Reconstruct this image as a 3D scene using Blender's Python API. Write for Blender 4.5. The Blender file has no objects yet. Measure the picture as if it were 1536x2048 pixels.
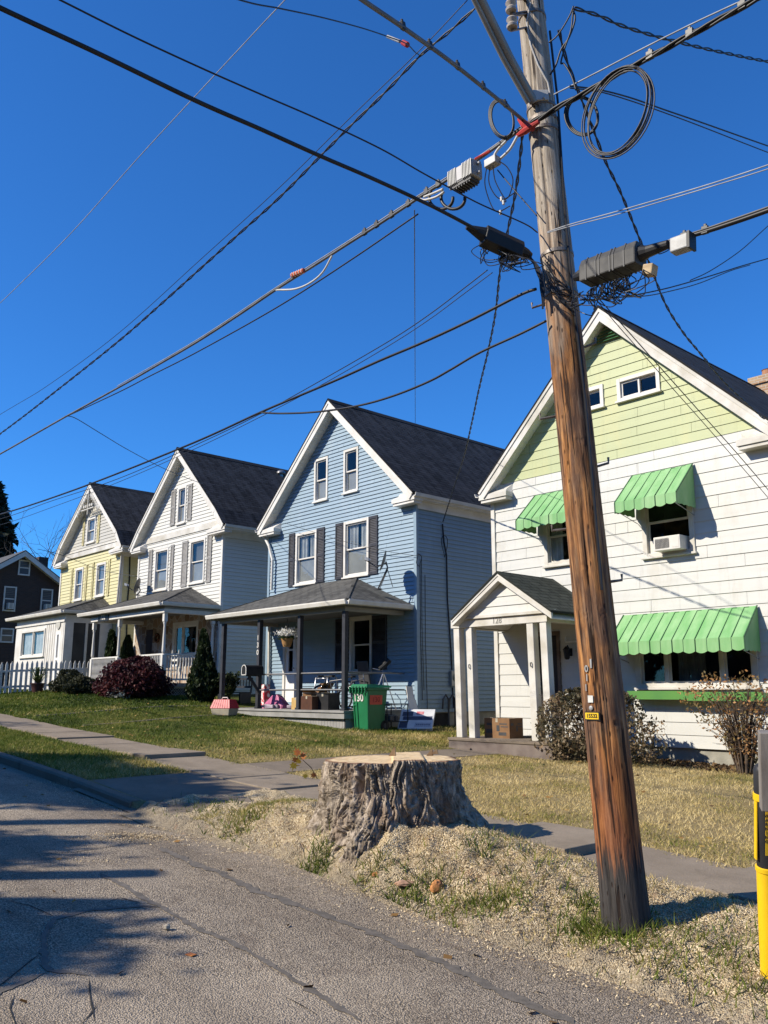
import bpy, bmesh, math, random
import numpy as np
from mathutils import Vector, Matrix
random.seed(7); rng = np.random.default_rng(7)
S = bpy.context.scene; COL = S.collection
# ------------------------------------------------------------------ camera (from the vanishing points of the house fronts)
FPX, PCX, PCY, EYE = 1736., 768., 1024., 1.65
PITCH = math.atan(361/FPX); YAW = math.atan(1932/math.hypot(FPX, 361))
FW = np.array([-math.sin(YAW)*math.cos(PITCH), math.cos(YAW)*math.cos(PITCH), math.sin(PITCH)])
RT = np.array([math.cos(YAW), math.sin(YAW), 0.]); UP = np.cross(RT, FW); CAM = np.array([0, 0, EYE])
def ray(x, y): return FW*FPX + RT*(x-PCX) - UP*(y-PCY)
def atY(x, y, Y): d = ray(x, y); return CAM + d*(Y/d[1])
def atX(x, y, X): d = ray(x, y); return CAM + d*(X/d[0])
def atD(x, y, D): d = ray(x, y); return CAM + d/FPX*D          # D = depth along the view axis
def depth(p): return float((np.asarray(p)-CAM) @ FW)
cam = bpy.data.cameras.new('camera'); cam.sensor_fit = 'VERTICAL'; cam.sensor_height = 36; cam.lens = FPX/2048*36
cam.clip_end = 3000; cam.clip_start = .05
co = bpy.data.objects.new('camera', cam); COL.objects.link(co)
co.location = CAM; co.rotation_euler = (math.pi/2+PITCH, 0, YAW); S.camera = co
# ------------------------------------------------------------------ light
AZ, EL = math.radians(26), math.radians(36)                   # direction the light travels, from +Y towards +X
sun = bpy.data.lights.new('sun', 'SUN'); sun.energy = 5.0; sun.angle = math.radians(.53); sun.color = (1, .92, .79)
so = bpy.data.objects.new('sun', sun); COL.objects.link(so)
dirv = Vector((math.sin(AZ)*math.cos(EL), math.cos(AZ)*math.cos(EL), -math.sin(EL)))
so.rotation_euler = dirv.to_track_quat('-Z', 'Y').to_euler(); so.location = (0, -20, 30)
w = bpy.data.worlds.new('World'); S.world = w; w.use_nodes = True
nt = w.node_tree; nt.nodes.clear()
sk = nt.nodes.new('ShaderNodeTexSky'); sk.sky_type = 'NISHITA'; sk.sun_disc = False
sk.sun_elevation = EL; sk.sun_rotation = math.pi + AZ; sk.altitude = 300; sk.air_density = 1.0; sk.dust_density = 0.0; sk.ozone_density = 3.0
bg = nt.nodes.new('ShaderNodeBackground'); bg.inputs[1].default_value = .05
ou = nt.nodes.new('ShaderNodeOutputWorld'); hs = nt.nodes.new('ShaderNodeMix'); hs.data_type = 'RGBA'; hs.blend_type = 'MULTIPLY'; hs.inputs[0].default_value = 1; hs.inputs[7].default_value = (.53, 1.56, 2.75, 1); nt.links.new(sk.outputs[0], hs.inputs[6]); nt.links.new(hs.outputs[2], bg.inputs[0]); nt.links.new(bg.outputs[0], ou.inputs[0])
S.view_settings.view_transform = 'Standard'; S.view_settings.look = 'None'; S.view_settings.exposure = .47; S.view_settings.gamma = 1
S.render.engine = 'CYCLES'; S.cycles.max_bounces = 6; S.cycles.transparent_max_bounces = 12
S.cycles.caustics_reflective = False; S.cycles.caustics_refractive = False
S.cycles.use_denoising = True
# ------------------------------------------------------------------ numpy value noise
def _h(ix, iy, iz, s):
    n = (ix*374761393 + iy*668265263 + iz*2147483647 + s*1274126177) & 0xffffffff
    n = ((n ^ (n >> 13)) * 1274126177) & 0xffffffff
    n = (n ^ (n >> 16)) & 0xffffffff
    return n/4294967295.
def vnoise(x, y, z=0., s=1):
    x, y, z = np.broadcast_arrays(np.asarray(x, float), np.asarray(y, float), np.asarray(z, float))
    ix, iy, iz = np.floor(x).astype(np.int64), np.floor(y).astype(np.int64), np.floor(z).astype(np.int64)
    fx, fy, fz = x-ix, y-iy, z-iz
    fx, fy, fz = fx*fx*(3-2*fx), fy*fy*(3-2*fy), fz*fz*(3-2*fz)
    r = 0
    for a in (0, 1):
        for b in (0, 1):
            for c in (0, 1):
                r = r + _h(ix+a, iy+b, iz+c, s)*(fx if a else 1-fx)*(fy if b else 1-fy)*(fz if c else 1-fz)
    return r
def fbm(x, y, z=0., s=1, o=4):
    r, a, t = 0, 1., 0
    for k in range(o):
        r = r + a*vnoise(np.asarray(x)*2**k, np.asarray(y)*2**k, np.asarray(z)*2**k, s+k); t += a; a *= .5
    return r/t
# ------------------------------------------------------------------ materials
MATS = {}
def nodes_of(name):
    m = bpy.data.materials.new(name); m.use_nodes = True; n = m.node_tree; n.nodes.clear()
    o = n.nodes.new('ShaderNodeOutputMaterial'); p = n.nodes.new('ShaderNodeBsdfPrincipled'); n.links.new(p.outputs[0], o.inputs[0])
    return m, n, p, o
def coords(n, space='pos', scale=(1, 1, 1), rot=(0, 0, 0)):
    if space == 'pos': src = n.nodes.new('ShaderNodeNewGeometry').outputs['Position']
    elif space == 'uv': src = n.nodes.new('ShaderNodeTexCoord').outputs['UV']
    else: src = n.nodes.new('ShaderNodeTexCoord').outputs['Object']
    mp = n.nodes.new('ShaderNodeMapping'); mp.inputs['Scale'].default_value = scale; mp.inputs['Rotation'].default_value = rot
    n.links.new(src, mp.inputs[0]); return mp.outputs[0]
def noise(n, vec, scale, detail=4, rough=.55):
    t = n.nodes.new('ShaderNodeTexNoise'); t.inputs['Scale'].default_value = scale; t.inputs['Detail'].default_value = detail
    t.inputs['Roughness'].default_value = rough; n.links.new(vec, t.inputs['Vector']); return t.outputs['Fac']
def ramp(n, fac, stops):
    r = n.nodes.new('ShaderNodeValToRGB'); e = r.color_ramp.elements
    while len(e) < len(stops): e.new(.5)
    for k, (p, c) in enumerate(stops):
        e[k].position = p; e[k].color = (*c, 1) if len(c) == 3 else c
    n.links.new(fac, r.inputs[0]); return r.outputs[0]
def mix(n, fac, a, b, mode='MIX'):
    x = n.nodes.new('ShaderNodeMix'); x.data_type = 'RGBA'; x.blend_type = mode
    for sock, v in ((x.inputs['Factor'], fac), (x.inputs['A'], a), (x.inputs['B'], b)) if False else ((x.inputs[0], fac), (x.inputs[6], a), (x.inputs[7], b)):
        if hasattr(v, 'is_linked') or isinstance(v, bpy.types.NodeSocket): n.links.new(v, sock)
        elif isinstance(v, (int, float)): sock.default_value = v
        else: sock.default_value = (*v, 1)
    return x.outputs[2]
def mathn(n, op, a, b=0.):
    x = n.nodes.new('ShaderNodeMath'); x.operation = op
    for sock, v in zip(x.inputs, (a, b)):
        if isinstance(v, bpy.types.NodeSocket): n.links.new(v, sock)
        else: sock.default_value = v
    return x.outputs[0]
def bump(n, p, h, strength, dist=.01):
    b = n.nodes.new('ShaderNodeBump'); b.inputs['Strength'].default_value = strength; b.inputs['Distance'].default_value = dist
    n.links.new(h, b.inputs['Height']); n.links.new(b.outputs[0], p.inputs['Normal'])
def pm(name, c1, c2=None, scale=3., rough=.7, bs=0., bscale=40., bdist=.004, detail=5, stretch=(1, 1, 1), metal=0., space='pos', lo=.35, hi=.65, spec=.3):
    """painted or plain surface: two tones mixed by noise, with optional fine bump"""
    if name in MATS: return MATS[name]
    m, n, p, o = nodes_of(name); v = coords(n, space, stretch)
    if c2 is None: c2 = tuple(c*.82 for c in c1)
    f = noise(n, v, scale, detail); c = ramp(n, f, [(lo, c1), (hi, c2)]); n.links.new(c, p.inputs['Base Color'])
    p.inputs['Roughness'].default_value = rough; p.inputs['Metallic'].default_value = metal
    p.inputs['Specular IOR Level'].default_value = spec
    if bs: bump(n, p, noise(n, v, bscale, 3), bs, bdist)
    MATS[name] = m; return m
def leafmat(name, stops, trans=.25, rough=.6):
    if name in MATS: return MATS[name]
    m, n, p, o = nodes_of(name)
    a = n.nodes.new('ShaderNodeAttribute'); a.attribute_name = 'tint'
    c = ramp(n, a.outputs['Fac'], stops); n.links.new(c, p.inputs['Base Color']); p.inputs['Roughness'].default_value = rough
    p.inputs['Specular IOR Level'].default_value = .25
    tr = n.nodes.new('ShaderNodeBsdfTranslucent'); n.links.new(c, tr.inputs[0]); ms = n.nodes.new('ShaderNodeMixShader')
    ms.inputs[0].default_value = trans; n.links.new(p.outputs[0], ms.inputs[1]); n.links.new(tr.outputs[0], ms.inputs[2]); n.links.new(ms.outputs[0], o.inputs[0])
    MATS[name] = m; return m
def glassmat(name, tint=(.9, .95, 1), refl=1.45):
    if name in MATS: return MATS[name]
    m, n, p, o = nodes_of(name); n.nodes.remove(p)
    t = n.nodes.new('ShaderNodeBsdfTransparent'); t.inputs[0].default_value = (*tint, 1)
    g = n.nodes.new('ShaderNodeBsdfGlossy'); g.inputs['Roughness'].default_value = .02
    v = coords(n, 'pos'); b = n.nodes.new('ShaderNodeBump'); b.inputs['Strength'].default_value = .08; b.inputs['Distance'].default_value = .02
    n.links.new(noise(n, v, 1.6, 2), b.inputs['Height']); n.links.new(b.outputs[0], g.inputs['Normal'])
    lw = n.nodes.new('ShaderNodeLayerWeight'); lw.inputs[0].default_value = .5; fr = n.nodes.new('ShaderNodeMath'); fr.operation = 'MULTIPLY_ADD'; pw_ = mathn(n, 'POWER', lw.outputs['Facing'], 4.); n.links.new(pw_, fr.inputs[0]); fr.inputs[1].default_value = .9; fr.inputs[2].default_value = .05 if refl < 1.55 else .08
    ms = n.nodes.new('ShaderNodeMixShader'); n.links.new(fr.outputs[0], ms.inputs[0]); n.links.new(t.outputs[0], ms.inputs[1]); n.links.new(g.outputs[0], ms.inputs[2])
    n.links.new(ms.outputs[0], o.inputs[0]); MATS[name] = m; return m
def shinglemat(name, c1, c2, streak):
    if name in MATS: return MATS[name]
    m, n, p, o = nodes_of(name); v = coords(n, 'uv')
    b = n.nodes.new('ShaderNodeTexBrick'); b.inputs['Scale'].default_value = 1; b.inputs['Brick Width'].default_value = .33; b.inputs['Row Height'].default_value = .14
    b.inputs['Mortar Size'].default_value = .018; b.inputs['Mortar Smooth'].default_value = .3; b.offset = .5; b.inputs['Bias'].default_value = 0
    b.inputs['Color1'].default_value = (*c1, 1); b.inputs['Color2'].default_value = (*c2, 1); b.inputs['Mortar'].default_value = tuple(c*.35 for c in c1)+(1,)
    n.links.new(v, b.inputs['Vector'])
    f = noise(n, coords(n, 'uv', (3, .5, 1)), 1.2, 5); c = mix(n, ramp(n, f, [(.4, (0, 0, 0)), (.7, (.6, .6, .6))]), b.outputs['Color'], streak)
    g = noise(n, v, 90, 2); c = mix(n, .35, c, ramp(n, g, [(.3, (.25, .25, .25)), (.7, (1, 1, 1))]), 'MULTIPLY')
    n.links.new(c, p.inputs['Base Color']); p.inputs['Roughness'].default_value = .9; p.inputs['Specular IOR Level'].default_value = .2
    inv = mathn(n, 'SUBTRACT', 1., b.outputs['Fac']); bump(n, p, mathn(n, 'ADD', inv, mathn(n, 'MULTIPLY', g, .4)), .6, .012)
    MATS[name] = m; return m
# ------------------------------------------------------------------ mesh builder
def set_tags(o, label=None, cat=None, group=None, kind=None):
    if label: o['label'] = label
    if cat: o['category'] = cat
    if group: o['group'] = group
    if kind: o['kind'] = kind
    return o
def thing(name, loc, label, cat, group=None, rot=None):
    o = bpy.data.objects.new(name, None); COL.objects.link(o); o.location = tuple(loc); o.empty_display_size = .2
    if rot: o.rotation_euler = rot
    bpy.context.view_layer.update()
    return set_tags(o, label, cat, group)
def wmat(o):
    m = Matrix.LocRotScale(o.location, o.rotation_euler, o.scale)
    return wmat(o.parent) @ m if o.parent else m
class MB:
    def __init__(s): s.v = []; s.f = []; s.uv = {}; s.sm = False
    def add(s, vs, fs):
        b = len(s.v); s.v += [tuple(map(float, p)) for p in vs]; s.f += [tuple(b+i for i in f) for f in fs]; return s
    def quad(s, a, b, c, d): return s.add([a, b, c, d], [(0, 1, 2, 3)])
    def box(s, x0, x1, y0, y1, z0, z1):
        vs = [(x, y, z) for x in (x0, x1) for y in (y0, y1) for z in (z0, z1)]
        return s.add(vs, [(0, 1, 3, 2), (4, 6, 7, 5), (0, 4, 5, 1), (2, 3, 7, 6), (0, 2, 6, 4), (1, 5, 7, 3)])
    def obox(s, c, ax, ay, az, hx, hy, hz):
        c, ax, ay, az = (np.asarray(q, float) for q in (c, ax, ay, az))
        vs = [c+ax*hx*i+ay*hy*j+az*hz*k for i in (-1, 1) for j in (-1, 1) for k in (-1, 1)]
        return s.add(vs, [(0, 1, 3, 2), (4, 6, 7, 5), (0, 4, 5, 1), (2, 3, 7, 6), (0, 2, 6, 4), (1, 5, 7, 3)])
    def prism(s, poly, vec):
        n = len(poly); p = [np.asarray(q, float) for q in poly]; vec = np.asarray(vec, float)
        return s.add(p+[q+vec for q in p], [tuple(range(n))[::-1], tuple(range(n, 2*n))]+[(i, (i+1) % n, n+(i+1) % n, n+i) for i in range(n)])
    def bar(s, a, b, wd, ht, up=(0, 0, 1)):
        a, b = np.asarray(a, float), np.asarray(b, float); d = b-a; L = np.linalg.norm(d); d /= L
        u = np.cross(d, np.asarray(up, float))
        if np.linalg.norm(u) < 1e-6: u = np.cross(d, (1, 0, 0))
        u /= np.linalg.norm(u); v = np.cross(u, d); return s.obox((a+b)/2, d, u, v, L/2, wd/2, ht/2)
    def tube(s, pts, r, n=8, cap=True):
        pts = [np.asarray(p, float) for p in pts]; m = len(pts); rs = r if hasattr(r, '__len__') else [r]*m
        t0 = pts[1]-pts[0]; t0 = t0/np.linalg.norm(t0); ref = np.array([0, 0, 1.]) if abs(t0[2]) < .9 else np.array([1., 0, 0])
        u = np.cross(t0, ref); u /= np.linalg.norm(u); b = len(s.v)
        for i in range(m):
            t = pts[min(i+1, m-1)]-pts[max(i-1, 0)]; t = t/(np.linalg.norm(t)+1e-9)
            u = u-t*(u@t); u /= (np.linalg.norm(u)+1e-9); w_ = np.cross(t, u)
            for k in range(n):
                a = 2*math.pi*k/n; s.v.append(tuple(pts[i]+rs[i]*(math.cos(a)*u+math.sin(a)*w_)))
        for i in range(m-1):
            for k in range(n):
                k2 = (k+1) % n; s.f.append((b+i*n+k, b+i*n+k2, b+(i+1)*n+k2, b+(i+1)*n+k))
        if cap: s.f.append(tuple(b+k for k in range(n))[::-1]); s.f.append(tuple(b+(m-1)*n+k for k in range(n)))
        return s
    def lathe(s, c, prof, n=20, ax=(0, 0, 1)):
        ax = np.asarray(ax, float); ax /= np.linalg.norm(ax); c = np.asarray(c, float)
        pts = [c+ax*h for r, h in prof]; t = ax; ref = np.array([1., 0, 0]) if abs(ax[0]) < .9 else np.array([0, 1., 0])
        u = np.cross(t, ref); u /= np.linalg.norm(u); w_ = np.cross(t, u); b = len(s.v)
        for (r, h), p in zip(prof, pts):
            for k in range(n):
                a = 2*math.pi*k/n; s.v.append(tuple(p+max(r, 1e-4)*(math.cos(a)*u+math.sin(a)*w_)))
        m = len(prof)
        for i in range(m-1):
            for k in range(n):
                k2 = (k+1) % n; s.f.append((b+i*n+k, b+i*n+k2, b+(i+1)*n+k2, b+(i+1)*n+k))
        s.f.append(tuple(b+k for k in range(n))[::-1]); s.f.append(tuple(b+(m-1)*n+k for k in range(n)))
        return s
    def build(s, name, mat, parent=None, smooth=False, bevel=0., tint=None, label=None):
        me = bpy.data.meshes.new(name); vs = s.v
        if parent is not None:
            mi = wmat(parent).inverted(); A = np.array(mi); V = np.asarray(vs)@A[:3, :3].T+A[:3, 3]; loc = None
        else:
            V = np.asarray(vs); mn, mx = V.min(0), V.max(0); loc = np.array([(mn[0]+mx[0])/2, (mn[1]+mx[1])/2, mn[2]]); V = V-loc
        me.from_pydata(V.tolist(), [], s.f); me.materials.append(mat)
        if s.uv:
            ul = me.uv_layers.new(name='UVMap')
            for pi, pl in enumerate(me.polygons):
                if pi in s.uv:
                    for li, uvc in zip(pl.loop_indices, s.uv[pi]): ul.data[li].uv = uvc
        if name not in ('pane', 'screen'):
            bm = bmesh.new(); bm.from_mesh(me); bmesh.ops.recalc_face_normals(bm, faces=bm.faces); bm.to_mesh(me); bm.free()
        if smooth:
            me.shade_smooth()
        o = bpy.data.objects.new(name, me); COL.objects.link(o)
        if parent is not None: o.parent = parent
        else: o.location = loc
        if smooth == 'auto':
            md = o.modifiers.new('edges', 'EDGE_SPLIT'); md.split_angle = math.radians(40)
        if bevel:
            md = o.modifiers.new('bevel', 'BEVEL'); md.width = bevel; md.segments = 2; md.limit_method = 'ANGLE'; md.angle_limit = math.radians(40)
        if tint is not None:
            at = me.attributes.new('tint', 'FLOAT', 'POINT'); at.data.foreach_set('value', np.asarray(tint, dtype=np.float32))
        if label: o['label'] = label
        return o
def npmesh(name, V, F, mat, parent=None, tint=None, smooth=False):
    """fast mesh from numpy arrays; F is (n,3) or (n,4)"""
    V = np.asarray(V, dtype=np.float64); F = np.asarray(F, dtype=np.int32); k = F.shape[1]
    loc = None
    if parent is not None:
        A = np.array(wmat(parent).inverted()); V = V@A[:3, :3].T+A[:3, 3]
    else:
        mn, mx = V.min(0), V.max(0); loc = np.array([(mn[0]+mx[0])/2, (mn[1]+mx[1])/2, mn[2]]); V = V-loc
    me = bpy.data.meshes.new(name); me.vertices.add(len(V)); me.vertices.foreach_set('co', V.astype(np.float32).ravel())
    me.loops.add(F.size); me.loops.foreach_set('vertex_index', F.ravel()); me.polygons.add(len(F))
    me.polygons.foreach_set('loop_start', np.arange(0, F.size, k, dtype=np.int32)); me.polygons.foreach_set('loop_total', np.full(len(F), k, dtype=np.int32))
    if smooth: me.polygons.foreach_set('use_smooth', np.ones(len(F), dtype=bool))
    me.update(calc_edges=True); me.materials.append(mat)
    if tint is not None:
        at = me.attributes.new('tint', 'FLOAT', 'POINT'); at.data.foreach_set('value', np.asarray(tint, dtype=np.float32))
    o = bpy.data.objects.new(name, me); COL.objects.link(o)
    if parent is not None: o.parent = parent
    else: o.location = loc
    return o
def text_mb(txt, origin, right, up, size, depth_=.004, bold=False):
    """lettering as mesh: the built-in font, turned to faces; returns an MB"""
    cu = bpy.data.curves.new('t', 'FONT'); cu.body = txt; cu.size = size; cu.extrude = depth_/2; cu.align_x = 'CENTER'; cu.align_y = 'CENTER'; cu.resolution_u = 3
    if bold: cu.offset = size*.02
    ob = bpy.data.objects.new('t', cu); COL.objects.link(ob); dg = bpy.context.evaluated_depsgraph_get(); me = bpy.data.meshes.new_from_object(ob.evaluated_get(dg))
    bpy.data.objects.remove(ob); r, u_ = np.asarray(right, float), np.asarray(up, float); r /= np.linalg.norm(r); u_ /= np.linalg.norm(u_); nrm = np.cross(r, u_); mb = MB()
    mb.add([np.asarray(origin)+r*v.co.x+u_*v.co.y+nrm*v.co.z for v in me.vertices], [tuple(p.vertices) for p in me.polygons]); bpy.data.meshes.remove(me)
    return mb
def leaves(P, size, aspect=1.6, tilt=None, tint=None, jitter=.5):
    """one bent-free quad per point; returns V,F,tint"""
    n = len(P); a = rng.normal(size=(n, 3)); a /= np.linalg.norm(a, axis=1)[:, None]
    if tilt is not None: a = a+np.asarray(tilt); a /= np.linalg.norm(a, axis=1)[:, None]
    b = rng.normal(size=(n, 3)); b -= a*(a*b).sum(1)[:, None]; b /= np.linalg.norm(b, axis=1)[:, None]
    s = size*(1+jitter*(rng.random(n)-.5)); ha = (a*(s*aspect/2)[:, None]); hb = b*(s/2)[:, None]
    V = np.stack([P-ha, P+hb*.9-ha*.1, P+ha, P-hb*.9-ha*.1], 1).reshape(-1, 3); F = np.arange(4*n).reshape(n, 4)
    t = np.repeat(rng.random(n) if tint is None else tint, 4); return V, F, t
# ------------------------------------------------------------------ terrain heights (metres; the street climbs to the left)
SX = [-400, -60, -40, -30, -26, -24, -20, -17, -14.4, -12, -10, -8, -6, -4, -2, 0, 10, 400]
SZ = [1.9, 1.75, 1.6, 1.36, 1.21, 1.11, .87, .71, .59, .43, .32, .22, .13, .02, -.06, -.1, -.15, -.15]
RX = [-400, -60, -40, -25, -20, -15.6, -12, -9.9, -7.5, -5.7, -4.2, -2.6, 0, 10, 400]
RZ = [1.8, 1.55, 1.3, .98, .76, .56, .34, .17, .03, -.13, -.23, -.3, -.34, -.38, -.38]
DX = [-60, -40, -32, -26, -22.6, -21, -16.5, -13, -9, -6, 10]
DZ = [.1, .15, .28, .37, .26, .15, .1, .02, .09, .15, .15]
YK, Y1, Y2 = 5.4, 7.22, 8.42           # kerb, near and far edge of the sidewalk
_sp = atD(783, 1600, 9.15); STUMP = (float(_sp[0]), float(_sp[1]))
def s_z(x): return np.interp(x, SX, SZ)
def r_z(x): return np.interp(x, RX, RZ)
def smooth(t): t = np.clip(t, 0, 1); return t*t*(3-2*t)
def gz(x, y):
    """ground height, all zones (vectorised)"""
    x, y = np.asarray(x, float), np.asarray(y, float)
    s, r = s_z(x), r_z(x); kh = np.interp(x, [-14, -10, -8.5, 0], [.09, .07, .035, .035])
    k = r+kh
    t = np.clip((y-YK)/(Y1-YK), 0, 1); verge = k+(s-k)*smooth(np.minimum(1, t*1.15))
    d = np.interp(x, DX, DZ)*smooth((y-Y2)/4.6)
    z = np.where(y < YK, r, np.where(y < Y1, verge, s+d))
    # sawdust and roots heaped round the stump
    q = np.hypot((x-STUMP[0]-.25)/1.75, (y-STUMP[1]+.08)/1.12)
    fr = np.clip((y-YK+.02)/.3, 0, 1)*np.clip((7.6-y)/.7, 0, 1); heap = .15*np.exp(-(q**2)*1.2)*fr; q4 = np.hypot((x-STUMP[0]-.85)/.62, (y-STUMP[1]+.1)/.5); heap = heap+.10*np.exp(-q4**2*1.2)*fr; q5 = np.hypot((x-STUMP[0]-.25)/.75, (y-STUMP[1]+.62)/.36); heap = heap+.15*np.exp(-q5**2*1.2)*fr
    q2 = np.hypot((x+8.35)/.9, (y-6.2)/.55); heap = heap+.16*np.exp(-q2**2*1.5)*np.clip((y-YK)/.2, 0, 1)
    q3 = np.hypot((x+5.2)/.8, (y-6.3)/.7); heap = heap+.1*np.exp(-q3**2*1.5)*np.clip((y-YK)/.2, 0, 1)
    z = z+heap
    z = np.where(y < -4.2, r+.12*smooth((-4.2-y)/.3)+np.clip(-6-y, 0, 40)*.02, z)
    return z
def sheet(name, xs, ys, zfun, mat, parent=None, smooth_=True):
    X, Y = np.meshgrid(xs, ys, indexing='ij'); Z = zfun(X, Y); n, m = X.shape
    V = np.stack([X, Y, Z], -1).reshape(-1, 3); i = np.arange(n*m).reshape(n, m)
    F = np.stack([i[:-1, :-1], i[1:, :-1], i[1:, 1:], i[:-1, 1:]], -1).reshape(-1, 4)
    return npmesh(name, V, F, mat, parent, smooth=smooth_)
def gpt(px, py, lift=0., d0=1.5, d1=60.):
    """the point of the ground seen at a pixel of the photograph"""
    d = ray(px, py); d = d/np.linalg.norm(d); ts = np.linspace(d0, d1, 6000); P = CAM+d*ts[:, None]
    below = P[:, 2] < gz(P[:, 0], P[:, 1]); k = int(np.argmax(below)); p = P[k].copy(); p[2] = gz(p[0], p[1])+lift; return p
# ------------------------------------------------------------------ ground materials
def mat_asphalt():
    m, n, p, o = nodes_of('asphalt'); v = coords(n)
    ag = n.nodes.new('ShaderNodeTexVoronoi'); ag.inputs['Scale'].default_value = 84; n.links.new(v, ag.inputs['Vector'])
    stone = ramp(n, ag.outputs['Distance'], [(.12, (.56, .48, .375)), (.42, (.345, .295, .23)), (.7, (.16, .135, .103))])
    rnd = n.nodes.new('ShaderNodeSeparateColor'); n.links.new(ag.outputs['Color'], rnd.inputs[0])
    stone = mix(n, .75, stone, ramp(n, rnd.outputs[0], [(0, (.5, .48, .46)), (.6, (.95, .93, .9)), (1, (1.4, 1.34, 1.25))]), 'MULTIPLY')
    big = noise(n, v, .9, 5); c = mix(n, .55, stone, ramp(n, big, [(.35, (.72, .70, .70)), (.65, (1.3, 1.25, 1.17))]), 'MULTIPLY')
    med = noise(n, v, 4, 5, .65); c = mix(n, ramp(n, med, [(.53, (0, 0, 0)), (.74, (.75, .75, .75))]), c, (.15, .115, .085)); pt_ = noise(n, v, .55, 3, .4); c = mix(n, ramp(n, pt_, [(.54, (0, 0, 0)), (.6, (.28, .28, .28))]), c, (.33, .275, .21))
    tr = noise(n, coords(n, 'pos', (.12, 1, 1)), 1.5, 4); c = mix(n, .6, c, ramp(n, tr, [(.36, (.72, .70, .68)), (.5, (1, 1, 1)), (.66, (1.28, 1.28, 1.27))]), 'MULTIPLY')
    # sawdust thinly blown over the road near the stump and along the gutter
    sep = n.nodes.new('ShaderNodeSeparateXYZ'); n.links.new(v, sep.inputs[0])
    gut = n.nodes.new('ShaderNodeMapRange'); gut.inputs[1].default_value = 4.7; gut.inputs[2].default_value = 5.45; gut.inputs[3].default_value = 0; gut.inputs[4].default_value = 1
    n.links.new(sep.outputs[1], gut.inputs[0]); fine = noise(n, v, 26, 4, .7)
    gm = mathn(n, 'MULTIPLY', gut.outputs[0], fine); c = mix(n, ramp(n, gm, [(.36, (0, 0, 0)), (.66, (.7, .7, .7))]), c, (.36, .30, .22))
    n.links.new(c, p.inputs['Base Color']); p.inputs['Roughness'].default_value = .88; p.inputs['Specular IOR Level'].default_value = .25
    h = mathn(n, 'ADD', mathn(n, 'MULTIPLY', ag.outputs['Distance'], -1.), mathn(n, 'MULTIPLY', noise(n, v, 150, 2), .5)); bump(n, p, h, .85, .012)
    return m
def mat_concrete(name, a, b):
    m, n, p, o = nodes_of(name); v = coords(n)
    c = ramp(n, noise(n, v, 1.7, 7, .65), [(.3, a), (.7, b)]); sp = noise(n, v, 70, 2)
    c = mix(n, .5, c, ramp(n, sp, [(.3, (.7, .7, .7)), (.75, (1.15, 1.13, 1.1))]), 'MULTIPLY')
    st = noise(n, v, 6, 4, .7); c = mix(n, ramp(n, st, [(.58, (0, 0, 0)), (.75, (.5, .5, .5))]), c, (.12, .1, .075))
    n.links.new(c, p.inputs['Base Color']); p.inputs['Roughness'].default_value = .92; p.inputs['Specular IOR Level'].default_value = .2
    bump(n, p, mathn(n, 'ADD', sp, mathn(n, 'MULTIPLY', st, 1.5)), .5, .008); return m
def mat_ground():
    """soil and turf under the blades: dry straw near the pole, greener up the street, sawdust by the kerb"""
    m, n, p, o = nodes_of('turf'); v = coords(n); sep = n.nodes.new('ShaderNodeSeparateXYZ'); n.links.new(v, sep.inputs[0])
    f = noise(n, v, 30, 5, .7); g = noise(n, v, 1.1, 4)
    dry = ramp(n, f, [(.3, (.14, .10, .045)), (.5, (.28, .21, .10)), (.72, (.40, .31, .16))])
    grn = ramp(n, f, [(.3, (.03, .04, .01)), (.55, (.085, .095, .024)), (.75, (.17, .16, .05))])
    k = n.nodes.new('ShaderNodeMapRange'); k.inputs[1].default_value = -18; k.inputs[2].default_value = -9; n.links.new(sep.outputs[0], k.inputs[0])
    kk = mathn(n, 'ADD', k.outputs[0], mathn(n, 'MULTIPLY', mathn(n, 'SUBTRACT', g, .5), 1.6)); c = mix(n, ramp(n, kk, [(.2, (0, 0, 0)), (.8, (1, 1, 1))]), grn, dry)
    n.links.new(c, p.inputs['Base Color']); p.inputs['Roughness'].default_value = .95; p.inputs['Specular IOR Level'].default_value = .1
    bump(n, p, f, .9, .03); return m
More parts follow.
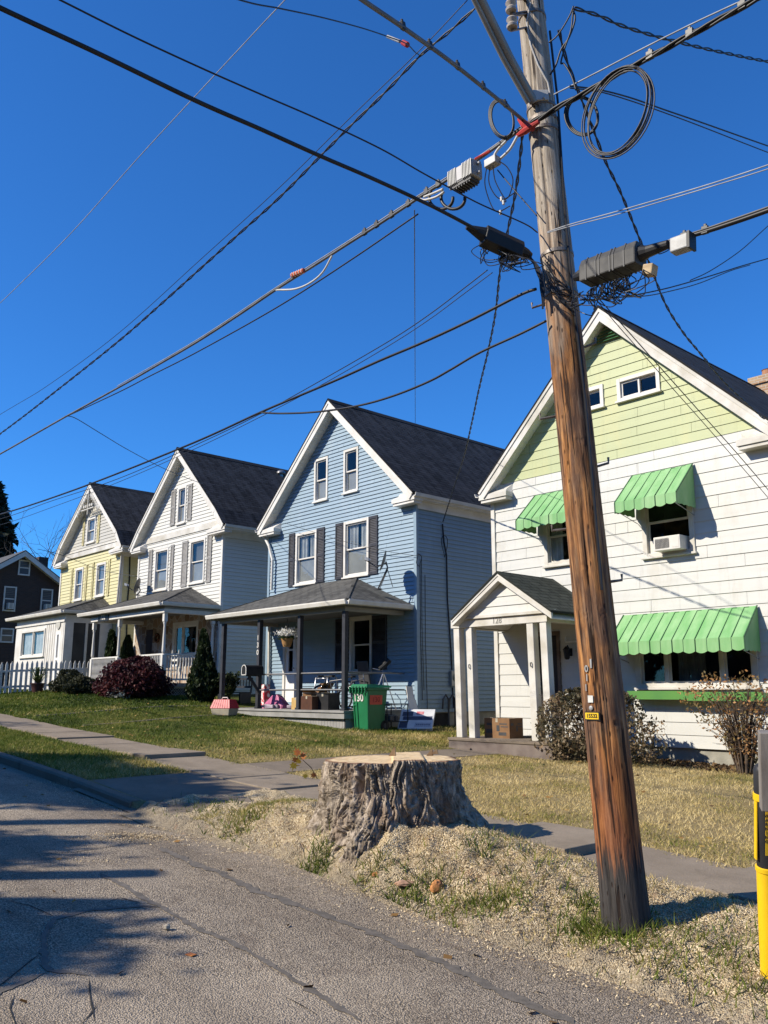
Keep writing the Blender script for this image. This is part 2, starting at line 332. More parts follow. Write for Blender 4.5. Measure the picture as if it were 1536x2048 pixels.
def mat_sawdust():
    m, n, p, o = nodes_of('sawdust'); v = coords(n); vo = n.nodes.new('ShaderNodeTexVoronoi'); vo.inputs['Scale'].default_value = 85; n.links.new(v, vo.inputs['Vector'])
    sc = n.nodes.new('ShaderNodeSeparateColor'); n.links.new(vo.outputs['Color'], sc.inputs[0])
    c = ramp(n, sc.outputs[0], [(0, (.27, .19, .10)), (.35, (.50, .385, .225)), (.7, (.64, .52, .33)), (1, (.74, .63, .44))])
    f = noise(n, v, 3.2, 6, .7); c = mix(n, ramp(n, f, [(.47, (0, 0, 0)), (.66, (.85, .85, .85))]), c, (.24, .185, .12))
    sep = n.nodes.new('ShaderNodeSeparateXYZ'); n.links.new(v, sep.inputs[0]); ed = n.nodes.new('ShaderNodeMapRange'); ed.inputs[1].default_value = YK+.38; ed.inputs[2].default_value = YK-.02; n.links.new(mathn(n, 'ADD', sep.outputs[1], mathn(n, 'MULTIPLY', mathn(n, 'SUBTRACT', noise(n, v, 5, 5, .7), .5), .9)), ed.inputs[0]); c = mix(n, mathn(n, 'MULTIPLY', ed.outputs[0], .85), c, ramp(n, noise(n, v, 60, 3, .7), [(.3, (.14, .115, .085)), (.5, (.25, .21, .155)), (.7, (.38, .32, .24))]))
    g2 = noise(n, v, 2.1, 6, .75); c = mix(n, mathn(n, 'MULTIPLY', ramp(n, g2, [(.56, (0, 0, 0)), (.68, (1, 1, 1))]), .7), c, (.19, .15, .115)); g3 = noise(n, v, 4.7, 5, .7); c = mix(n, mathn(n, 'MULTIPLY', ramp(n, g3, [(.6, (0, 0, 0)), (.7, (1, 1, 1))]), .55), c, (.36, .2, .12))
    n.links.new(c, p.inputs['Base Color']); p.inputs['Roughness'].default_value = .95; p.inputs['Specular IOR Level'].default_value = .1
    h = mathn(n, 'ADD', mathn(n, 'MULTIPLY', vo.outputs['Distance'], -1), mathn(n, 'MULTIPLY', f, 3)); bump(n, p, h, .9, .02); return m
ASPH, TURF, SAW = mat_asphalt(), mat_ground(), mat_sawdust()
CONC = mat_concrete('old_concrete', (.20, .16, .115), (.29, .235, .175)); CONC2 = mat_concrete('dark_concrete', (.155, .125, .092), (.23, .185, .14))
TAR = pm('tar', (.10, .087, .07), (.16, .138, .112), 14, .75, .5, 60, .006)
# ------------------------------------------------------------------ the ground sheet to the horizon, the road, kerb, sidewalk
xs = np.concatenate([[-400, -250, -150, -100, -80], np.arange(-64, -14, 1.), np.arange(-14, -1, .25), np.arange(-1, 14, 1.), [20, 40, 80, 150, 250, 400]])
ys = np.concatenate([[-300, -150, -80, -50, -30, -20], np.arange(-14, YK-.6, 1.), [YK-.3, YK-.001, YK+.02], np.arange(YK+.2, 15, .2), [16, 18, 22, 28, 40, 60, 100, 200, 400]])
def zg(x, y):
    z = gz(x, y); z = np.where((y < YK) & (y > -4.2), z-.06, z); z = np.where((x > -10.3) & (x < 2.5) & (y >= YK-.01) & (y < Y1), z-.22, z); return np.where((y > Y1-.1) & (y < Y2+.1), z-.05, z)
set_tags(sheet('ground', xs, ys, zg, TURF), kind='structure')
rx = np.concatenate([np.arange(-90, -14, 1.), np.arange(-14, 3, .12), np.arange(3, 60, 2.)]); ry = np.concatenate([np.arange(-4.3, 0, .4), np.arange(0, YK+.01, .1)])
def zroad(x, y): return gz(x, np.minimum(y, YK-.002))+.022*(fbm(x*.8, y*.8, 0, 5, 3)-.5)-.03*smooth((y-4.7)/.7)*(x < -8)
ROADZ = zroad
set_tags(sheet('road', rx, ry, zroad, ASPH), kind='structure')
vx = np.arange(-13.6, -.6, .05); vy = np.arange(YK-.06, Y1-.02, .05)
def zverge(x, y):
    z = gz(x, np.maximum(y, YK+.001)); b = fbm(x*2.3, y*2.3, 0, 9, 5)-.5; c = fbm(x*9, y*9, 0, 21, 3)-.5
    near = np.exp(-(np.hypot((x-STUMP[0]-.1)/1.5, (y-STUMP[1]+.3)/.95))**2); rt_ = 1-np.abs(2*fbm(x*2.6+3, y*3.4, 0, 44, 3)-1)
    o_ = .30*(fbm(x*1.3, 3.3, 0, 6, 3)-.5)+.10*(fbm(x*7, 1.1, 0, 8, 3)-.5); e = smooth((y-YK+.10-o_)/.24); z = z+(.15*b+.075*c+near*(.20*(rt_-.62)+.10*(fbm(x*6, y*6, 0, 57, 3)-.5)))*e+.006-.09*(1-e); over = np.clip((y-Y1+.02)/.40, 0, 1)
    return z-over*(.11+.25*(x < -8.3))-.02*(over > 0)
set_tags(sheet('verge', np.arange(-10.4, 3.2, .036), np.arange(YK-.26, Y1+.42, .033), zverge, SAW), kind='structure')
def ground_strip(name, poly_px, lift, mat, n=24):
    pass
# concrete kerb up the street
k = MB(); kx = np.arange(-60, -9.7, 1.9)
for a, b in zip(kx[:-1], kx[1:]):
    for (y0, y1, dz) in ((YK-.02, YK+.14, .012),):
        za, zb = gz(a, YK+.01)+dz, gz(b, YK+.01)+dz
        k.prism([(a+.004, y0, za-.3), (a+.004, y1, za-.3), (a+.004, y1, za+.005), (a+.004, y0+.03, za), (a+.004, y0+.006, za-.03)], (b-a-.008, 0, zb-za))
kerb = set_tags(k.build('kerb', CONC2, bevel=.012), kind='structure')
# sidewalk: separate slabs, a little out of level
sw = MB(); x = -60.
while x < 12:
    L = 1.22*(1+.06*(random.random()-.5)); x2 = x+L
    lift = random.uniform(-.008, .012); l2 = lift+random.uniform(-.012, .02)
    if -15.4 < x < -14.0: l2 += .035
    if -7.2 < x < -5.9: l2 += .05; lift += .03
    za, zb = float(s_z(x+.008)), float(s_z(x2-.008)); ya, yb = Y1+random.uniform(-.02, .02), Y2+random.uniform(-.02, .02)
    sw.prism([(x+.008, ya, za-.14), (x+.008, yb, za-.14), (x+.008, yb, za+.012+lift), (x+.008, ya, za+.012+lift)], (x2-x-.016, 0, zb-za+(l2-lift)))
    x = x2
set_tags(sw.build('sidewalk', CONC, bevel=.012), kind='structure')
# concrete crossing from the sidewalk to the kerb
ap = sheet('walkway', np.linspace(-12.15, -9.3, 30), np.linspace(YK-.1, Y1-.012, 24), lambda x, y: gz(x, np.maximum(y, YK+.001))+.012-.10*smooth((YK+.25-y)/.35)-.05*smooth((x+9.75)/.4), CONC2)
set_tags(ap, kind='structure')
# tar-sealed cracks and open cracks in the road
def crack(px, wd, nm, mat, lift=.005, wob=.55):
    pts = [gpt(*q) for q in px]; P = []
    for a, b in zip(pts[:-1], pts[1:]):
        for t in np.arange(0, 1, .03/max(.03, np.linalg.norm(b-a))): P.append(a+(b-a)*t)
    P.append(pts[-1]); P = np.array(P); d = np.gradient(P[:, :2], axis=0); d /= np.linalg.norm(d, axis=1)[:, None]+1e-9; nrm = np.stack([-d[:, 1], d[:, 0]], 1)
    i = np.arange(len(P)); off = (fbm(i*.07, 3., 0, 31, 3)-.5)*wd*1.2; ta = np.minimum(1, np.minimum(i, len(P)-1-i)/6.)
    wl = wd/2*(1+wob*4*(fbm(i*.45, 1., 0, 12, 4)-.5))*ta; wr = wd/2*(1+wob*4*(fbm(i*.41, 7., 0, 18, 4)-.5))*ta
    A = P[:, :2]+nrm*(off+wl)[:, None]; B = P[:, :2]+nrm*(off-wr)[:, None]; V = []
    for q in (A, B): V.append(np.column_stack([q, ROADZ(q[:, 0], q[:, 1])+lift]))
    V = np.concatenate(V); n = len(P); F = np.array([(j, j+1, n+j+1, n+j) for j in range(n-1)]); return npmesh(nm, V, F, mat)
seams = [([(319, 1694), (392, 1731), (456, 1758), (547, 1797), (638, 1829), (719, 1857), (814, 1901), (941, 1952), (1087, 2022), (1170, 2060)], .085),
         ([(196, 1744), (269, 1785), (319, 1817), (387, 1854), (478, 1895), (547, 1936), (638, 1995), (720, 2046)], .05),
         ([(330, 1815), (292, 1812), (182, 1819), (109, 1838), (84, 1864), (85, 1904), (96, 1943), (178, 1954)], .045), ([(96, 1943), (50, 1965), (0, 1985), (-60, 2010)], .05)]
for s_, w_ in seams: set_tags(crack(s_, w_, 'road_seam', TAR), kind='structure')
BLACK = pm('crack_dark', (.02, .02, .02), (.035, .033, .03), 20, .95)
for s_ in ([(85, 1905), (40, 1940), (0, 1972), (-40, 1990)], [(178, 1954), (180, 1990), (190, 2048)], [(200, 2000), (180, 2030), (150, 2060)], [(30, 1985), (20, 2020), (35, 2060)], [(292, 1808), (240, 1795), (205, 1808)], [(560, 1990), (600, 2010), (640, 2035)], [(60, 1710), (150, 1705), (250, 1690)], [(0, 1800), (60, 1812), (108, 1834)]):
    set_tags(crack(s_, .009, 'road_crack', BLACK, .004, .35), kind='structure')
# low concrete edging of the old path across the lawn
for a, b, nm in (((68, 1432), (430, 1413), 0), ((165, 1452), (425, 1431), 1)):
    A, B = gpt(*a), gpt(*b); mb = MB(); n = 40
    for i in range(n):
        p, q = A+(B-A)*i/n, A+(B-A)*(i+.96)/n
        p[2], q[2] = gz(p[0], p[1])-.012, gz(q[0], q[1])-.012; mb.bar(p, q, .07, .07)
    set_tags(mb.build('path_edging', CONC, bevel=.01), kind='structure')
# ------------------------------------------------------------------ house materials
def siding_mat(name, c, dirt=(.25, .22, .17), amount=.35, stainscale=1.2):
    m, n, p, o = nodes_of(name); v = coords(n)
    a = noise(n, coords(n, 'pos', (.35, .35, 3.2)), 2.2, 4); c1 = tuple(x*.9 for x in c)
    col = ramp(n, a, [(.3, c1), (.7, c)])
    st = noise(n, coords(n, 'pos', (1.6, 1.6, .5)), stainscale, 6, .7)
    col = mix(n, mathn(n, 'MULTIPLY', ramp(n, st, [(.54, (0, 0, 0)), (.78, (1, 1, 1))]), amount), col, dirt)
    sk_ = noise(n, coords(n, 'pos', (5, 5, .4)), 2.6, 5, .65); col = mix(n, mathn(n, 'MULTIPLY', ramp(n, sk_, [(.55, (0, 0, 0)), (.72, (1, 1, 1))]), amount*.55), col, tuple(x*.62 for x in c))
    g = noise(n, coords(n, 'pos', (2, 2, 30)), 6, 3)
    n.links.new(col, p.inputs['Base Color']); p.inputs['Roughness'].default_value = .5; p.inputs['Specular IOR Level'].default_value = .3
    bump(n, p, g, .12, .004); return m
M_BLUE = siding_mat('blue_siding', (.238, .325, .392), (.34, .41, .47), .45)
M_WHITE = siding_mat('white_siding', (.60, .59, .54), (.5, .47, .4), .25)
M_OLDWHITE = siding_mat('old_white_siding', (.565, .56, .52), (.40, .36, .28), .65, .9)
M_YEL = siding_mat('yellow_siding', (.60, .55, .30), (.5, .46, .3), .25)
M_PGREEN = siding_mat('pale_green_siding', (.405, .44, .235), (.50, .45, .2), .5, .7)
M_GREY = siding_mat('grey_white_siding', (.48, .46, .40), (.45, .42, .36), .3)
M_TRIM = pm('white_trim', (.66, .64, .59), (.56, .53, .47), 2.5, .5, .1, 30)
M_TRIM2 = pm('old_trim', (.62, .60, .55), (.44, .41, .34), 1.8, .55, .2, 30)
M_SOFFIT = pm('soffit_boards', (.70, .69, .64), (.6, .58, .52), 3, .6)
M_BEIGE = pm('beige_fascia', (.30, .285, .245), (.25, .235, .2), 2, .6)
M_ROOF = shinglemat('dark_shingles', (.015, .015, .016), (.044, .044, .046), (.076, .076, .080))
M_ROOF2 = shinglemat('porch_shingles', (.065, .063, .058), (.125, .12, .108), (.16, .155, .14))
M_ROOF3 = shinglemat('mossy_shingles', (.035, .042, .034), (.065, .072, .058), (.09, .095, .08))
M_CHAR = pm('charcoal_paint', (.022, .023, .028), (.036, .037, .044), 4, .55)
M_SHUT = pm('charcoal_shutter', (.026, .026, .031), (.045, .045, .052), 6, .5)
M_SHUTG = pm('taupe_shutter', (.30, .285, .26), (.24, .23, .21), 3, .5)
M_SHUTY = pm('straw_shutter', (.60, .54, .30), (.5, .43, .22), 3, .5)
M_GLASS = glassmat('window_glass', (.86, .9, .92), 1.5)
M_SCREEN = pm('insect_screen', (.20, .20, .195), (.26, .26, .25), 3, .6)
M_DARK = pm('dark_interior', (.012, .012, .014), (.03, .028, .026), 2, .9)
M_CURT = pm('curtain', (.62, .61, .56), (.46, .45, .41), 4, .8)
M_BLIND = pm('blind_slats', (.42, .41, .38), (.32, .31, .29), 3, .7)
M_FOUND = pm('foundation_block', (.36, .34, .28), (.24, .23, .19), 3, .9, .4, 30, .01)
M_METAL = pm('galvanised', (.42, .43, .43), (.3, .31, .31), 5, .42, 0, metal=.8)
M_DGREY = pm('dark_grey_plastic', (.05, .05, .052), (.07, .07, .07), 5, .5)
M_DOORW = pm('white_door', (.76, .75, .72), (.68, .67, .63), 2, .45)
M_GREENM = pm('green_metal', (.15, .35, .125), (.26, .445, .21), 2.6, .55, .08, 40, stretch=(2.2, 1, .5), lo=.3, hi=.7)
M_GREENV = pm('green_metal_bright', (.16, .38, .10), (.13, .33, .10), 2.4, .42)
M_GSEAM = pm('green_seam', (.03, .09, .035), (.04, .12, .05), 4, .5)
M_BLACK = pm('black_rubber', (.012, .012, .013), (.02, .02, .021), 8, .5)
M_FLOOR = pm('grey_deck', (.30, .29, .27), (.22, .215, .2), 3, .7, .2, 40)
# ------------------------------------------------------------------ house parts
def clap(mb, ul, ur, z0, z1, ex, d, holes, to3, jit=.002, joints=False):
    """lapped boards: every course is a slanted strip with a shadow lip; openings are left out"""
    zs = np.arange(z0, z1, ex)
    for za in zs:
        zb = min(za+ex, z1); dd = d+random.uniform(-jit, jit); cuts = sorted({za, zb, *[h[2] for h in holes if za < h[2] < zb], *[h[3] for h in holes if za < h[3] < zb]})
        for p, q in zip(cuts[:-1], cuts[1:]):
            op, oq = dd*(1-(p-za)/ex), dd*(1-(q-za)/ex); mid = (p+q)/2
            iv = [(None, None)]; hs = sorted((h[0], h[1]) for h in holes if h[2] <= mid <= h[3]); segs = []; cur = None
            lp, lq, rp, rq = ul(p), ul(q), ur(p), ur(q)
            if rp-lp < .01: continue
            edges = [(lp, lq)]
            for a, b in hs: edges += [(a, a), (b, b)]
            edges += [(rp, rq)]
            if joints:
                random.seed(int(za*997)); js = [random.uniform(lp+.3, rp-.3) for _ in range(2)] if rp-lp > 2 else []
                e2 = []
                for i in range(0, len(edges), 2):
                    e2.append(edges[i])
                    for jx in sorted(js):
                        if edges[i][0]+.15 < jx < edges[i+1][0]-.15: e2 += [(jx-.0025, jx-.0025), (jx+.0025, jx+.0025)]
                    e2.append(edges[i+1])
                edges = e2
            for i in range(0, len(edges), 2):
                (a0, a1), (b0, b1) = edges[i], edges[i+1]
                if b0-a0 < 1e-3: continue
                mb.quad(to3(a0, op, p), to3(b0, op, p), to3(b1, oq, q), to3(a1, oq, q))
                if p == za: mb.quad(to3(a0, 0, p), to3(b0, 0, p), to3(b0, op, p), to3(a0, op, p))
    return mb
def front(yf): return lambda u, off, z: (u, yf-off, z)
def sideR(xr): return lambda u, off, z: (xr+off, u, z)
def sideL(xl): return lambda u, off, z: (xl-off, u, z)
def rectpx(lb, rt, Y):
    a, b = atY(*lb, Y), atY(*rt, Y); return a[0], b[0], a[2], b[2]
def hole_of(r, m=.05): return (r[0]+m, r[1]-m, r[2]+m, r[3]-m)
def wavy(mb, x0, x1, z0, z1, y, amp=.02, n=26, ph=0.):
    xs_ = np.linspace(x0, x1, n); ys_ = y+amp*np.sin(np.arange(n)*1.9+ph)
    vs = [(x, yy, z) for z in (z0, z1) for x, yy in zip(xs_, ys_)]; return mb.add(vs, [(i, i+1, n+i+1, n+i) for i in range(n-1)])
def window(root, r, yf, inside='curtain', screen=True, kind='hung', casing=.085, frame=None, lintel=0.):
    u0, u1, z0, z1 = r; frame = frame or M_TRIM; f = MB(); c = casing
    f.box(u0, u0+c, yf-.04, yf+.09, z0, z1); f.box(u1-c, u1, yf-.04, yf+.09, z0, z1)
    f.box(u0+c, u1-c, yf-.04, yf+.09, z1-c-lintel, z1); f.box(u0+c, u1-c, yf-.038, yf+.09, z0+.03, z0+c)
    f.box(u0-.03, u1+.03, yf-.085, yf+.02, z0-.012, z0+.03)
    a0, a1, b0, b1 = u0+c, u1-c, z0+c, z1-c-lintel; t = .042; pane = MB(); scr = MB()
    if kind == 'hung':
        zm = b0+(b1-b0)*.5
        for (p, q, y) in ((zm-.02, b1, yf+.02), (b0, zm+.02, yf+.055)):
            f.box(a0, a0+t, y-.014, y+.014, p, q); f.box(a1-t, a1, y-.014, y+.014, p, q); f.box(a0+t, a1-t, y-.014, y+.014, p, p+t); f.box(a0+t, a1-t, y-.014, y+.014, q-t, q)
            pane.quad((a0+t, y, p+t), (a1-t, y, p+t), (a1-t, y, q-t), (a0+t, y, q-t))
        if screen: scr.quad((a0+t*.5, yf+.07, b0+t*.5), (a1-t*.5, yf+.07, b0+t*.5), (a1-t*.5, yf+.07, zm), (a0+t*.5, yf+.07, zm))
    elif kind == 'slider':
        xm = (a0+a1)/2
        for (p, q, y) in ((a0, xm+.02, yf+.02), (xm-.02, a1, yf+.055)):
            f.box(p, p+t, y-.014, y+.014, b0, b1); f.box(q-t, q, y-.014, y+.014, b0, b1); f.box(p+t, q-t, y-.014, y+.014, b0, b0+t); f.box(p+t, q-t, y-.014, y+.014, b1-t, b1)
            pane.quad((p+t, y, b0+t), (q-t, y, b0+t), (q-t, y, b1-t), (p+t, y, b1-t))
    else:                                                   # fixed panes split by mullions, kind is a list of fractions
        ed = [a0]+[a0+(a1-a0)*k for k in kind]+[a1]
        for i, (p, q) in enumerate(zip(ed[:-1], ed[1:])):
            y = yf+.03; p2, q2 = p+(.035 if i else 0), q-(.035 if i < len(ed)-2 else 0)
            if i: f.box(p-.035, p+.035, yf-.02, yf+.08, b0, b1)
            f.box(p2, p2+t, y-.014, y+.014, b0, b1); f.box(q2-t, q2, y-.014, y+.014, b0, b1); f.box(p2+t, q2-t, y-.014, y+.014, b0, b0+t); f.box(p2+t, q2-t, y-.014, y+.014, b1-t, b1)
            pane.quad((p2+t, y, b0+t), (q2-t, y, b0+t), (q2-t, y, b1-t), (p2+t, y, b1-t))
    w_ = f.build('window', frame, root, bevel=.006); pane.build('pane', M_GLASS, w_)
    if scr.v: scr.build('screen', M_SCREEN, w_)
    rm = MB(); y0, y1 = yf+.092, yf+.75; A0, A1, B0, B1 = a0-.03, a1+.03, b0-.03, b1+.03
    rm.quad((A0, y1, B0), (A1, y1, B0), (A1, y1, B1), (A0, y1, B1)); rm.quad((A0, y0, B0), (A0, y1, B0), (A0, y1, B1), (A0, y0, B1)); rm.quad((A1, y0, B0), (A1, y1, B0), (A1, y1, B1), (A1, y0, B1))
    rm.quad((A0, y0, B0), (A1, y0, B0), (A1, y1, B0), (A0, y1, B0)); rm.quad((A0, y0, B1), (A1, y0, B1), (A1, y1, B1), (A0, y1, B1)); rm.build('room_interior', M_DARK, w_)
    W = a1-a0
    if inside == 'curtain':
        cb = MB(); wavy(cb, a0+.02, a0+W*random.uniform(.44, .53), b0, b1, yf+.10, ph=random.random()*6); wavy(cb, a1-W*random.uniform(.40, .46), a1-.02, b0, b1, yf+.11, ph=random.random()*6); cb.build('curtain', M_CURT, w_)
    elif inside == 'sides':
        cb = MB(); wavy(cb, a0+.02, a0+W*.36, b0, b1, yf+.10); wavy(cb, a1-W*.3, a1-.02, b0, b1, yf+.11); cb.build('curtain', M_CURT, w_)
    elif inside == 'centre':
        cb = MB(); wavy(cb, a0+W*.3, a0+W*.56, b0, b1, yf+.22, n=40); cb.build('curtain', pm('dim_curtain', (.16, .16, .16), (.10, .10, .10), 4, .8), w_)
    elif inside == 'blind':
        bb = MB(); z = b1-.03; zend = b0+(b1-b0)*random.uniform(.25, .5)
        while z > zend: bb.quad((a0+.02, yf+.13, z), (a1-.02, yf+.13, z), (a1-.02, yf+.155, z-.03), (a0+.02, yf+.155, z-.03)); z -= .036
        bb.build('blind', M_BLIND, w_)
    return w_
def shutter(root, r, yf, mat, label=None):
    u0, u1, z0, z1 = r; b = MB(); y0, y1 = yf-.05, yf-.012; t = min(.05, (u1-u0)*.2)
    b.box(u0, u0+t, y0, y1, z0, z1); b.box(u1-t, u1, y0, y1, z0, z1); zm = (z0+z1)/2
    for p, q in ((z0, z0+.08), (zm-.04, zm+.04), (z1-.08, z1)): b.box(u0+t, u1-t, y0+.001, y1, p, q)
    for p, q in ((z0+.08, zm-.04), (zm+.04, z1-.08)):
        n = max(3, int((q-p)/.045)); h = (q-p)/n
        for i in range(n): b.prism([(u0+t, y1-.004, p+i*h), (u0+t, y1-.004, p+(i+1)*h), (u0+t, y1-.012, p+(i+1)*h), (u0+t, y0+.008, p+i*h)], (u1-u0-2*t, 0, 0))
    return b.build('shutter', mat, root, label=label)
def gable_house(root, xl, xr, yf, yb, zb, roofpts, yr, ex, wallmat, holes, split=None, gablemat=None, board=.026, roofmat=None, trim=None, soff=.06, gable_ex=None, side_ex=None):
    """walls of lapped boards, roof slab with overhang, rake boards, soffit, cornice returns. roofpts: (x,z) of the roof top from left eave to right eave"""
    trim = trim or M_TRIM; rp = roofpts; ix = int(np.argmax([p[1] for p in rp])); under = .2
    lx, lz = zip(*rp[:ix+1]); qx, qz = zip(*rp[ix:][::-1])
    def ul(z): return max(xl, float(np.interp(z+under, lz, lx)))
    def ur(z): return min(xr, float(np.interp(z+under, qz, qx)))
    ztop = rp[ix][1]-under-.03; zeL = float(np.interp(xl, lx, lz))-under
    w_ = MB(); cut = split if split else ztop
    clap(w_, ul, ur, zb, cut, ex, board, holes, front(yf), joints=True); se = side_ex or ex
    clap(w_, lambda z: yf, lambda z: yb, zb, zeL, se, board, [], sideR(xr)); clap(w_, lambda z: yf, lambda z: yb, zb, zeL, se*2, board, [], sideL(xl))
    w_.add([(xl, yb, zb), (xr, yb, zb), (xr, yb, zeL), (rp[ix][0], yb, ztop), (xl, yb, zeL)], [(0, 1, 2, 3, 4)])
    w_.build('wall', wallmat, root)
    if split:
        g = MB(); clap(g, ul, ur, split, ztop, gable_ex or ex, board, holes, front(yf), joints=True); g.build('gable_wall', gablemat, root)
    for x in (xl, xr): cb = MB(); cb.box(x-.045 if x == xl else x-.06, x+.06 if x == xl else x+.045, yf-.04, yf+.06, zb, zeL-.02); cb.build('corner_board', trim if wallmat is not M_BLUE else M_BLUE, root)
    fo = MB(); fo.box(xl+.03, xr-.03, yf+.04, yb-.04, zb-1.6, zb+.02); fo.build('foundation', M_FOUND, root)
    # roof
    rf = MB(); uvs = {}; th = .035; y0, y1 = yr-.03, yb+.3; run = 0.
    for (xa, za), (xb, zb_) in zip(rp[:-1], rp[1:]):
        L = math.hypot(xb-xa, zb_-za); nx, nz = -(zb_-za)/L, (xb-xa)/L
        if nz < 0: nx, nz = -nx, -nz
        top = [(xa, y0, za), (xb, y0, zb_), (xb, y1, zb_), (xa, y1, za)]; bot = [((x, y, z-th/nz) if abs(x-rp[ix][0]) < 1e-6 else (x-nx*th, y, z-nz*th)) for x, y, z in top]
        b0 = len(rf.f); rf.add(top+bot, [(0, 1, 2, 3), (7, 6, 5, 4), (0, 4, 5, 1), (2, 6, 7, 3), (0, 3, 7, 4), (1, 5, 6, 2)])
        uphill = zb_ > za; v0, v1 = (run, run+L) if uphill else (run+L, run); run = run+L
        uvs[b0] = [(y0, v0), (y0, v1), (y1, v1), (y1, v0)]
        for k in range(1, 6): uvs[b0+k] = [(y0, 0), (y0+.01, 0), (y0+.01, .01), (y0, .01)]
    rf.uv = uvs; ro = rf.build('roof', roofmat or M_ROOF, root)
    cap = MB(); ax, az = rp[ix]; cap.prism([(ax-.16, y0-.004, az-.135), (ax, y0-.004, az+.02), (ax+.16, y0-.004, az-.135), (ax, y0-.004, az+.004)], (0, y1-y0, 0)); cap.uv = {i: [(0, 0), (.1, 0), (.1, .1), (0, .1)] for i in range(len(cap.f))}; cap.build('ridge_cap', roofmat or M_ROOF, ro)
    # rake boards and soffit on both slopes
    rk = MB(); sf = MB()
    for (xa, za), (xb, zb_) in zip(rp[:-1], rp[1:]):
        L = math.hypot(xb-xa, zb_-za); nx, nz = -(zb_-za)/L, (xb-xa)/L
        if nz < 0: nx, nz = -nx, -nz
        def off(p, o): return (p[0], p[1]-o/nz) if abs(p[0]-rp[ix][0]) < 1e-6 else (p[0]-nx*o, p[1]-nz*o)
        a, b = (xa, za), (xb, zb_)
        for (o1, o2, ya, yb_) in ((th+.003, .10, yr-.022, yr+.01), (.095, .25, yr, yr+.03)):
            p = [off(a, o1), off(b, o1), off(b, o2), off(a, o2)]; rk.prism([(x, ya, z) for x, z in p], (0, yb_-ya, 0))
        p = [off(a, .19), off(b, .19), off(b, .21), off(a, .21)]; sf.prism([(x, yr+.03, z) for x, z in p], (0, yf-yr-.032, 0))
        nb = max(2, int(L/.16))
        for i in range(1, nb):
            c = (xa+(xb-xa)*i/nb, za+(zb_-za)*i/nb); q = off(c, .214); t_ = ((xb-xa)/L, (zb_-za)/L)
            sf.obox((q[0], (yr+yf)/2+.014, q[1]), (t_[0], 0, t_[1]), (0, 1, 0), (nx, 0, nz), .012, (yf-yr-.04)/2, .006)
    rk.build('rake_board', trim, root); sf.build('soffit', M_SOFFIT, root)
    # cornice returns and side eaves
    for sx, xw, (ex_, ez) in ((-1, xl, rp[0]), (1, xr, rp[-1])):
        c = MB(); xo = ex_; zi = ez-.03; inn = xw-sx*.62
        def P(x, y, z): return (x, y, z)
        x_a, x_b = sorted((xo, inn))
        c.box(x_a, x_b, yr+.031, yf+.01, zi-.17, zi-.06); c.box(min(xo-sx*.05, inn+sx*.03), max(xo-sx*.05, inn+sx*.03), yr+.06, yf+.01, zi-.24, zi-.17)
        c.add([(inn, yr+.031, zi-.06), (xo, yr+.031, zi-.06), (xo, yf, zi-.06), (inn, yf, zi-.06), (inn, yf-.01, zi+.14), (xw, yf-.01, zi+.2), (xw, yr+.2, zi+.06), (inn+sx*.1, yr+.2, zi+.04)], [(0, 1, 6, 7), (0, 7, 4, 3), (7, 6, 5, 4), (1, 2, 5, 6)])
        c.build('cornice_return', trim, root)
        e = MB(); xa_, xb_ = sorted((xw+sx*.03, xo)); e.box(xa_, xb_, yf+.011, yb+.2, zi-.14, zi-.115); e.box(*sorted((xo-sx*.03, xo)), yf+.011, yb+.2, zi-.115, zi-.012)
        e.box(*sorted((xw+sx*.03, xw+sx*.06)), yf+.011, yb, zi-.34, zi-.142)
        e.build('eave_trim', trim, root)
        gt = MB(); gt.prism([(xo+sx*.002, yr, zi-.10), (xo+sx*.075, yr, zi-.085), (xo+sx*.10, yr, zi+.0), (xo+sx*.085, yr, zi+.0), (xo+sx*.065, yr, zi-.07), (xo+sx*.002, yr, zi-.08)], (0, yb-yr, 0)); gt.build('gutter', trim, root)
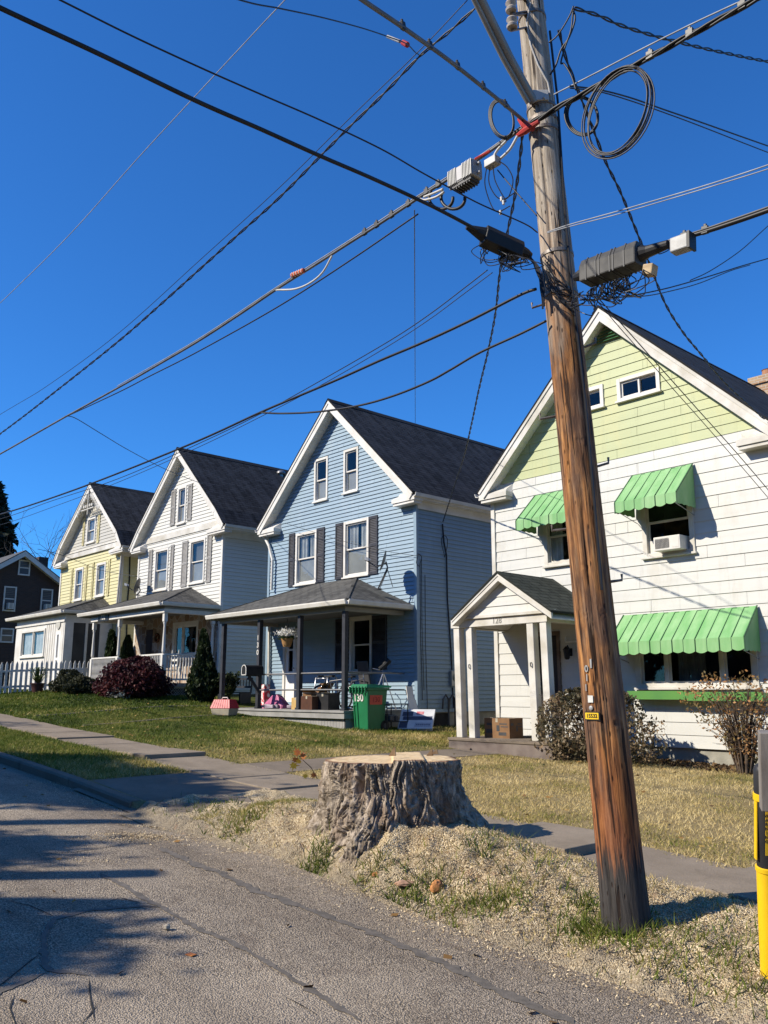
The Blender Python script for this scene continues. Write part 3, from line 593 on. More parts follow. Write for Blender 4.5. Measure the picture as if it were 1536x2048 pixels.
def hip_porch_roof(root, x0, x1, y0, yf, ze, zt, hl, hr, mat, trim=None):
    trim = trim or M_TRIM; rf = MB(); A, B, C_, D = (x0, y0, ze), (x1, y0, ze), (x1-hr, yf-.02, zt), (x0+hl, yf-.02, zt); E, F = (x0, yf-.02, ze), (x1, yf-.02, ze)
    sl = math.hypot(yf-y0, zt-ze); t = .03
    def dn(p): return (p[0], p[1], p[2]-t)
    rf.add([A, B, C_, D, E, F]+[dn(p) for p in (A, B, F, E)], [(0, 1, 2, 3), (1, 5, 2), (4, 0, 3), (0, 6, 7, 1), (1, 7, 8, 5), (4, 9, 6, 0), (6, 9, 8, 7)])
    rf.uv = {0: [(x0, 0), (x1, 0), (x1-hr, sl), (x0+hl, sl)], 1: [(y0, 0), (yf, 0), (yf, sl)], 2: [(yf, 0), (y0, 0), (yf, sl)]}
    for k in (3, 4, 5, 6): rf.uv[k] = [(0, .05), (.1, .05), (.1, .06), (0, .06)]
    ro = rf.build('porch_roof', mat, root)
    for a, b in ((B, C_), (A, D)):
        hc = MB(); a, b = np.array(a), np.array(b); hc.bar(a+(0, 0, .004), b+(0, 0, .004), .07, .02)
        hc.uv = {i: [(0, .03), (.3, .03), (.3, .1), (0, .1)] for i in range(len(hc.f))}; hc.build('hip_cap', mat, ro)
    g = MB(); prof = [(0, -.13), (.075, -.115), (.105, -.03), (.105, 0), (.09, 0), (.085, -.025), (0, -.04)]
    g.prism([(x0-.02, y0-a, ze+b-.015) for a, b in prof], (x1-x0+.04, 0, 0)); g.prism([(x1+a, y0-.02, ze+b-.015) for a, b in prof], (0, yf-y0-.02, 0)); g.prism([(x0-a, y0-.02, ze+b-.015) for a, b in prof], (0, yf-y0-.02, 0))
    g.build('gutter', trim, ro)
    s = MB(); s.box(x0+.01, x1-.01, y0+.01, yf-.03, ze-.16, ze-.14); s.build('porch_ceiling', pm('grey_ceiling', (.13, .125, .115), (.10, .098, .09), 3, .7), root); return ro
# ================================================================== the blue house, number 130
YB, RB = 16.0, 15.65
ap, tl = atY(657, 798, RB), atY(515, 1057, RB)
xc = ap[0]; ov = xc-(tl[0]-.05); xl, xr = -22.87, -16.17; ze = tl[2]
blue = thing('blue_house', (xc, YB, 1.1), 'narrow blue clapboard house with charcoal shutters and a dark posted porch', 'house')
b_at = [rectpx((629, 1007), (657.5, 912), YB), rectpx((688, 990), (718, 892.5), YB)]
b_w2 = [rectpx((591, 1173), (635, 1059), YB), rectpx((688, 1158), (739, 1034), YB)]
b_pw = rectpx((700, 1348), (745, 1230), YB); b_dr = rectpx((566, 1404), (597, 1256), YB)
bh = [hole_of(r) for r in b_at+b_w2+[b_pw]]+[(b_dr[0]+.03, b_dr[1]-.03, b_dr[2], b_dr[3]-.03)]
gable_house(blue, xl, xr, YB, YB+11, 1.15, [(xc-ov, ze), (xc, ap[2]), (xc+ov, ze)], RB, .113, M_BLUE, bh)
for i, r in enumerate(b_at): window(blue, r, YB, 'dark', casing=.075)
window(blue, b_w2[0], YB, 'curtain'); window(blue, b_w2[1], YB, 'curtain'); window(blue, b_pw, YB, 'dark', screen=False)
for lb, rt in (((578, 1175), (591.5, 1066)), ((634, 1166), (651, 1054)), ((672, 1160), (688.5, 1045)), ((739, 1150), (757, 1030))): shutter(blue, rectpx(lb, rt, YB), YB, M_SHUT)
pw = b_pw[1]-b_pw[0]
for a in (b_pw[0]-.62, b_pw[1]+.03): shutter(blue, (a, a+.58, b_pw[2]+.1, b_pw[3]-.03), YB, M_SHUT)
# door with a storm window
u0, u1, z0, z1 = b_dr; f = MB(); f.box(u0, u0+.1, YB-.05, YB+.06, z0, z1); f.box(u1-.1, u1, YB-.05, YB+.06, z0, z1); f.box(u0+.1, u1-.1, YB-.05, YB+.06, z1-.1, z1)
dz1 = z1-.1; fr = f; d = MB(); dm = z0+(dz1-z0)*.46
d.box(u0+.1, u1-.1, YB-.012, YB+.03, z0, dm-.06); d.box(u0+.1, u0+.24, YB-.012, YB+.03, dm-.06, dz1); d.box(u1-.24, u1-.1, YB-.012, YB+.03, dm-.06, dz1); d.box(u0+.24, u1-.24, YB-.012, YB+.03, dz1-.12, dz1)
d.box(u0+.24, u1-.24, YB-.006, YB+.02, dm+(dz1-dm)*.5, dm+(dz1-dm)*.5+.05)
do = d.build('door', M_DOORW, blue, bevel=.006); fr.build('door_frame', M_TRIM, do); MB().quad((u0+.24, YB+.01, dm-.06), (u1-.24, YB+.01, dm-.06), (u1-.24, YB+.01, dz1-.12), (u0+.24, YB+.01, dz1-.12)).build('pane', M_GLASS, do)
MB().box(u0, u1, YB+.3, YB+.32, z0, z1).build('room_interior', M_DARK, do); MB().lathe((u1-.16, YB-.012, z0+1.0), [(.02, 0), (.012, .03), (.028, .045), (.02, .07)], 12, (0, -1, 0)).build('handle', M_METAL, do)
# porch
PY = 14.0; g0, g1, hp = atY(415, 1233, 13.72), atY(690, 1194, 13.72), atY(713, 1156, YB)
px0, px1, pze, pzt = g0[0], -16.32, (g0[2]+g1[2])/2, hp[2]; hip_porch_roof(blue, px0, px1, 13.75, YB, pze, pzt, px1-hp[0], px1-hp[0], M_ROOF2)
fz = atY(690, 1424, 13.9)[2]+.0; FZ = fz+.03; bm_z = atY(693, 1222, PY)[2]
bm = MB(); bm.box(px0+.35, -16.6, PY-.07, PY+.07, bm_z, pze-.161); bm.box(-16.74, -16.6, PY+.07, YB-.03, bm_z+.002, pze-.161); bm.box(px0+.35, px0+.49, PY+.07, YB-.03, bm_z+.002, pze-.161); bm.build('porch_beam', M_BEIGE, blue)
posts = [(-16.68, PY), (-18.52, PY), (-20.38, PY), (-22.24, PY)]
for x, y in posts:
    p = MB(); p.box(x-.06, x+.06, y-.06, y+.06, FZ, bm_z); p.box(x-.08, x+.08, y-.08, y+.08, FZ, FZ+.05); p.build('porch_post', M_CHAR, blue, bevel=.008)
fl = MB(); fl.box(-22.6, -16.45, 13.78, YB-.03, FZ-.05, FZ)
fl.build('porch_floor', M_FLOOR, blue); rm = MB(); rm.box(-22.58, -16.47, 13.81, YB-.03, FZ-.19, FZ-.052); rm.build('porch_rim', M_FLOOR, blue)
skt = MB()
for i in range(52): skt.box(-22.5+i*.115, -22.5+i*.115+.108, 13.9, 13.93, .3, FZ-.19)
skt.box(-16.56, -16.53, 13.9, YB, .3, FZ-.19); skt.build('porch_skirt', M_FLOOR, blue)
rl = MB()
for z in (.92, .5):
    rl.tube([(-20.38, PY, FZ+z), (-18.52, PY, FZ+z), (-16.68, PY, FZ+z)], .021, 8); rl.tube([(-16.68, PY, FZ+z), (-16.6, YB-.05, FZ+z)], .021, 8)
rl.build('railing', pm('dull_pipe', (.16, .16, .16), (.22, .21, .2), 6, .45, metal=.6), blue)
nb = text_mb('1\n3\n0', (-20.38, PY-.066, FZ+1.72), (1, 0, 0), (0, 0, 1), .2, .012, True); nb.build('house_number', M_TRIM, blue)
# downspouts, meter, wiring on the side wall
M_DOWN = pm('downspout_paint', (.55, .62, .68), (.48, .54, .6), 3, .5)
ds = MB(); ds.tube([atY(*q, YB-.12) for q in ((517, 1058), (527, 1070), (538, 1092), (545, 1120), (543, 1180))], .045, 8); ds.tube([atY(539, 1205, YB-.08), atY(537, 1400, YB-.08)], .045, 8); ds.build('downspout', M_TRIM, blue)
SXB = xr+.03
mt = atX(905, 1357, SXB); m = MB(); m.box(SXB, SXB+.1, mt[1]-.13, mt[1]+.13, mt[2]-.2, mt[2]+.2); mo = m.build('electric_meter', M_METAL, blue, bevel=.01)
MB().lathe((SXB+.1, mt[1], mt[2]+.02), [(.1, 0), (.1, .03), (.085, .06), (.05, .09), (.0, .1)], 18, (1, 0, 0)).build('dial', glassmat('meter_glass', (.8, .85, .85), 1.5), mo)
wr = MB(); wr.tube([atX(*q, SXB+.02) for q in ((885, 1048), (888, 1085), (893, 1110), (895, 1200), (902, 1300), (904, 1340))], .02, 6); wr.tube([atX(*q, SXB+.015) for q in ((905, 1375), (908, 1416))], .018, 6)
lp = atX(889, 1082, SXB+.04)
wr.tube([lp+np.array((.04*math.sin(a*2), .10*math.cos(a), .3*math.sin(a)-.15)) for a in np.linspace(0, 12.5, 40)], .008, 5)
for xo, a, b in ((840, 1130, 1400), (850, 1150, 1420), (843, 1120, 1380)): wr.tube([atX(xo, a, SXB+.012), atX(xo+1, (a+b)/2, SXB+.012), atX(xo+5, b, SXB+.012)], .008, 5)
lp = atX(838, 1120, SXB+.05); wr.tube([lp+np.array((.03*math.sin(a*3), .08*math.cos(a), .17*math.sin(a))) for a in np.linspace(0, 20, 60)], .008, 5)
wr.build('service_wiring', M_BLACK, blue)
vp = MB(); b0 = atX(885, 1418, SXB+.06)
for k in (0, .25): vp.tube([b0+np.array((0, k, 0)), b0+np.array((.03, k, .25)), b0+np.array((.03, k+.1, .36)), b0+np.array((.03, k+.2, .25)), b0+np.array((.03, k+.2, -.7))], .025, 8)
vp.build('vent_pipe', M_DGREY, blue)
cw = MB(); a = atX(860, 1432, SXB+.0); cw.box(xr-.1, xr-.02, a[1]-.1, a[1]+.75, .75, 1.12); cw.build('cellar_window', M_DARK, blue)
# ================================================================== the white house with taupe shutters, number 132
ap, tl = atY(355, 895, RB), atY(259, 1095, RB); xc = ap[0]; xl, xr = -31.85, -25.7; ov = xc-tl[0]; ze = tl[2]
white = thing('white_house', (xc, YB, 1.5), 'white clapboard house with taupe shutters between the blue house and the yellow house', 'house')
w_at = rectpx((354, 1051), (375, 970), YB); w_2 = [rectpx((307.5, 1184.7), (339, 1094.7), YB), rectpx((378, 1170.5), (412.5, 1074.6), YB)]
w_pw = rectpx((344, 1318), (400, 1240), YB); w_dr = rectpx((292, 1326), (309, 1258), YB)
gable_house(white, xl, xr, YB, YB+11, 1.6, [(xc-ov, ze), (xc-ov+.55, ze+.62), (xc, ap[2]), (xc+ov-.55, ze+.62), (xc+ov, ze)], RB, .13, M_WHITE, [hole_of(r) for r in [w_at, w_pw]+w_2], board=.022)
window(white, w_at, YB, 'sides', casing=.09)
for r in w_2: window(white, r, YB, 'blind')
window(white, w_pw, YB, 'dark', kind=[.35], casing=.16, screen=False)
for lb, rt in (((341.7, 1052.5), (353.8, 979)), ((375.3, 1042), (386.8, 967.5)), ((296, 1183), (307.3, 1099)), ((339.3, 1180.7), (350, 1089)), ((362.7, 1174.8), (377.8, 1081)), ((413, 1166), (426, 1066))): shutter(white, rectpx(lb, rt, YB), YB, M_SHUTG)
bt = MB(); bz = atY(350, 1069, YB)[2]; bt.box(xl+.05, xr-.05, YB-.05, YB-.0, bz-.12, bz+.1); bt.build('belt_course', M_TRIM2, white)
g0, g1, hp = atY(158, 1228, 13.72), atY(322, 1200.5, 13.72), atY(382, 1175, YB); qx0, qx1, qze = g0[0], g1[0]+.0, (g0[2]+g1[2])/2
hip_porch_roof(white, qx0, qx1, 13.75, YB, qze, hp[2], 1.5, qx1-hp[0] if qx1 > hp[0] else 1.0, M_ROOF2)
bz = atY(327, 1226, PY)[2]; wx1 = atY(327, 1300, PY)[0]; wx0 = atY(186, 1300, PY)[0]; wxm = atY(237, 1300, PY)[0]; WF = atY(325, 1366, PY)[2]
bm = MB(); bm.box(wx0-.12, wx1+.1, PY-.09, PY+.09, bz+.13, qze-.161); bm.box(wx1-.08, wx1+.1, PY+.09, YB-.03, bz+.13, qze-.161); bm.box(wx0-.12, wx0+.06, PY+.09, YB-.03, bz+.13, qze-.161); bm.build('porch_beam', M_BEIGE, white)
bm = MB(); bm.box(wx0-.13, wx1+.11, PY-.10, PY+.10, bz, bz+.127); bm.box(wx1-.09, wx1+.11, PY+.10, YB-.03, bz, bz+.127); bm.box(wx0-.13, wx0+.07, PY+.1, YB-.03, bz, bz+.127); bm.build('porch_lintel', M_TRIM, white)
h = bz-WF
for x, y in ((wx0, PY), (wxm, PY), (wx1, PY), (wx1, YB-.2)):
    p = MB(); p.box(x-.065, x+.065, y-.065, y+.065, WF-.1, WF+h*.4); p.lathe((x, y, WF+h*.4), [(.06, 0), (.03, .03), (.058, .1), (.05, h*.2), (.035, h*.42), (.055, h*.46), (.03, h*.48)], 14); p.box(x-.062, x+.062, y-.062, y+.062, WF+h*.875, bz); p.build('porch_post', M_TRIM, white)
fl = MB(); fl.box(wx0-.2, wx1+.2, PY-.2, YB-.03, WF-.12, WF); fl.build('porch_floor', M_FLOOR, white)
lt = MB(); x1s = wx1+.12
for k in range(34):
    for sgn in (1, -1):
        y = PY-.5+k*.09; a = np.array((x1s, y, WF-.6)); b = np.array((x1s, y+sgn*.5, WF-.12)); 
        if min(a[1], b[1]) > PY-.12 and max(a[1], b[1]) < YB: lt.bar(a+(0.004*sgn, 0, 0), b+(.004*sgn, 0, 0), .006, .02, (1, 0, 0))
lt.bar((x1s, PY-.1, WF-.14), (x1s, YB, WF-.14), .03, .06)
for k in range(66):
    for sgn in (1, -1):
        x = wx0-.4+k*.09; a = np.array((x, PY-.14, WF-.6)); b = np.array((x+sgn*.5, PY-.14, WF-.12))
        if min(a[0], b[0]) > wx0 and max(a[0], b[0]) < wx1+.1: lt.bar(a+(0, .004*sgn, 0), b+(0, .004*sgn, 0), .006, .02, (0, 1, 0))
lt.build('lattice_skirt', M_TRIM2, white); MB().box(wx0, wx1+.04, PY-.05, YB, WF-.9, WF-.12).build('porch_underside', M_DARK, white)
rl = MB(); rz = WF+.92
def rails(a, b, nb):
    a, b = np.array(a, float), np.array(b, float)
    rl.bar(a+(0, 0, rz), b+(0, 0, rz), .07, .05); rl.bar(a+(0, 0, WF+.12), b+(0, 0, WF+.12), .05, .06)
    for i in range(1, nb):
        q = a+(b-a)*i/nb; rl.lathe((q[0], q[1], WF+.15), [(.02, 0), (.026, .12), (.014, .2), (.026, .4), (.014, .55), (.02, .62), (.02, .75)], 8)
rails((wx0, PY, 0), (wxm, PY, 0), 22); rl.build('railing', M_TRIM, white); rl = MB(); rails((wx1-1.6, PY, 0), (wx1, PY, 0), 14); rails((wx1, PY, 0), (wx1, YB-.2, 0), 17); rl.build('railing', M_TRIM, white)
def mat_stone():
    m, n, p, o = nodes_of('field_stone'); v = coords(n); vo = n.nodes.new('ShaderNodeTexVoronoi'); vo.inputs['Scale'].default_value = 3.4; vo.inputs['Randomness'].default_value = .9; n.links.new(v, vo.inputs['Vector'])
    sc = n.nodes.new('ShaderNodeSeparateColor'); n.links.new(vo.outputs['Color'], sc.inputs[0]); c = ramp(n, sc.outputs[1], [(0, (.16, .10, .06)), (.4, (.30, .21, .14)), (.7, (.42, .33, .25)), (1, (.24, .2, .18))])
    ve = n.nodes.new('ShaderNodeTexVoronoi'); ve.feature = 'DISTANCE_TO_EDGE'; ve.inputs['Scale'].default_value = 3.4; ve.inputs['Randomness'].default_value = .9; n.links.new(v, ve.inputs['Vector'])
    e = ramp(n, ve.outputs['Distance'], [(.02, (0, 0, 0)), (.07, (1, 1, 1))]); c = mix(n, e, (.42, .39, .34), c); n.links.new(c, p.inputs['Base Color']); p.inputs['Roughness'].default_value = .85
    bump(n, p, ve.outputs['Distance'], .8, .05); return m
st = MB(); pr = w_pw; sy = YB-.06
for r in ((xl+.1, w_dr[0], WF, bz+.4), (w_dr[1], pr[0], WF, bz+.4), (pr[1], xr-.1, WF, bz+.4), (pr[0], pr[1], WF, pr[2]), (pr[0], pr[1], pr[3], bz+.4), (w_dr[0], w_dr[1], w_dr[3], bz+.4)): st.box(r[0], r[1], sy, YB-.0, r[2], r[3])
st.build('stone_facing', mat_stone(), white)
d = MB(); d.box(w_dr[0]+.02, w_dr[1]-.02, YB-.055, YB-.03, WF, w_dr[3]-.02); d.box(w_dr[0]+.12, w_dr[1]-.12, YB-.062, YB-.056, WF+.9, w_dr[3]-.2); d.build('door', pm('dark_brown_door', (.04, .022, .014), (.06, .035, .02), 4, .5), white)
sg = MB(); c = atY(206, 1235, PY-.13); sg.box(c[0]-.42, c[0]+.42, PY-.13, PY-.092, c[2]-.13, c[2]+.14); so_ = sg.build('number_plaque', M_BLACK, white); text_mb('132', (c[0], PY-.134, c[2]+.005), (1, 0, 0), (0, 0, 1), .26, .006, True).build('house_number', M_TRIM, so_)
ds = MB(); ds.tube([atY(*q, YB-.1) for q in ((440, 1212), (432, 1222), (428, 1240), (420, 1390))], .04, 8); ds.build('downspout', M_TRIM2, white)
M_STEEL = pm('brushed_vent', (.28, .28, .28), (.2, .2, .2), 6, .4, metal=.7)
# ================================================================== the yellow house
ap, tl = atY(180, 965, RB), atY(106, 1126, RB); xc = ap[0]; xl, xr = -39.5, -33.4; ov = xc-tl[0]; ze = tl[2]
yel = thing('yellow_house', (xc, YB, 1.7), 'yellow clapboard house with a pale grey gable and a closed white front porch', 'house')
y_at = rectpx((172.6, 1089.5), (194, 1031.5), YB); y_2 = [rectpx((148, 1203.6), (168.7, 1133.6), YB), rectpx((190.5, 1195.6), (213.4, 1123), YB)]
bz = atY(185, 1103, YB)[2]
gable_house(yel, xl, xr, YB, YB+11, 1.7, [(xc-ov-.05, ze), (xc-ov+.5, ze+.7), (xc, ap[2]), (xc+ov-.5, ze+.7), (xc+ov+.05, ze)], RB, .14, M_YEL, [hole_of(r) for r in [y_at]+y_2], split=bz, gablemat=M_GREY, board=.022)
for r in [y_at]+y_2: window(yel, r, YB, 'curtain', casing=.1)
for lb, rt in (((165, 1092), (172.3, 1036)), ((194.3, 1086.5), (202.5, 1027)), ((140.5, 1204.7), (147.8, 1137)), ((169, 1200), (177, 1129)), ((182.5, 1198), (190.2, 1124)), ((213.7, 1192), (222.6, 1117.5))): shutter(yel, rectpx(lb, rt, YB), YB, M_SHUTY)
bt = MB(); bt.box(xl+.03, xr-.03, YB-.09, YB-.0, bz-.1, bz+.12); bt.prism([(xl+.03, YB-.12, bz+.122), (xl+.03, YB, bz+.122), (xl+.03, YB, bz+.2)], (xr-xl-.06, 0, 0)); bt.build('belt_course', M_TRIM2, yel)
gb = MB(); slp = (ap[2]-ze-.7)/(ov-.5); m_ = (1/math.hypot(1, slp), slp/math.hypot(1, slp))           # gingerbread in the gable peak
for sx in (-1, 1):
    for k in range(7):
        t = .35+k*.2; q = (xc+sx*t*m_[0]*.9, ap[2]-.28-t*m_[1]*.9-.05); gb.lathe((q[0], RB-.03, q[1]-.05), [(.085, 0), (.085, .03)], 10, (0, 1, 0))
        gb.bar((q[0], RB-.015, q[1]), (q[0]-sx*.05, RB-.015, q[1]-.2), .03, .03, (0, 1, 0))
gb.bar((xc-.62, RB-.01, ap[2]-1.2), (xc+.62, RB-.01, ap[2]-1.2), .04, .06, (0, 1, 0)); gb.bar((xc, RB-.012, ap[2]-.3), (xc, RB-.012, ap[2]-1.45), .05, .05, (0, 1, 0))
for k in range(5): gb.lathe((xc-.4+k*.2, RB-.03, ap[2]-1.05), [(.07, 0), (.07, .03)], 10, (0, 1, 0))
gb.build('gable_ornament', M_TRIM2, yel)
g0, g1, hp = atY(14, 1238, 13.72), atY(125, 1217, 13.72), atY(184, 1199, YB); zx0, zx1, zze = g0[0], g1[0], (g0[2]+g1[2])/2
hip_porch_roof(yel, zx0, zx1, 13.75, YB, zze, hp[2], 1.4, 1.4, M_ROOF2)
cx0, cx1, czt = atY(34, 1251, PY)[0], atY(131, 1240, PY)[0], zze-.17; cz0 = 1.5
wn = rectpx((40, 1317), (92, 1256), PY); dr = rectpx((104, 1372), (121.5, 1262), PY); dr = (dr[0], dr[1], 1.75, dr[3])
p = MB()
def panel(a, b, c, d, y=PY): p.box(a, b, y, y+.08, c, d)
panel(cx0, wn[0], cz0, czt); panel(wn[0], wn[1], cz0, wn[2]); panel(wn[0], wn[1], wn[3], czt); panel(wn[1], dr[0], cz0, czt); panel(dr[0], dr[1], dr[3], czt); panel(dr[1], cx1, cz0, czt)
x = wn[1]+.1
while x < cx1-.05:
    if not dr[0]-.05 < x < dr[1]+.05: p.box(x, x+.035, PY-.014, PY-.001, cz0, czt-.3)
    x += .21
p.box(cx0-.02, cx1+.02, PY-.05, PY-.015, czt-.28, czt-.2)
ry0, ry1 = PY+.35, YB-.55
p.box(cx1-.08, cx1, PY+.08, ry0, cz0, czt); p.box(cx1-.08, cx1, ry0, ry1, cz0, 2.55); p.box(cx1-.08, cx1, ry0, ry1, czt-.3, czt); p.box(cx1-.08, cx1, ry1, YB-.03, cz0, czt); p.box(cx0, cx0+.08, PY+.08, YB-.03, cz0, czt); p.box(cx1-.06, cx1-.005, (ry0+ry1)/2-.05, (ry0+ry1)/2+.05, 2.55, czt-.3)
p.build('porch_enclosure', M_TRIM, yel)
window(yel, wn, PY, 'curtain', kind=[.5], screen=False, casing=.1)
d = MB(); d.box(dr[0], dr[0]+.13, PY+.0, PY+.05, dr[2], dr[3]); d.box(dr[1]-.13, dr[1], PY, PY+.05, dr[2], dr[3]); d.box(dr[0]+.13, dr[1]-.13, PY, PY+.05, dr[3]-.13, dr[3]); d.box(dr[0]+.13, dr[1]-.13, PY, PY+.05, dr[2], dr[2]+.35); d.box(dr[0]+.13, dr[1]-.13, PY, PY+.05, dr[2]+1.15, dr[2]+1.25)
do = d.build('storm_door', M_DOORW, yel); MB().quad((dr[0]+.13, PY+.03, dr[2]+.35), (dr[1]-.13, PY+.03, dr[2]+.35), (dr[1]-.13, PY+.03, dr[3]-.13), (dr[0]+.13, PY+.03, dr[3]-.13)).build('screen', M_SCREEN, do)
fn = MB(); fc = (dr[0]+dr[1])/2
fn.lathe((fc, PY-.02, dr[3]+.28), [(.2, 0), (.2, .018)], 20, (0, -1, 0)); fn.build('fan_ornament', M_GREY, yel)
MB().box(cx1-.045, cx1-.035, ry0, ry1, 2.55, czt-.3).build('porch_screen', pm('dark_screen', (.035, .035, .036), (.06, .058, .055), 1.5, .7), yel)
ds = MB(); ds.tube([atY(*q, YB-.1) for q in ((243, 1093), (247, 1100), (243, 1112), (234, 1208))], .045, 8); ds.build('downspout', M_TRIM2, yel)
cd = MB(); X = xr+.04; cd.tube([atX(*q, X) for q in ((260, 1113), (259, 1160), (255, 1206), (253, 1290))], .03, 6); cd.build('service_wiring', M_BLACK, yel)
# ================================================================== the brown brick house at the far end
def mat_brick(name, a, b, mo, s=1.):
    m, n, p, o = nodes_of(name); g = n.nodes.new('ShaderNodeNewGeometry'); sp = n.nodes.new('ShaderNodeSeparateXYZ'); n.links.new(g.outputs['Position'], sp.inputs[0])
    cb = n.nodes.new('ShaderNodeCombineXYZ'); n.links.new(mathn(n, 'ADD', sp.outputs[0], sp.outputs[1]), cb.inputs[0]); n.links.new(sp.outputs[2], cb.inputs[1])
    t = n.nodes.new('ShaderNodeTexBrick'); t.inputs['Scale'].default_value = s; t.inputs['Brick Width'].default_value = .22; t.inputs['Row Height'].default_value = .075; t.inputs['Mortar Size'].default_value = .008
    t.inputs['Color1'].default_value = (*a, 1); t.inputs['Color2'].default_value = (*b, 1); t.inputs['Mortar'].default_value = (*mo, 1); n.links.new(cb.outputs[0], t.inputs['Vector'])
    n.links.new(t.outputs['Color'], p.inputs['Base Color']); p.inputs['Roughness'].default_value = .85; bump(n, p, mathn(n, 'SUBTRACT', 1., t.outputs['Fac']), .5, .01); return m
BX = -50.
M_BRK = mat_brick('brown_brick', (.055, .03, .022), (.035, .02, .016), (.05, .045, .04)); M_BRTRIM = pm('brick_house_trim', (.6, .58, .54), (.5, .48, .44), 3, .6)
ap = atX(51, 1100, BX+.4); e1 = atX(121, 1156, BX+.4); hw = e1[1]-ap[1]; yc = ap[1]; zr, zev = ap[2], e1[2]
brick = thing('brick_house', (BX, yc, 1.8), 'dark brown brick house with a low gable beyond the yellow house', 'house')
hw2 = hw+1.2; sl = (zr-zev)/hw; zev2 = zr-sl*hw2
w_ = MB(); yA, yB_ = yc-hw2+.4, yc+hw2-.4; zt = zr-.25; zw = zt-sl*(hw2-.4)
w_.add([(BX, yA, 0), (BX, yB_, 0), (BX, yB_, zw), (BX, yc, zt), (BX, yA, zw), (BX-12, yA, 0), (BX-12, yB_, 0), (BX-12, yB_, zw), (BX-12, yc, zt), (BX-12, yA, zw)], [(0, 1, 2, 3, 4), (9, 8, 7, 6, 5), (1, 6, 7, 2), (0, 4, 9, 5)]); w_.build('wall', M_BRK, brick)
rf = MB()
for s_ in (-1, 1):
    a, b = (yc, zr), (yc+s_*hw2, zev2); rf.prism([(BX+.45, a[0], a[1]), (BX+.45, b[0], b[1]), (BX+.45, b[0], b[1]-.06), (BX+.45, a[0], a[1]-.06)], (-13, 0, 0))
rf.build('roof', pm('grey_shingle', (.06, .06, .062), (.1, .1, .1), 8, .9), brick)
rk = MB()
for s_ in (-1, 1): rk.prism([(BX+.4, yc, zr-.065), (BX+.4, yc+s_*hw2, zev2-.065), (BX+.4, yc+s_*hw2, zev2-.36), (BX+.4, yc, zr-.36)], (.04, 0, 0)); rk.prism([(BX+.005, yc, zr-.28), (BX+.005, yc+s_*hw2, zev2-.28), (BX+.005, yc+s_*hw2, zev2-.31), (BX+.005, yc, zr-.31)], (.39, 0, 0))
rk.build('rake_board', M_BRTRIM, brick)
ch = MB(); c = atX(85, 1118, BX-5); ch.box(BX-5.5, BX-4.8, c[1]-.3, c[1]+.3, zr-2.5, c[2]+.1); ch.build('chimney', M_BRK, brick)
bwins = []
for lb, rt in (((35, 1150), (61, 1121.6)), ((4, 1222), (33.6, 1174)), ((79, 1224), (106, 1179)), ((-1, 1285), (28, 1257))):
    a, b = atX(*lb, BX), atX(*rt, BX); y0, y1, z0, z1 = a[1], b[1], a[2], b[2]; f = MB(); t = .075
    f.box(BX, BX+.06, y0, y0+t, z0, z1); f.box(BX, BX+.06, y1-t, y1, z0, z1); f.box(BX, BX+.06, y0+t, y1-t, z1-t, z1); f.box(BX, BX+.08, y0+t, y1-t, z0, z0+t); f.box(BX, BX+.04, y0+t, y1-t, (z0+z1)/2-.03, (z0+z1)/2+.03)
    w_ = f.build('window', M_BRTRIM, brick); MB().quad((BX+.02, y0+t, z0+t), (BX+.02, y1-t, z0+t), (BX+.02, y1-t, z1-t), (BX+.02, y0+t, z1-t)).build('pane', pm('shaded_glass', (.05, .06, .07), (.08, .09, .1), 2, .15, spec=.5), w_)
    bb = MB(); z = z1-t-.05
    while z > (z0+z1)/2+.05: bb.box(BX+.021, BX+.03, y0+t, y1-t, z-.05, z); z -= .1
    bb.build('blind', pm('shaded_blind', (.13, .12, .11), (.09, .085, .08), 3, .7), w_); bwins.append((y0, y1, z0, z1))
# ================================================================== the green and white house, number 128
GY, GR = 15.6, 15.3
ap, tl = atY(1197, 612, GR), atY(955, 985, GR); xc, ov, ze = ap[0], ap[0]-tl[0], tl[2]; xl, xr = -13.15, 2*xc+13.15
green = thing('green_and_white_house', (xc, GY, .6), 'white lapped-board house with a pale green gable and ribbed green metal awnings', 'house')
bz = atY(1038, 961, GY)[2]
g_aR = rectpx((1236.6, 807), (1319, 734.5), GY); wd = g_aR[1]-g_aR[0]; g_aL = (2*xc-g_aR[1]-.05, 2*xc-g_aR[0]-.05, g_aR[2], g_aR[3])
a = atY(1207, 770, GY)[0]; g_aL = (a-wd, a, g_aR[2], g_aR[3])
l0 = atY(1289, 1119, GY); r0 = atY(1393, 1106, GY); g_uR = (l0[0], r0[0], l0[2], 5.72)
l1 = atY(1091, 1136, GY); g_uL = (l1[0], l1[0]+r0[0]-l0[0], l1[2], 5.72)
l2, r2 = atY(1275.5, 1378.5, GY), atY(1521, 1374, GY); g_big = (l2[0], r2[0], l2[2], 3.02)
dr = (atY(1062, 1340, GY)[0], atY(1123, 1340, GY)[0], .76, 2.95)
holes = [hole_of(r) for r in (g_aR, g_aL, g_uR, g_uL, g_big)]+[dr]
gable_house(green, xl, xr, GY, GY+11, .63, [(xc-ov, ze), (xc, ap[2]), (xc+ov, ze)], GR, .236, M_OLDWHITE, holes, split=bz, gablemat=M_PGREEN, board=.015, trim=M_TRIM2, gable_ex=.2)
window(green, g_aR, GY, 'dark', kind='slider', screen=False); window(green, g_aL, GY, 'dark', kind='slider', screen=False)
window(green, g_uR, GY, 'dark', casing=.1, frame=M_TRIM2, screen=False); window(green, g_uL, GY, 'sides', casing=.1, frame=M_TRIM2, screen=False)
window(green, g_big, GY, 'centre', casing=.11, kind=[.25, .75], screen=False, frame=M_TRIM2)
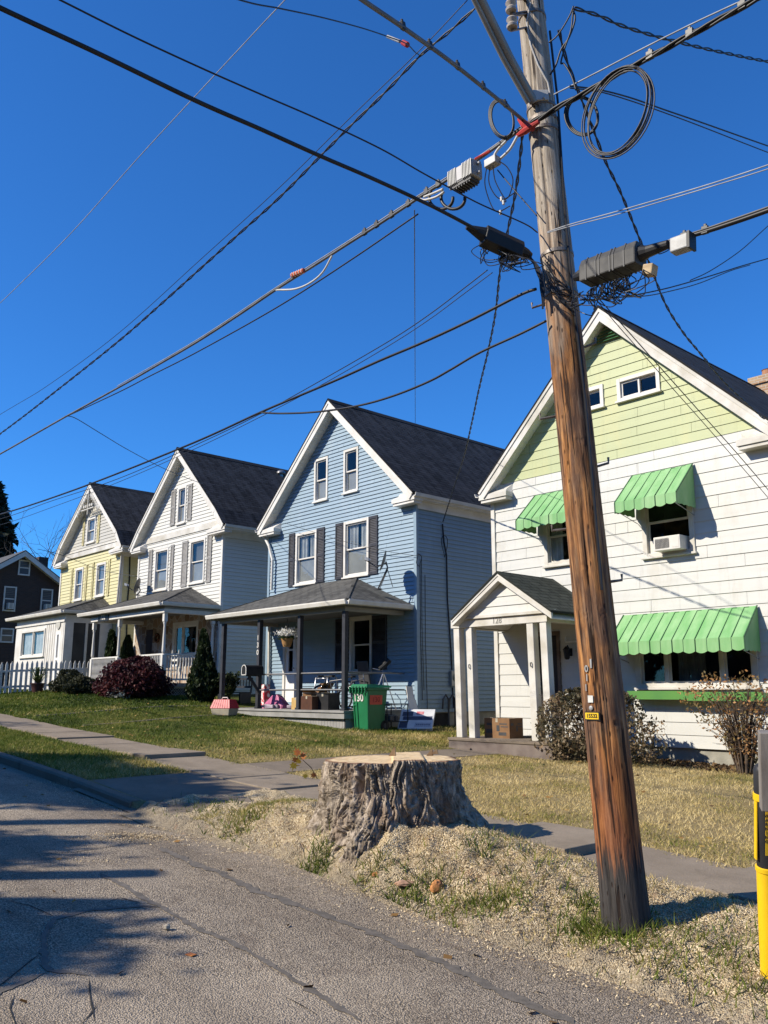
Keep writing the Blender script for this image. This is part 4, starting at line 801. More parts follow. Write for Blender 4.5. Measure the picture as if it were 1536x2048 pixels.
lv = MB(); vz = ap[2]-.42
for k in range(5):
    z = vz-k*.07; hw_ = (ap[2]-.33-z)*.98
    if hw_ > .04: lv.prism([(xc-hw_, GY-.05, z), (xc-hw_, GY-.075, z-.03), (xc-hw_, GY-.07, z-.035), (xc-hw_, GY-.02, z-.002)], (2*hw_, 0, 0))
lv.build('gable_vent', M_GSEAM, green)
def awning(u0, u1, zt, proj, zf, zv, n):
    """ribbed metal awning: sloping panels, scalloped valance, closed sides"""
    top = MB(); w1 = (u1-u0)/n; yw, yo = GY-.035, GY-.035-proj
    for i in range(n):
        a, b = u0+i*w1+.004, u0+(i+1)*w1-.004; l = .012*(i % 2)
        jz, jv, jy = random.uniform(-.006, .006), random.uniform(-.012, .012), random.uniform(-.012, .004); l += -jy if i % 4 == 2 else 0
        top.prism([(a, yw, zt+jz*.5), (a, yo, zf+jz), (a, yo+.004, zf-.02+jz), (a, yw, zt-.02)], (b-a, 0, 0))
        pts = [(a, zf)]+[(a+(b-a)*t, zv+jv+.035-.035*math.sin(math.pi*t)) for t in np.linspace(0, 1, 9)]+[(b, zf)]
        top.prism([(x, yo-.004-l, z) for x, z in pts], (0, .005, 0))
    for x in (u0, u1-.006):
        pts = [(yw, zt-.015), (yo, zf-.01), (yo, zv)]+[(yo+(yw-yo)*t, zv+.03*abs(math.cos(t*math.pi*4))*.7-.0) for t in np.linspace(.08, 1, 18)]
        top.prism([(x, y, z) for y, z in pts], (.006, 0, 0))
    ao = top.build('awning', M_GREENM, green); sm = MB()
    for i in range(1, n):
        x = u0+i*w1; nrm = np.array((0, -(zt-zf), proj)); 
        sm.bar((x, yw-.03*proj, zt-.04*(zt-zf)+.006), (x, yo-.006, zf+.004), .012, .012, (0, -.7, .7)); sm.bar((x, yo-.014, zf), (x, yo-.014, zv+.03), .012, .008, (0, 1, 0))
        sm.bar((x, yw-.03*proj, zt-.04*(zt-zf)+.008), (x+w1*.38, yw-.03*proj, zt-.04*(zt-zf)+.008), .01, .012, (0, -.7, .7))
    for x in (u0, u1): sm.bar((x, yw, zt+.004), (x, yo, zf+.004), .02, .02, (0, -.7, .7)); sm.bar((x, yo-.006, zf), (x, yo-.006, zv), .02, .014, (0, 1, 0))
    sm.build('awning_rib', M_GSEAM, ao)
    fr = MB()
    for x in (u0+.05, u1-.05): fr.tube([(x, yo+.02, zv+.03), (x, GY-.02, zv-.12)], .008, 6)
    fr.build('awning_stay', M_METAL, ao)
a, b = atY(1266.5, 952, GY), atY(1387, 928, GY); zt = (a[2]+b[2])/2; awning(a[0], b[0], zt, .72, zt-.68, zt-.9, 6)
c = atY(1072, 991, GY); awning(c[0], c[0]+b[0]-a[0], zt, .72, zt-.68, zt-.9, 6)
a, b = atY(1249, 1229, GY), atY(1516, 1211.5, GY); zt = b[2]; awning(a[0], b[0], zt, .62, zt-.58, zt-.83, 12)
bx = MB(); a, b = atY(1258, 1392, GY-.3), atY(1527, 1390, GY-.3); x0, x1 = a[0], b[0]; zb0 = 1.52
for p, q in ((x0, (x0+x1)/2-.15), ((x0+x1)/2-.14, x1)):
    dz = -.02 if p > x0 else 0
    bx.prism([(p, GY-.36, zb0+.16+dz), (p, GY-.30, zb0+dz), (p, GY-.05, zb0+dz), (p, GY-.05, zb0+.015+dz), (p, GY-.29, zb0+.015+dz), (p, GY-.34, zb0+.16+dz)], (q-p, 0, 0))
    bx.box(p, p+.012, GY-.34, GY-.05, zb0+dz, zb0+.15+dz); bx.box(q-.012, q, GY-.34, GY-.05, zb0+dz, zb0+.15+dz)
bx.build('flower_box', M_GREENV, green); sl = MB(); sl.box(x0+.03, x1-.03, GY-.29, GY-.06, zb0+.02, zb0+.1); sl.build('soil', pm('dry_soil', (.12, .09, .06), (.07, .05, .035), 20, .95), bpy.data.objects['flower_box'])
# door, lantern, towel-rail-like handle
d = MB(); d.box(dr[0], dr[0]+.07, GY-.05, GY+.1, dr[2], dr[3]); d.box(dr[1]-.07, dr[1], GY-.05, GY+.1, dr[2], dr[3]); d.box(dr[0]+.07, dr[1]-.07, GY-.05, GY+.1, dr[3]-.08, dr[3]); fo = d
d = MB(); d.box(dr[0]+.07, dr[1]-.07, GY+.03, GY+.07, dr[2], dr[3]-.08); do = d.build('door', pm('near_black_door', (.02, .018, .018), (.035, .03, .028), 3, .4), green); fo.build('door_frame', pm('brown_frame', (.12, .08, .055), (.2, .16, .12), 3, .6), do)
ln = atY(1136, 1306, GY-.12); m = MB(); m.box(ln[0]-.05, ln[0]+.05, GY-.05, GY-.03, ln[2]-.06, ln[2]+.1); m.tube([(ln[0], GY-.05, ln[2]+.06), (ln[0], GY-.13, ln[2]+.16), (ln[0], GY-.16, ln[2]+.1)], .012, 6)
m.lathe((ln[0], GY-.16, ln[2]-.14), [(.03, 0), (.055, .03), (.075, .2), (.085, .21), (.03, .28)], 6); m.build('porch_lantern', M_BLACK, green)
hb = MB(); q = atY(1131, 1284, GY-.1); hb.tube([(q[0], GY-.03, q[2]+.1), (q[0], GY-.1, q[2]+.1), (q[0], GY-.1, q[2]), (q[0]+.5, GY-.1, q[2])], .018, 8); hb.build('white_bracket', M_TRIM, green)
# portico
FY = 14.0; colx = [atY(p, 1350, FY)[0] for p in (922, 947, 1071, 1098)]; sz = PSZ = atY(921, 1475, FY-.1)[2]; bt_ = atY(913, 1256, FY-.1)[2]; bt1 = atY(905, 1240, FY-.12)[2]
po = MB()
for x in colx:
    p = MB(); b, t = (x, FY), (x-.045, FY); hw_ = .082
    p.add([(b[0]+i*hw_, FY+j*hw_, sz) for i, j in ((-1, -1), (1, -1), (1, 1), (-1, 1))]+[(t[0]+i*hw_, FY+j*hw_, bt_) for i, j in ((-1, -1), (1, -1), (1, 1), (-1, 1))], [(3, 2, 1, 0), (4, 5, 6, 7), (0, 1, 5, 4), (1, 2, 6, 5), (2, 3, 7, 6), (3, 0, 4, 7)]); pc = p.build('portico_column', M_TRIM2, green, bevel=.01)
    if x in (colx[1], colx[2]):
        hk = MB(); hk.tube([(x-.02, FY-.085, sz+1.5), (x-.02, FY-.12, sz+1.5), (x-.02, FY-.12, sz+1.45), (x-.02, FY-.1, sz+1.42)], .012, 6); hk.build('hook', M_DGREY, pc)
pxl, pxr = colx[0]-.14, colx[3]+.1; bmt = bt1
p = MB(); p.box(pxl-.04, pxr-.03, FY-.1, FY+.1, bt_, bmt); p.build('portico_beam', M_TRIM2, green)
for x in (pxl-.04, pxr-.03-.18):
    p = MB(); p.box(x, x+.18, FY+.102, GY-.035, bt_+.002, bmt); p.build('portico_side_beam', M_TRIM2, green)
e0, e1, pk = atY(903, 1236, FY-.3), atY(1103, 1222, FY-.3), atY(995, 1142, FY-.3); pxc = (e0[0]+e1[0])/2; hw_ = (e1[0]-e0[0])/2; pze, pzk = (e0[2]+e1[2])/2, pk[2]
rf = MB(); sl_ = math.hypot(hw_, pzk-pze)
for s_, (xa, xb) in ((-1, (pxc-hw_, pxc)), (1, (pxc+hw_, pxc))):
    y0, y1 = FY-.33, GY-.03; b0 = len(rf.f); rf.prism([(xa, y0, pze), (xb, y0, pzk), (xb, y0, pzk-.05), (xa, y0, pze-.035)], (0, y1-y0, 0))
    rf.uv[b0+2] = [(y0, 0), (y0, sl_), (y1, sl_), (y1, 0)]
    for k in (0, 1, 3, 4, 5): rf.uv[b0+k] = [(0, 0), (.01, 0), (.01, .01), (0, .01)]
rf.build('portico_roof', M_ROOF3, green)
rk = MB()
for s_ in (-1, 1):
    rk.prism([(pxc, FY-.30, pzk-.055), (pxc+s_*(hw_-.01), FY-.30, pze-.045), (pxc+s_*(hw_-.01), FY-.30, pze-.16), (pxc, FY-.30, pzk-.20)], (0, .05, 0)); rk.prism([(pxc, FY-.315, pzk-.053), (pxc+s_*(hw_-.005), FY-.315, pze-.04), (pxc+s_*(hw_-.005), FY-.315, pze-.08), (pxc, FY-.315, pzk-.1)], (0, .0145, 0))
    rk.prism([(pxc, FY-.25, pzk-.16), (pxc+s_*(hw_-.02), FY-.25, pze-.14), (pxc+s_*(hw_-.02), FY-.25, pze-.16), (pxc, FY-.25, pzk-.19)], (0, GY-FY+.2, 0))
rk.build('portico_rake', M_TRIM2, green)
gp = MB(); inv = (pzk-.2-(pze-.16))/hw_
def gl(z): return pxc-(pzk-.2-z)/inv
clap(gp, gl, lambda z: 2*pxc-gl(z), bmt+.02, pzk-.22, .19, .02, [], front(FY-.12)); gp.build('portico_gable', M_OLDWHITE, green)
p = MB(); p.box(pxc-hw_+.04, pxc+hw_-.04, FY-.15, FY-.1, bmt-.01, bmt+.045); p.build('portico_moulding', M_TRIM2, green)
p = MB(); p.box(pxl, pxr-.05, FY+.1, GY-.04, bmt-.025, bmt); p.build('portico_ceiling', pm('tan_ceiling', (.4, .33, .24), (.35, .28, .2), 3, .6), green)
text_mb('128', (atY(994, 1245, FY-.1)[0], FY-.102, (bt_+bmt)/2+.0), (1, 0, 0), (0, 0, 1), .17, .012).build('house_number', pm('pewter', (.2, .19, .17), (.26, .25, .22), 6, .5), green)
sb = MB(); sb.box(colx[0]-.2, colx[3]+.2, FY-.24, GY-.035, sz-.06, sz); slab = sb.build('portico_slab', CONC2, green, bevel=.01)
sb = MB(); sb.box(colx[0]-.18, colx[3]+.18, FY-.22, GY-.035, sz-.7, sz-.062); sb.build('portico_base', pm('brown_painted_concrete', (.13, .10, .085), (.19, .155, .13), 3, .85, .3, 40), green)
# chimney
a = atY(1500, 757, 23.); ch = MB(); ch.box(a[0], a[0]+.75, 23, 23.6, 8.6, a[2]-.1); ch.box(a[0]-.05, a[0]+.8, 22.95, 23.65, a[2]-.22, a[2]); ch.build('chimney', mat_brick('buff_brick', (.40, .27, .15), (.30, .17, .09), (.4, .37, .32)), green)
cap_ = MB(); cap_.lathe((a[0]+.37, 23.3, a[2]), [(.16, 0), (.14, .2), (.16, .22)], 14); cap_.build('flue_pot', pm('terracotta', (.35, .17, .09), (.28, .13, .07), 4, .8), bpy.data.objects['chimney.001'] if 'chimney.001' in bpy.data.objects else bpy.data.objects['chimney'])
# path from the sidewalk to the portico
def gsheet(name, x0, x1, y0, y1, lift, mat, nx=8, ny=24): return set_tags(sheet(name, np.linspace(x0, x1, nx), np.linspace(y0, y1, ny), lambda x, y: gz(x, y)+lift, mat), kind='structure')
gsheet('path', -12.7, -11.6, Y2+.02, FY-.23, .008, CONC2)
# ================================================================== air conditioner in the upper window
def window_ac(x0, x1, z0, z1, y, label):
    t = thing('window_air_conditioner', ((x0+x1)/2, y, z0), label, 'air conditioner')
    b = MB(); b.box(x0, x1, y-.26, y+.1, z0, z1); b.build('casing', pm('ac_shell', (.62, .6, .54), (.54, .52, .47), 3, .5), t, bevel=.012)
    g = MB(); w_ = x1-x0
    for i in range(11): g.box(x0+.04+(w_*.6-.04)*i/11, x0+.04+(w_*.6-.04)*i/11+.012, y-.266, y-.258, z0+.04, z1-.04)
    for i in range(9): g.box(x0+.03, x0+w_*.6, y-.264, y-.2585, z0+.05+(z1-z0-.1)*i/9, z0+.056+(z1-z0-.1)*i/9)
    g.build('grille', M_DGREY, t); p = MB(); p.box(x0+w_*.68, x1-.03, y-.264, y-.258, z0+.04, z1-.04); p.build('control_panel', M_TRIM, t)
    return t
a, b = atY(1308, 1103, GY-.3), atY(1359, 1068, GY-.3); window_ac(a[0], b[0], a[2], b[2], GY-.04, 'white air conditioner under the green awning of the right upper window')
p = MB(); p.box(g_uR[0]+.1, a[0]-.005, GY+.03, GY+.045, g_uR[2]+.09, b[2]); p.build('ac_side_panel', M_TRIM, green); p = MB(); p.box(b[0]+.005, g_uR[1]-.1, GY+.03, GY+.045, g_uR[2]+.09, b[2]); p.build('ac_side_panel', M_TRIM, green)
for (y0, y1, z0, z1), nm in zip((bwins[1], bwins[2]), ('boxy air conditioner in the left window of the brick house', 'boxy air conditioner in the brick house window next to the yellow house')):
    t = thing('window_air_conditioner', (BX, (y0+y1)/2, z0), nm, 'air conditioner'); m = MB(); m.box(BX+.02, BX+.35, y0+.2, y1-.2, z0+.12, z0+.12+(z1-z0)*.24); m.build('casing', pm('ac_shell', (.6, .58, .52), (.5, .48, .44), 3, .5), t)
    g = MB()
    for i in range(6): g.box(BX+.351, BX+.356, y0+.26, y1-.26, z0+.17+i*.055, z0+.19+i*.055)
    g.build('grille', M_DGREY, t)
# ------------------------------------------------------------------ unseen houses and trees added behind the viewer to block ambient sky light
def sky_block_house(x, y, w_, d_, h_, mat, lab):
    t = thing('house', (x, y, -.3), lab, 'house'); b = MB(); b.box(x-w_/2, x+w_/2, y-d_, y, -1, h_); b.add([(x-w_/2, y, h_), (x+w_/2, y, h_), (x, y, h_+w_*.45), (x-w_/2, y-d_, h_), (x+w_/2, y-d_, h_), (x, y-d_, h_+w_*.45)], [(0, 1, 2), (3, 5, 4)]); b.build('wall', mat, t)
    r = MB()
    for s_ in (-1, 1): r.prism([(x, y+.4, h_+w_*.45+.02), (x+s_*(w_/2+.4), y+.4, h_-.34), (x+s_*(w_/2+.4), y+.4, h_-.28), (x, y+.4, h_+w_*.45+.09)], (0, -d_-.8, 0))
    r.build('roof', pm('grey_shingle', (.06, .06, .062), (.1, .1, .1), 8, .9), t)
    for k, (ux, uz) in enumerate(((-.25, .3), (.25, .3), (-.25, .72), (.25, .72))):
        f = MB(); cx_, cz_ = x+ux*w_, uz*h_; f.box(cx_-.5, cx_+.5, y, y+.05, cz_-.8, cz_+.8); wf = f.build('window', M_TRIM, t); g = MB(); g.box(cx_-.4, cx_+.4, y+.05, y+.06, cz_-.7, cz_+.7); g.build('pane', pm('shaded_glass', (.05, .06, .07), (.08, .09, .1), 2, .15, spec=.5), wf)
sky_block_house(-22, -17, 7.5, 9, 6, M_BRK, 'red-brown house added unseen across the street to block sky light, uphill')
sky_block_house(-9, -19, 7.5, 9, 6.2, M_GREY, 'grey house added unseen across the street to block sky light, middle')
sky_block_house(4, -18, 8, 9, 5.6, M_BRK, 'brown house added unseen across the street to block sky light, downhill')

LS0 = [(0, (.02, .022, .008)), (.5, (.06, .05, .015)), (1, (.15, .085, .02))]  # tree row added out of view to hide the low sky and darken window reflections
for k, (x, y, hh, r) in enumerate(((-98, -30, 17, 7.), (-84, -28, 17, 7.), (-70, -27, 16, 7.), (-58, -27, 17, 6.), (-48, -25, 16, 6.), (-38, -26, 17, 6.5), (-28, -25, 16, 6.), (-18.5, -26, 17, 6.2), (-9, -25, 16, 6.), (1, -26, 17, 6.5), (11, -25, 16, 6.), (22, -26, 17, 6.5))):
    t = thing('sky_block_tree', (x, y, 0), 'unseen autumn tree added across the street to block low sky light, number %s counting from the uphill end' % ['one', 'two', 'three', 'four', 'five', 'six', 'seven', 'eight', 'nine', 'ten', 'eleven', 'twelve'][k], 'tree', 'trees across the street'); m = MB(); m.tube([(x, y, -.5), (x, y, hh*.6)], [.35, .15], 8); m.build('trunk', pm('sky_block_bark', (.08, .065, .05), (.05, .04, .03), 9, .9), t)
    n = 4200; q = rng.normal(size=(n, 3)); q /= np.linalg.norm(q, axis=1)[:, None]; q *= (rng.random(n)**.4)[:, None]; P = np.array((x, y, hh*.52))+q*np.array((r, r*.6, hh*.48)); V, F, T_ = leaves(P, .8, 1.3); npmesh('crown', V, F, leafmat('sky_block_leaf', LS0, .1), t, tint=T_)
# ================================================================== the utility pole
def mat_pole():
    m, n, p, o = nodes_of('pole_wood'); v1 = coords(n, 'obj', (1, 1, .07)); tc = n.nodes.new('ShaderNodeTexCoord'); sp = n.nodes.new('ShaderNodeSeparateXYZ'); n.links.new(tc.outputs['Object'], sp.inputs[0])
    st = noise(n, v1, 34, 6, .65); big = noise(n, coords(n, 'obj', (1, 1, .2)), 7, 5, .6)
    brown = ramp(n, st, [(.30, (.08, .032, .012)), (.43, (.26, .11, .036)), (.57, (.46, .215, .07)), (.74, (.60, .33, .13))])
    dark = ramp(n, st, [(.30, (.035, .022, .018)), (.5, (.13, .07, .042)), (.72, (.27, .17, .10))])
    c = mix(n, ramp(n, big, [(.38, (0, 0, 0)), (.58, (1, 1, 1))]), brown, dark)
    grey = ramp(n, st, [(.3, (.14, .11, .085)), (.5, (.33, .28, .22)), (.72, (.50, .44, .36))])
    h = mathn(n, 'ADD', sp.outputs[2], mathn(n, 'MULTIPLY', mathn(n, 'SUBTRACT', big, .5), 3.2))
    k = n.nodes.new('ShaderNodeMapRange'); k.inputs[1].default_value = 4.6; k.inputs[2].default_value = 6.; n.links.new(h, k.inputs[0]); c = mix(n, k.outputs[0], c, grey)
    h3 = mathn(n, 'ADD', sp.outputs[2], mathn(n, 'MULTIPLY', mathn(n, 'SUBTRACT', big, .5), 2.)); k3 = n.nodes.new('ShaderNodeMapRange'); k3.inputs[1].default_value = 1.5; k3.inputs[2].default_value = .9; k3.inputs[4].default_value = .55; n.links.new(h3, k3.inputs[0])
    c = mix(n, k3.outputs[0], c, ramp(n, st, [(.3, (.07, .022, .01)), (.7, (.34, .10, .03))]))
    h2 = mathn(n, 'ADD', sp.outputs[2], mathn(n, 'MULTIPLY', mathn(n, 'SUBTRACT', st, .5), .8)); k2 = n.nodes.new('ShaderNodeMapRange'); k2.inputs[1].default_value = .62; k2.inputs[2].default_value = .42; n.links.new(h2, k2.inputs[0])
    c = mix(n, k2.outputs[0], c, ramp(n, st, [(.3, (.02, .018, .018)), (.6, (.055, .05, .047)), (.8, (.1, .085, .07))]))
    # gaff scars and checks
    vo = n.nodes.new('ShaderNodeTexVoronoi'); vo.inputs['Scale'].default_value = 16; n.links.new(coords(n, 'obj', (1.6, 1.6, .45)), vo.inputs['Vector']); pit = ramp(n, vo.outputs['Distance'], [(.08, (1, 1, 1)), (.2, (0, 0, 0))])
    pr = n.nodes.new('ShaderNodeSeparateColor'); n.links.new(vo.outputs['Color'], pr.inputs[0]); pit = mathn(n, 'MULTIPLY', pit, mathn(n, 'GREATER_THAN', pr.outputs[0], .42)); c = mix(n, mathn(n, 'MULTIPLY', pit, .85), c, (.03, .015, .01))
    ck = noise(n, coords(n, 'obj', (1, 1, .045)), 22, 3, .5); ckr = ramp(n, ck, [(.365, (1, 1, 1)), (.395, (0, 0, 0))]); c = mix(n, mathn(n, 'MULTIPLY', ckr, .9), c, (.018, .01, .007))
    n.links.new(c, p.inputs['Base Color']); p.inputs['Roughness'].default_value = .8; p.inputs['Specular IOR Level'].default_value = .2
    hh = mathn(n, 'SUBTRACT', mathn(n, 'SUBTRACT', st, mathn(n, 'MULTIPLY', ckr, .8)), mathn(n, 'MULTIPLY', pit, .8)); bump(n, p, hh, .9, .014); return m
PB = np.array(gpt(1254, 1853)); topq = atY(1060, 0, PB[1]); LEAN = math.atan2(topq[0]-PB[0], topq[2]-PB[2])
pole = thing('utility_pole', PB, 'leaning brown wooden utility pole, grey at the top and charred black at its foot', 'utility pole', rot=(0, LEAN, 0))
PAX = np.array((math.sin(LEAN), 0, math.cos(LEAN))); H_ = 11.
def prad(h): return .176-.0053*h+.012*math.exp(-h*3)
def axis_at(h): return PB+PAX*h
nz_, na = 520, 72; hs_ = np.linspace(-.4, H_, nz_); th = np.linspace(0, 2*np.pi, na, endpoint=False); TH, HH = np.meshgrid(th, hs_)
ca, sa = np.cos(TH), np.sin(TH)
R_ = (.176-.0053*HH+.012*np.exp(-np.clip(HH, 0, 9)*3))+.007*(fbm(ca*2, sa*2, HH*.6, 3, 4)-.5)+.006*(fbm(ca*9, sa*9, HH*.5, 8, 3)-.5)
chk = fbm(ca*6.5, sa*6.5, HH*.35, 17, 2); R_ -= .02*np.clip((.335-chk)/.06, 0, 1)
for kx_, kz_, kr in ((-1.0, 5.15, .05), (-.8, 3.85, .05), (-1.2, 2.75, .05), (-.55, 2.35, .045), (-1.5, 2.35, .04), (-.4, 1.5, .04)):   # knots
    q = np.hypot(((TH-kx_+np.pi) % (2*np.pi)-np.pi)*.16, HH-kz_)/kr; R_ += .007*np.exp(-q*q)*np.cos(q*7)
PV = np.array(wmat(pole)); V = np.stack([R_*ca, R_*sa, HH], -1).reshape(-1, 3); V = V@PV[:3, :3].T+PV[:3, 3]
i = np.arange(nz_*na).reshape(nz_, na); F = np.stack([i[:-1], np.roll(i[:-1], -1, 1), np.roll(i[1:], -1, 1), i[1:]], -1).reshape(-1, 4)
npmesh('shaft', V, F, mat_pole(), pole, smooth=True)
TC = np.array((-PB[0], -PB[1], 0)); TC /= np.linalg.norm(TC); TR = np.array((TC[1], -TC[0], 0))*-1     # towards the viewer; picture right
def pole_h(px, py): return (atY(px, py, PB[1])[2]-PB[2])/math.cos(LEAN)
def on_pole(px, py, out=0.):
    h = pole_h(px, py); c = axis_at(h); r = prad(h)+out; best = None
    for a in np.linspace(-1.5, 1.5, 301):
        q = c+r*(math.cos(a)*TC+math.sin(a)*TR); v = q-CAM; x = PCX+FPX*(v@RT)/(v@FW)
        if best is None or abs(x-px) < best[0]: best = (abs(x-px), q, math.cos(a)*TC+math.sin(a)*TR)
    q = best[1].copy(); d = ray(px, py); t = np.linalg.norm(q[:2])/np.linalg.norm(d[:2]); q[2] = EYE+d[2]*t; return q, best[2]
M_ALU = pm('dull_aluminium', (.36, .36, .355), (.27, .27, .265), 12, .6, metal=.3)
M_RUST = pm('weathered_steel', (.22, .2, .18), (.14, .11, .09), 14, .55, metal=.5)
for (bx_, by_), (ex_, ey_), s_ in (((1163, 698), (1191, 686), 1), ((1188, 936), (1217, 926), 1), ((1211, 1166), (1244, 1160), 1), ((1110, 832), (1080, 838), -1), ((1132, 1058), (1104, 1061), -1), ((1088, 607), (1064, 616), -1)):
    h = pole_h((bx_+ex_)/2, by_); a = axis_at(h)+TR*s_*(prad(h)-.02); d0 = depth(a); b = atD(ex_, ey_, d0); a2 = atD(bx_-s_*4, by_, d0); m = MB(); m.tube([a2, b, b+np.array((0, 0, .05))], .011, 8); m.build('step_bolt', M_RUST, pole, smooth='auto')
for ch_, px, py, sz_ in (('1', 1181.5, 1328, .10), ('0', 1173, 1338, .075), ('1', 1174, 1356, .075), ('1', 1172.5, 1376, .075)):
    q, nrm = on_pole(px, py, .006); rt_ = np.cross((0, 0, 1), nrm); text_mb(ch_, q, rt_, (0, 0, 1), sz_, .006, True).build('pole_numeral', M_ALU, pole)
def plate(px, py, w_, h_, mat, nm, t=.004):
    q, nrm = on_pole(px, py, .006); rt_ = np.cross((0, 0, 1), nrm); m = MB(); m.obox(q, rt_, nrm, (0, 0, 1), w_/2, t/2, h_/2); return m.build(nm, mat, pole), q, nrm, rt_
plate(1181, 1398, .048, .055, pm('white_tag', (.6, .6, .56), (.5, .5, .47), 20, .5), 'paper_tag')
q, nrm = on_pole(1182.5, 1416, .004); m = MB(); m.lathe(q, [(.018, 0), (.018, .006), (.008, .01)], 14, nrm); m.build('round_tag', M_ALU, pole)
yt, q, nrm, rt_ = plate(1184, 1432, .125, .05, pm('yellow_tag', (.75, .50, .02), (.66, .42, .02), 9, .5), 'yellow_tag', .005)
m = MB(); m.obox(q-nrm*.003, rt_, nrm, (0, 0, 1), .07, .002, .034); m.build('tag_backing', M_BLACK, yt); text_mb('15532', q+nrm*.004, rt_, (0, 0, 1), .042, .003, True).build('tag_lettering', M_BLACK, yt)
# lamp arm of two tubes, bracket, bands, spools
dA = depth(axis_at(pole_h(1075, 190)))-.17
arm = MB(); arm.tube([atD(1068, 205, dA), atD(1020, 118, dA-.12), atD(958, -8, dA-.35), atD(850, -220, dA-.7)], .042, 12); arm.tube([atD(1057, 206, dA-.02), atD(1007, 118, dA-.14), atD(945, -8, dA-.37), atD(838, -220, dA-.72)], .026, 10)
arm.build('lamp_arm', pm('lamp_arm_grey', (.30, .29, .26), (.24, .23, .2), 4, .45, metal=.3), pole, smooth='auto')
br = MB(); c = atD(1080, 196, dA+.02); br.obox(c, RT, (0, 0, 1), TC, .085, .055, .05); br.lathe(atD(1088, 196, dA-.035), [(.014, 0), (.014, .02)], 8, TC); br.build('arm_bracket', pm('bracket_paint', (.5, .49, .46), (.42, .41, .38), 8, .5), pole, bevel=.008)
for py in (212, 238, 262, 520, 600, 15):
    h = pole_h(1100, py); c = axis_at(h); m = MB(); m.lathe(c-PAX*.02, [(prad(h)+.004, 0), (prad(h)+.008, .003), (prad(h)+.008, .035), (prad(h)+.004, .038)], 40, PAX); m.build('pole_band', M_RUST, pole)
for px, py in ((1024, 45), (1022, 12)):
    c = atD(px, py, dA+.02); m = MB(); m.lathe(c-np.array((0, 0, .06)), [(.05, 0), (.055, .02), (.035, .05), (.055, .085), (.05, .1), (.02, .11)], 16); m.build('spool_insulator', pm('porcelain', (.42, .38, .34), (.3, .26, .22), 6, .25), pole, smooth='auto')
    m = MB(); m.bar(c+(0, 0, .08), axis_at(pole_h(1060, py))+(0, 0, .08), .04, .012); m.bar(c-(0, 0, .09), axis_at(pole_h(1060, py))-(0, 0, .06), .04, .012); m.build('insulator_clevis', M_RUST, pole)
cd = MB(); cd.tube([on_pole(*q, .02)[0] for q in ((1113, 60), (1118, 200), (1128, 400), (1146, 600), (1170, 800), (1188, 1000), (1203, 1180))], .011, 6); cd.build('ground_wire', M_BLACK, pole)
cd = MB(); cd.tube([on_pole(*q, .012)[0] for q in ((1060, 5), (1052, 45), (1060, 90), (1075, 130), (1095, 165), (1100, 190))], .008, 6); cd.build('jumper_wire', pm('pale_wire', (.5, .48, .44), (.4, .38, .35), 9, .5), pole)
# ------------------------------------------------------------------ wires
def crom(pts, n=10):
    P = [np.asarray(p, float) for p in pts]; P = [2*P[0]-P[1]]+P+[2*P[-1]-P[-2]]; out = []
    for i in range(1, len(P)-2):
        for t in np.arange(n)/n:
            a, b, c, d = P[i-1:i+3]; out.append(.5*((2*b)+(-a+c)*t+(2*a-5*b+4*c-d)*t*t+(-a+3*b-3*c+d)*t**3))
    return out+[P[-2]]
M_CABLE = pm('black_cable', (.012, .012, .014), (.022, .022, .024), 5, .45); M_GCABLE = pm('grey_cable', (.14, .135, .13), (.08, .08, .08), 6, .5); M_SILV = pm('bright_strand', (.34, .36, .38), (.24, .25, .27), 8, .55); M_WCABLE = pm('white_coax', (.55, .54, .5), (.45, .44, .4), 6, .5)
def cpts(px, Y=None, D=None, n=10):
    q = crom(px, n)
    if Y is not None:
        Ys = Y if hasattr(Y, '__len__') else (Y, Y); L = len(q)-1; return [atY(p[0], p[1], Ys[0]+(Ys[1]-Ys[0])*k/L) for k, p in enumerate(q)]
    s = np.concatenate([[0], np.cumsum([np.linalg.norm(b-a) for a, b in zip(q[:-1], q[1:])])]); s /= s[-1]; w0, w1 = 1/D[0], 1/D[1]; return [atD(p[0], p[1], 1/(w0+(w1-w0)*t)) for p, t in zip(q, s)]
def twist(P, r, pitch, strands=2, amp=None):
    P = np.array(P); seg = np.linalg.norm(np.diff(P, axis=0), axis=1); s = np.concatenate([[0], np.cumsum(seg)]); m = int(s[-1]/pitch*8)+8; m = min(m, 420); t = np.linspace(0, s[-1], m); Q = np.column_stack([np.interp(t, s, P[:, k]) for k in range(3)])
    T = np.gradient(Q, axis=0); T /= np.linalg.norm(T, axis=1)[:, None]; u = np.cross(T, (0, 0, 1.)); u /= np.linalg.norm(u, axis=1)[:, None]+1e-9; v = np.cross(u, T); return [Q+(amp or r)*(np.cos(2*np.pi*t/pitch+2*np.pi*k/strands)[:, None]*u+np.sin(2*np.pi*t/pitch+2*np.pi*k/strands)[:, None]*v) for k in range(strands)]
def cable(name, label, px, r, mat=None, Y=None, D=None, cat='cable', tw=None, extra=None, group='overhead wires of the utility pole'):
    P = cpts(px, Y, D); m = MB()
    def outside(q): return q[0] < -5 or q[0] > 1541 or q[1] < -5
    if outside(px[-1]): d_ = P[-1]-P[-2]; d_ = d_/np.linalg.norm(d_); d_[2] *= .3; P = P+[P[-1]+d_*4, P[-1]+d_*12]
    if outside(px[0]): d_ = P[0]-P[1]; d_ = d_/np.linalg.norm(d_); d_[2] *= .3; P = [P[0]+d_*12, P[0]+d_*4]+P
    if tw:
        for q in twist(P, r, *tw): m.tube(q, r, 6)
    else: m.tube(P, r, 7)
    o = m.build(name, mat or M_CABLE, smooth=True); set_tags(o, label, cat, group)
    if extra: extra(o, cpts(px, Y, D))
    return o
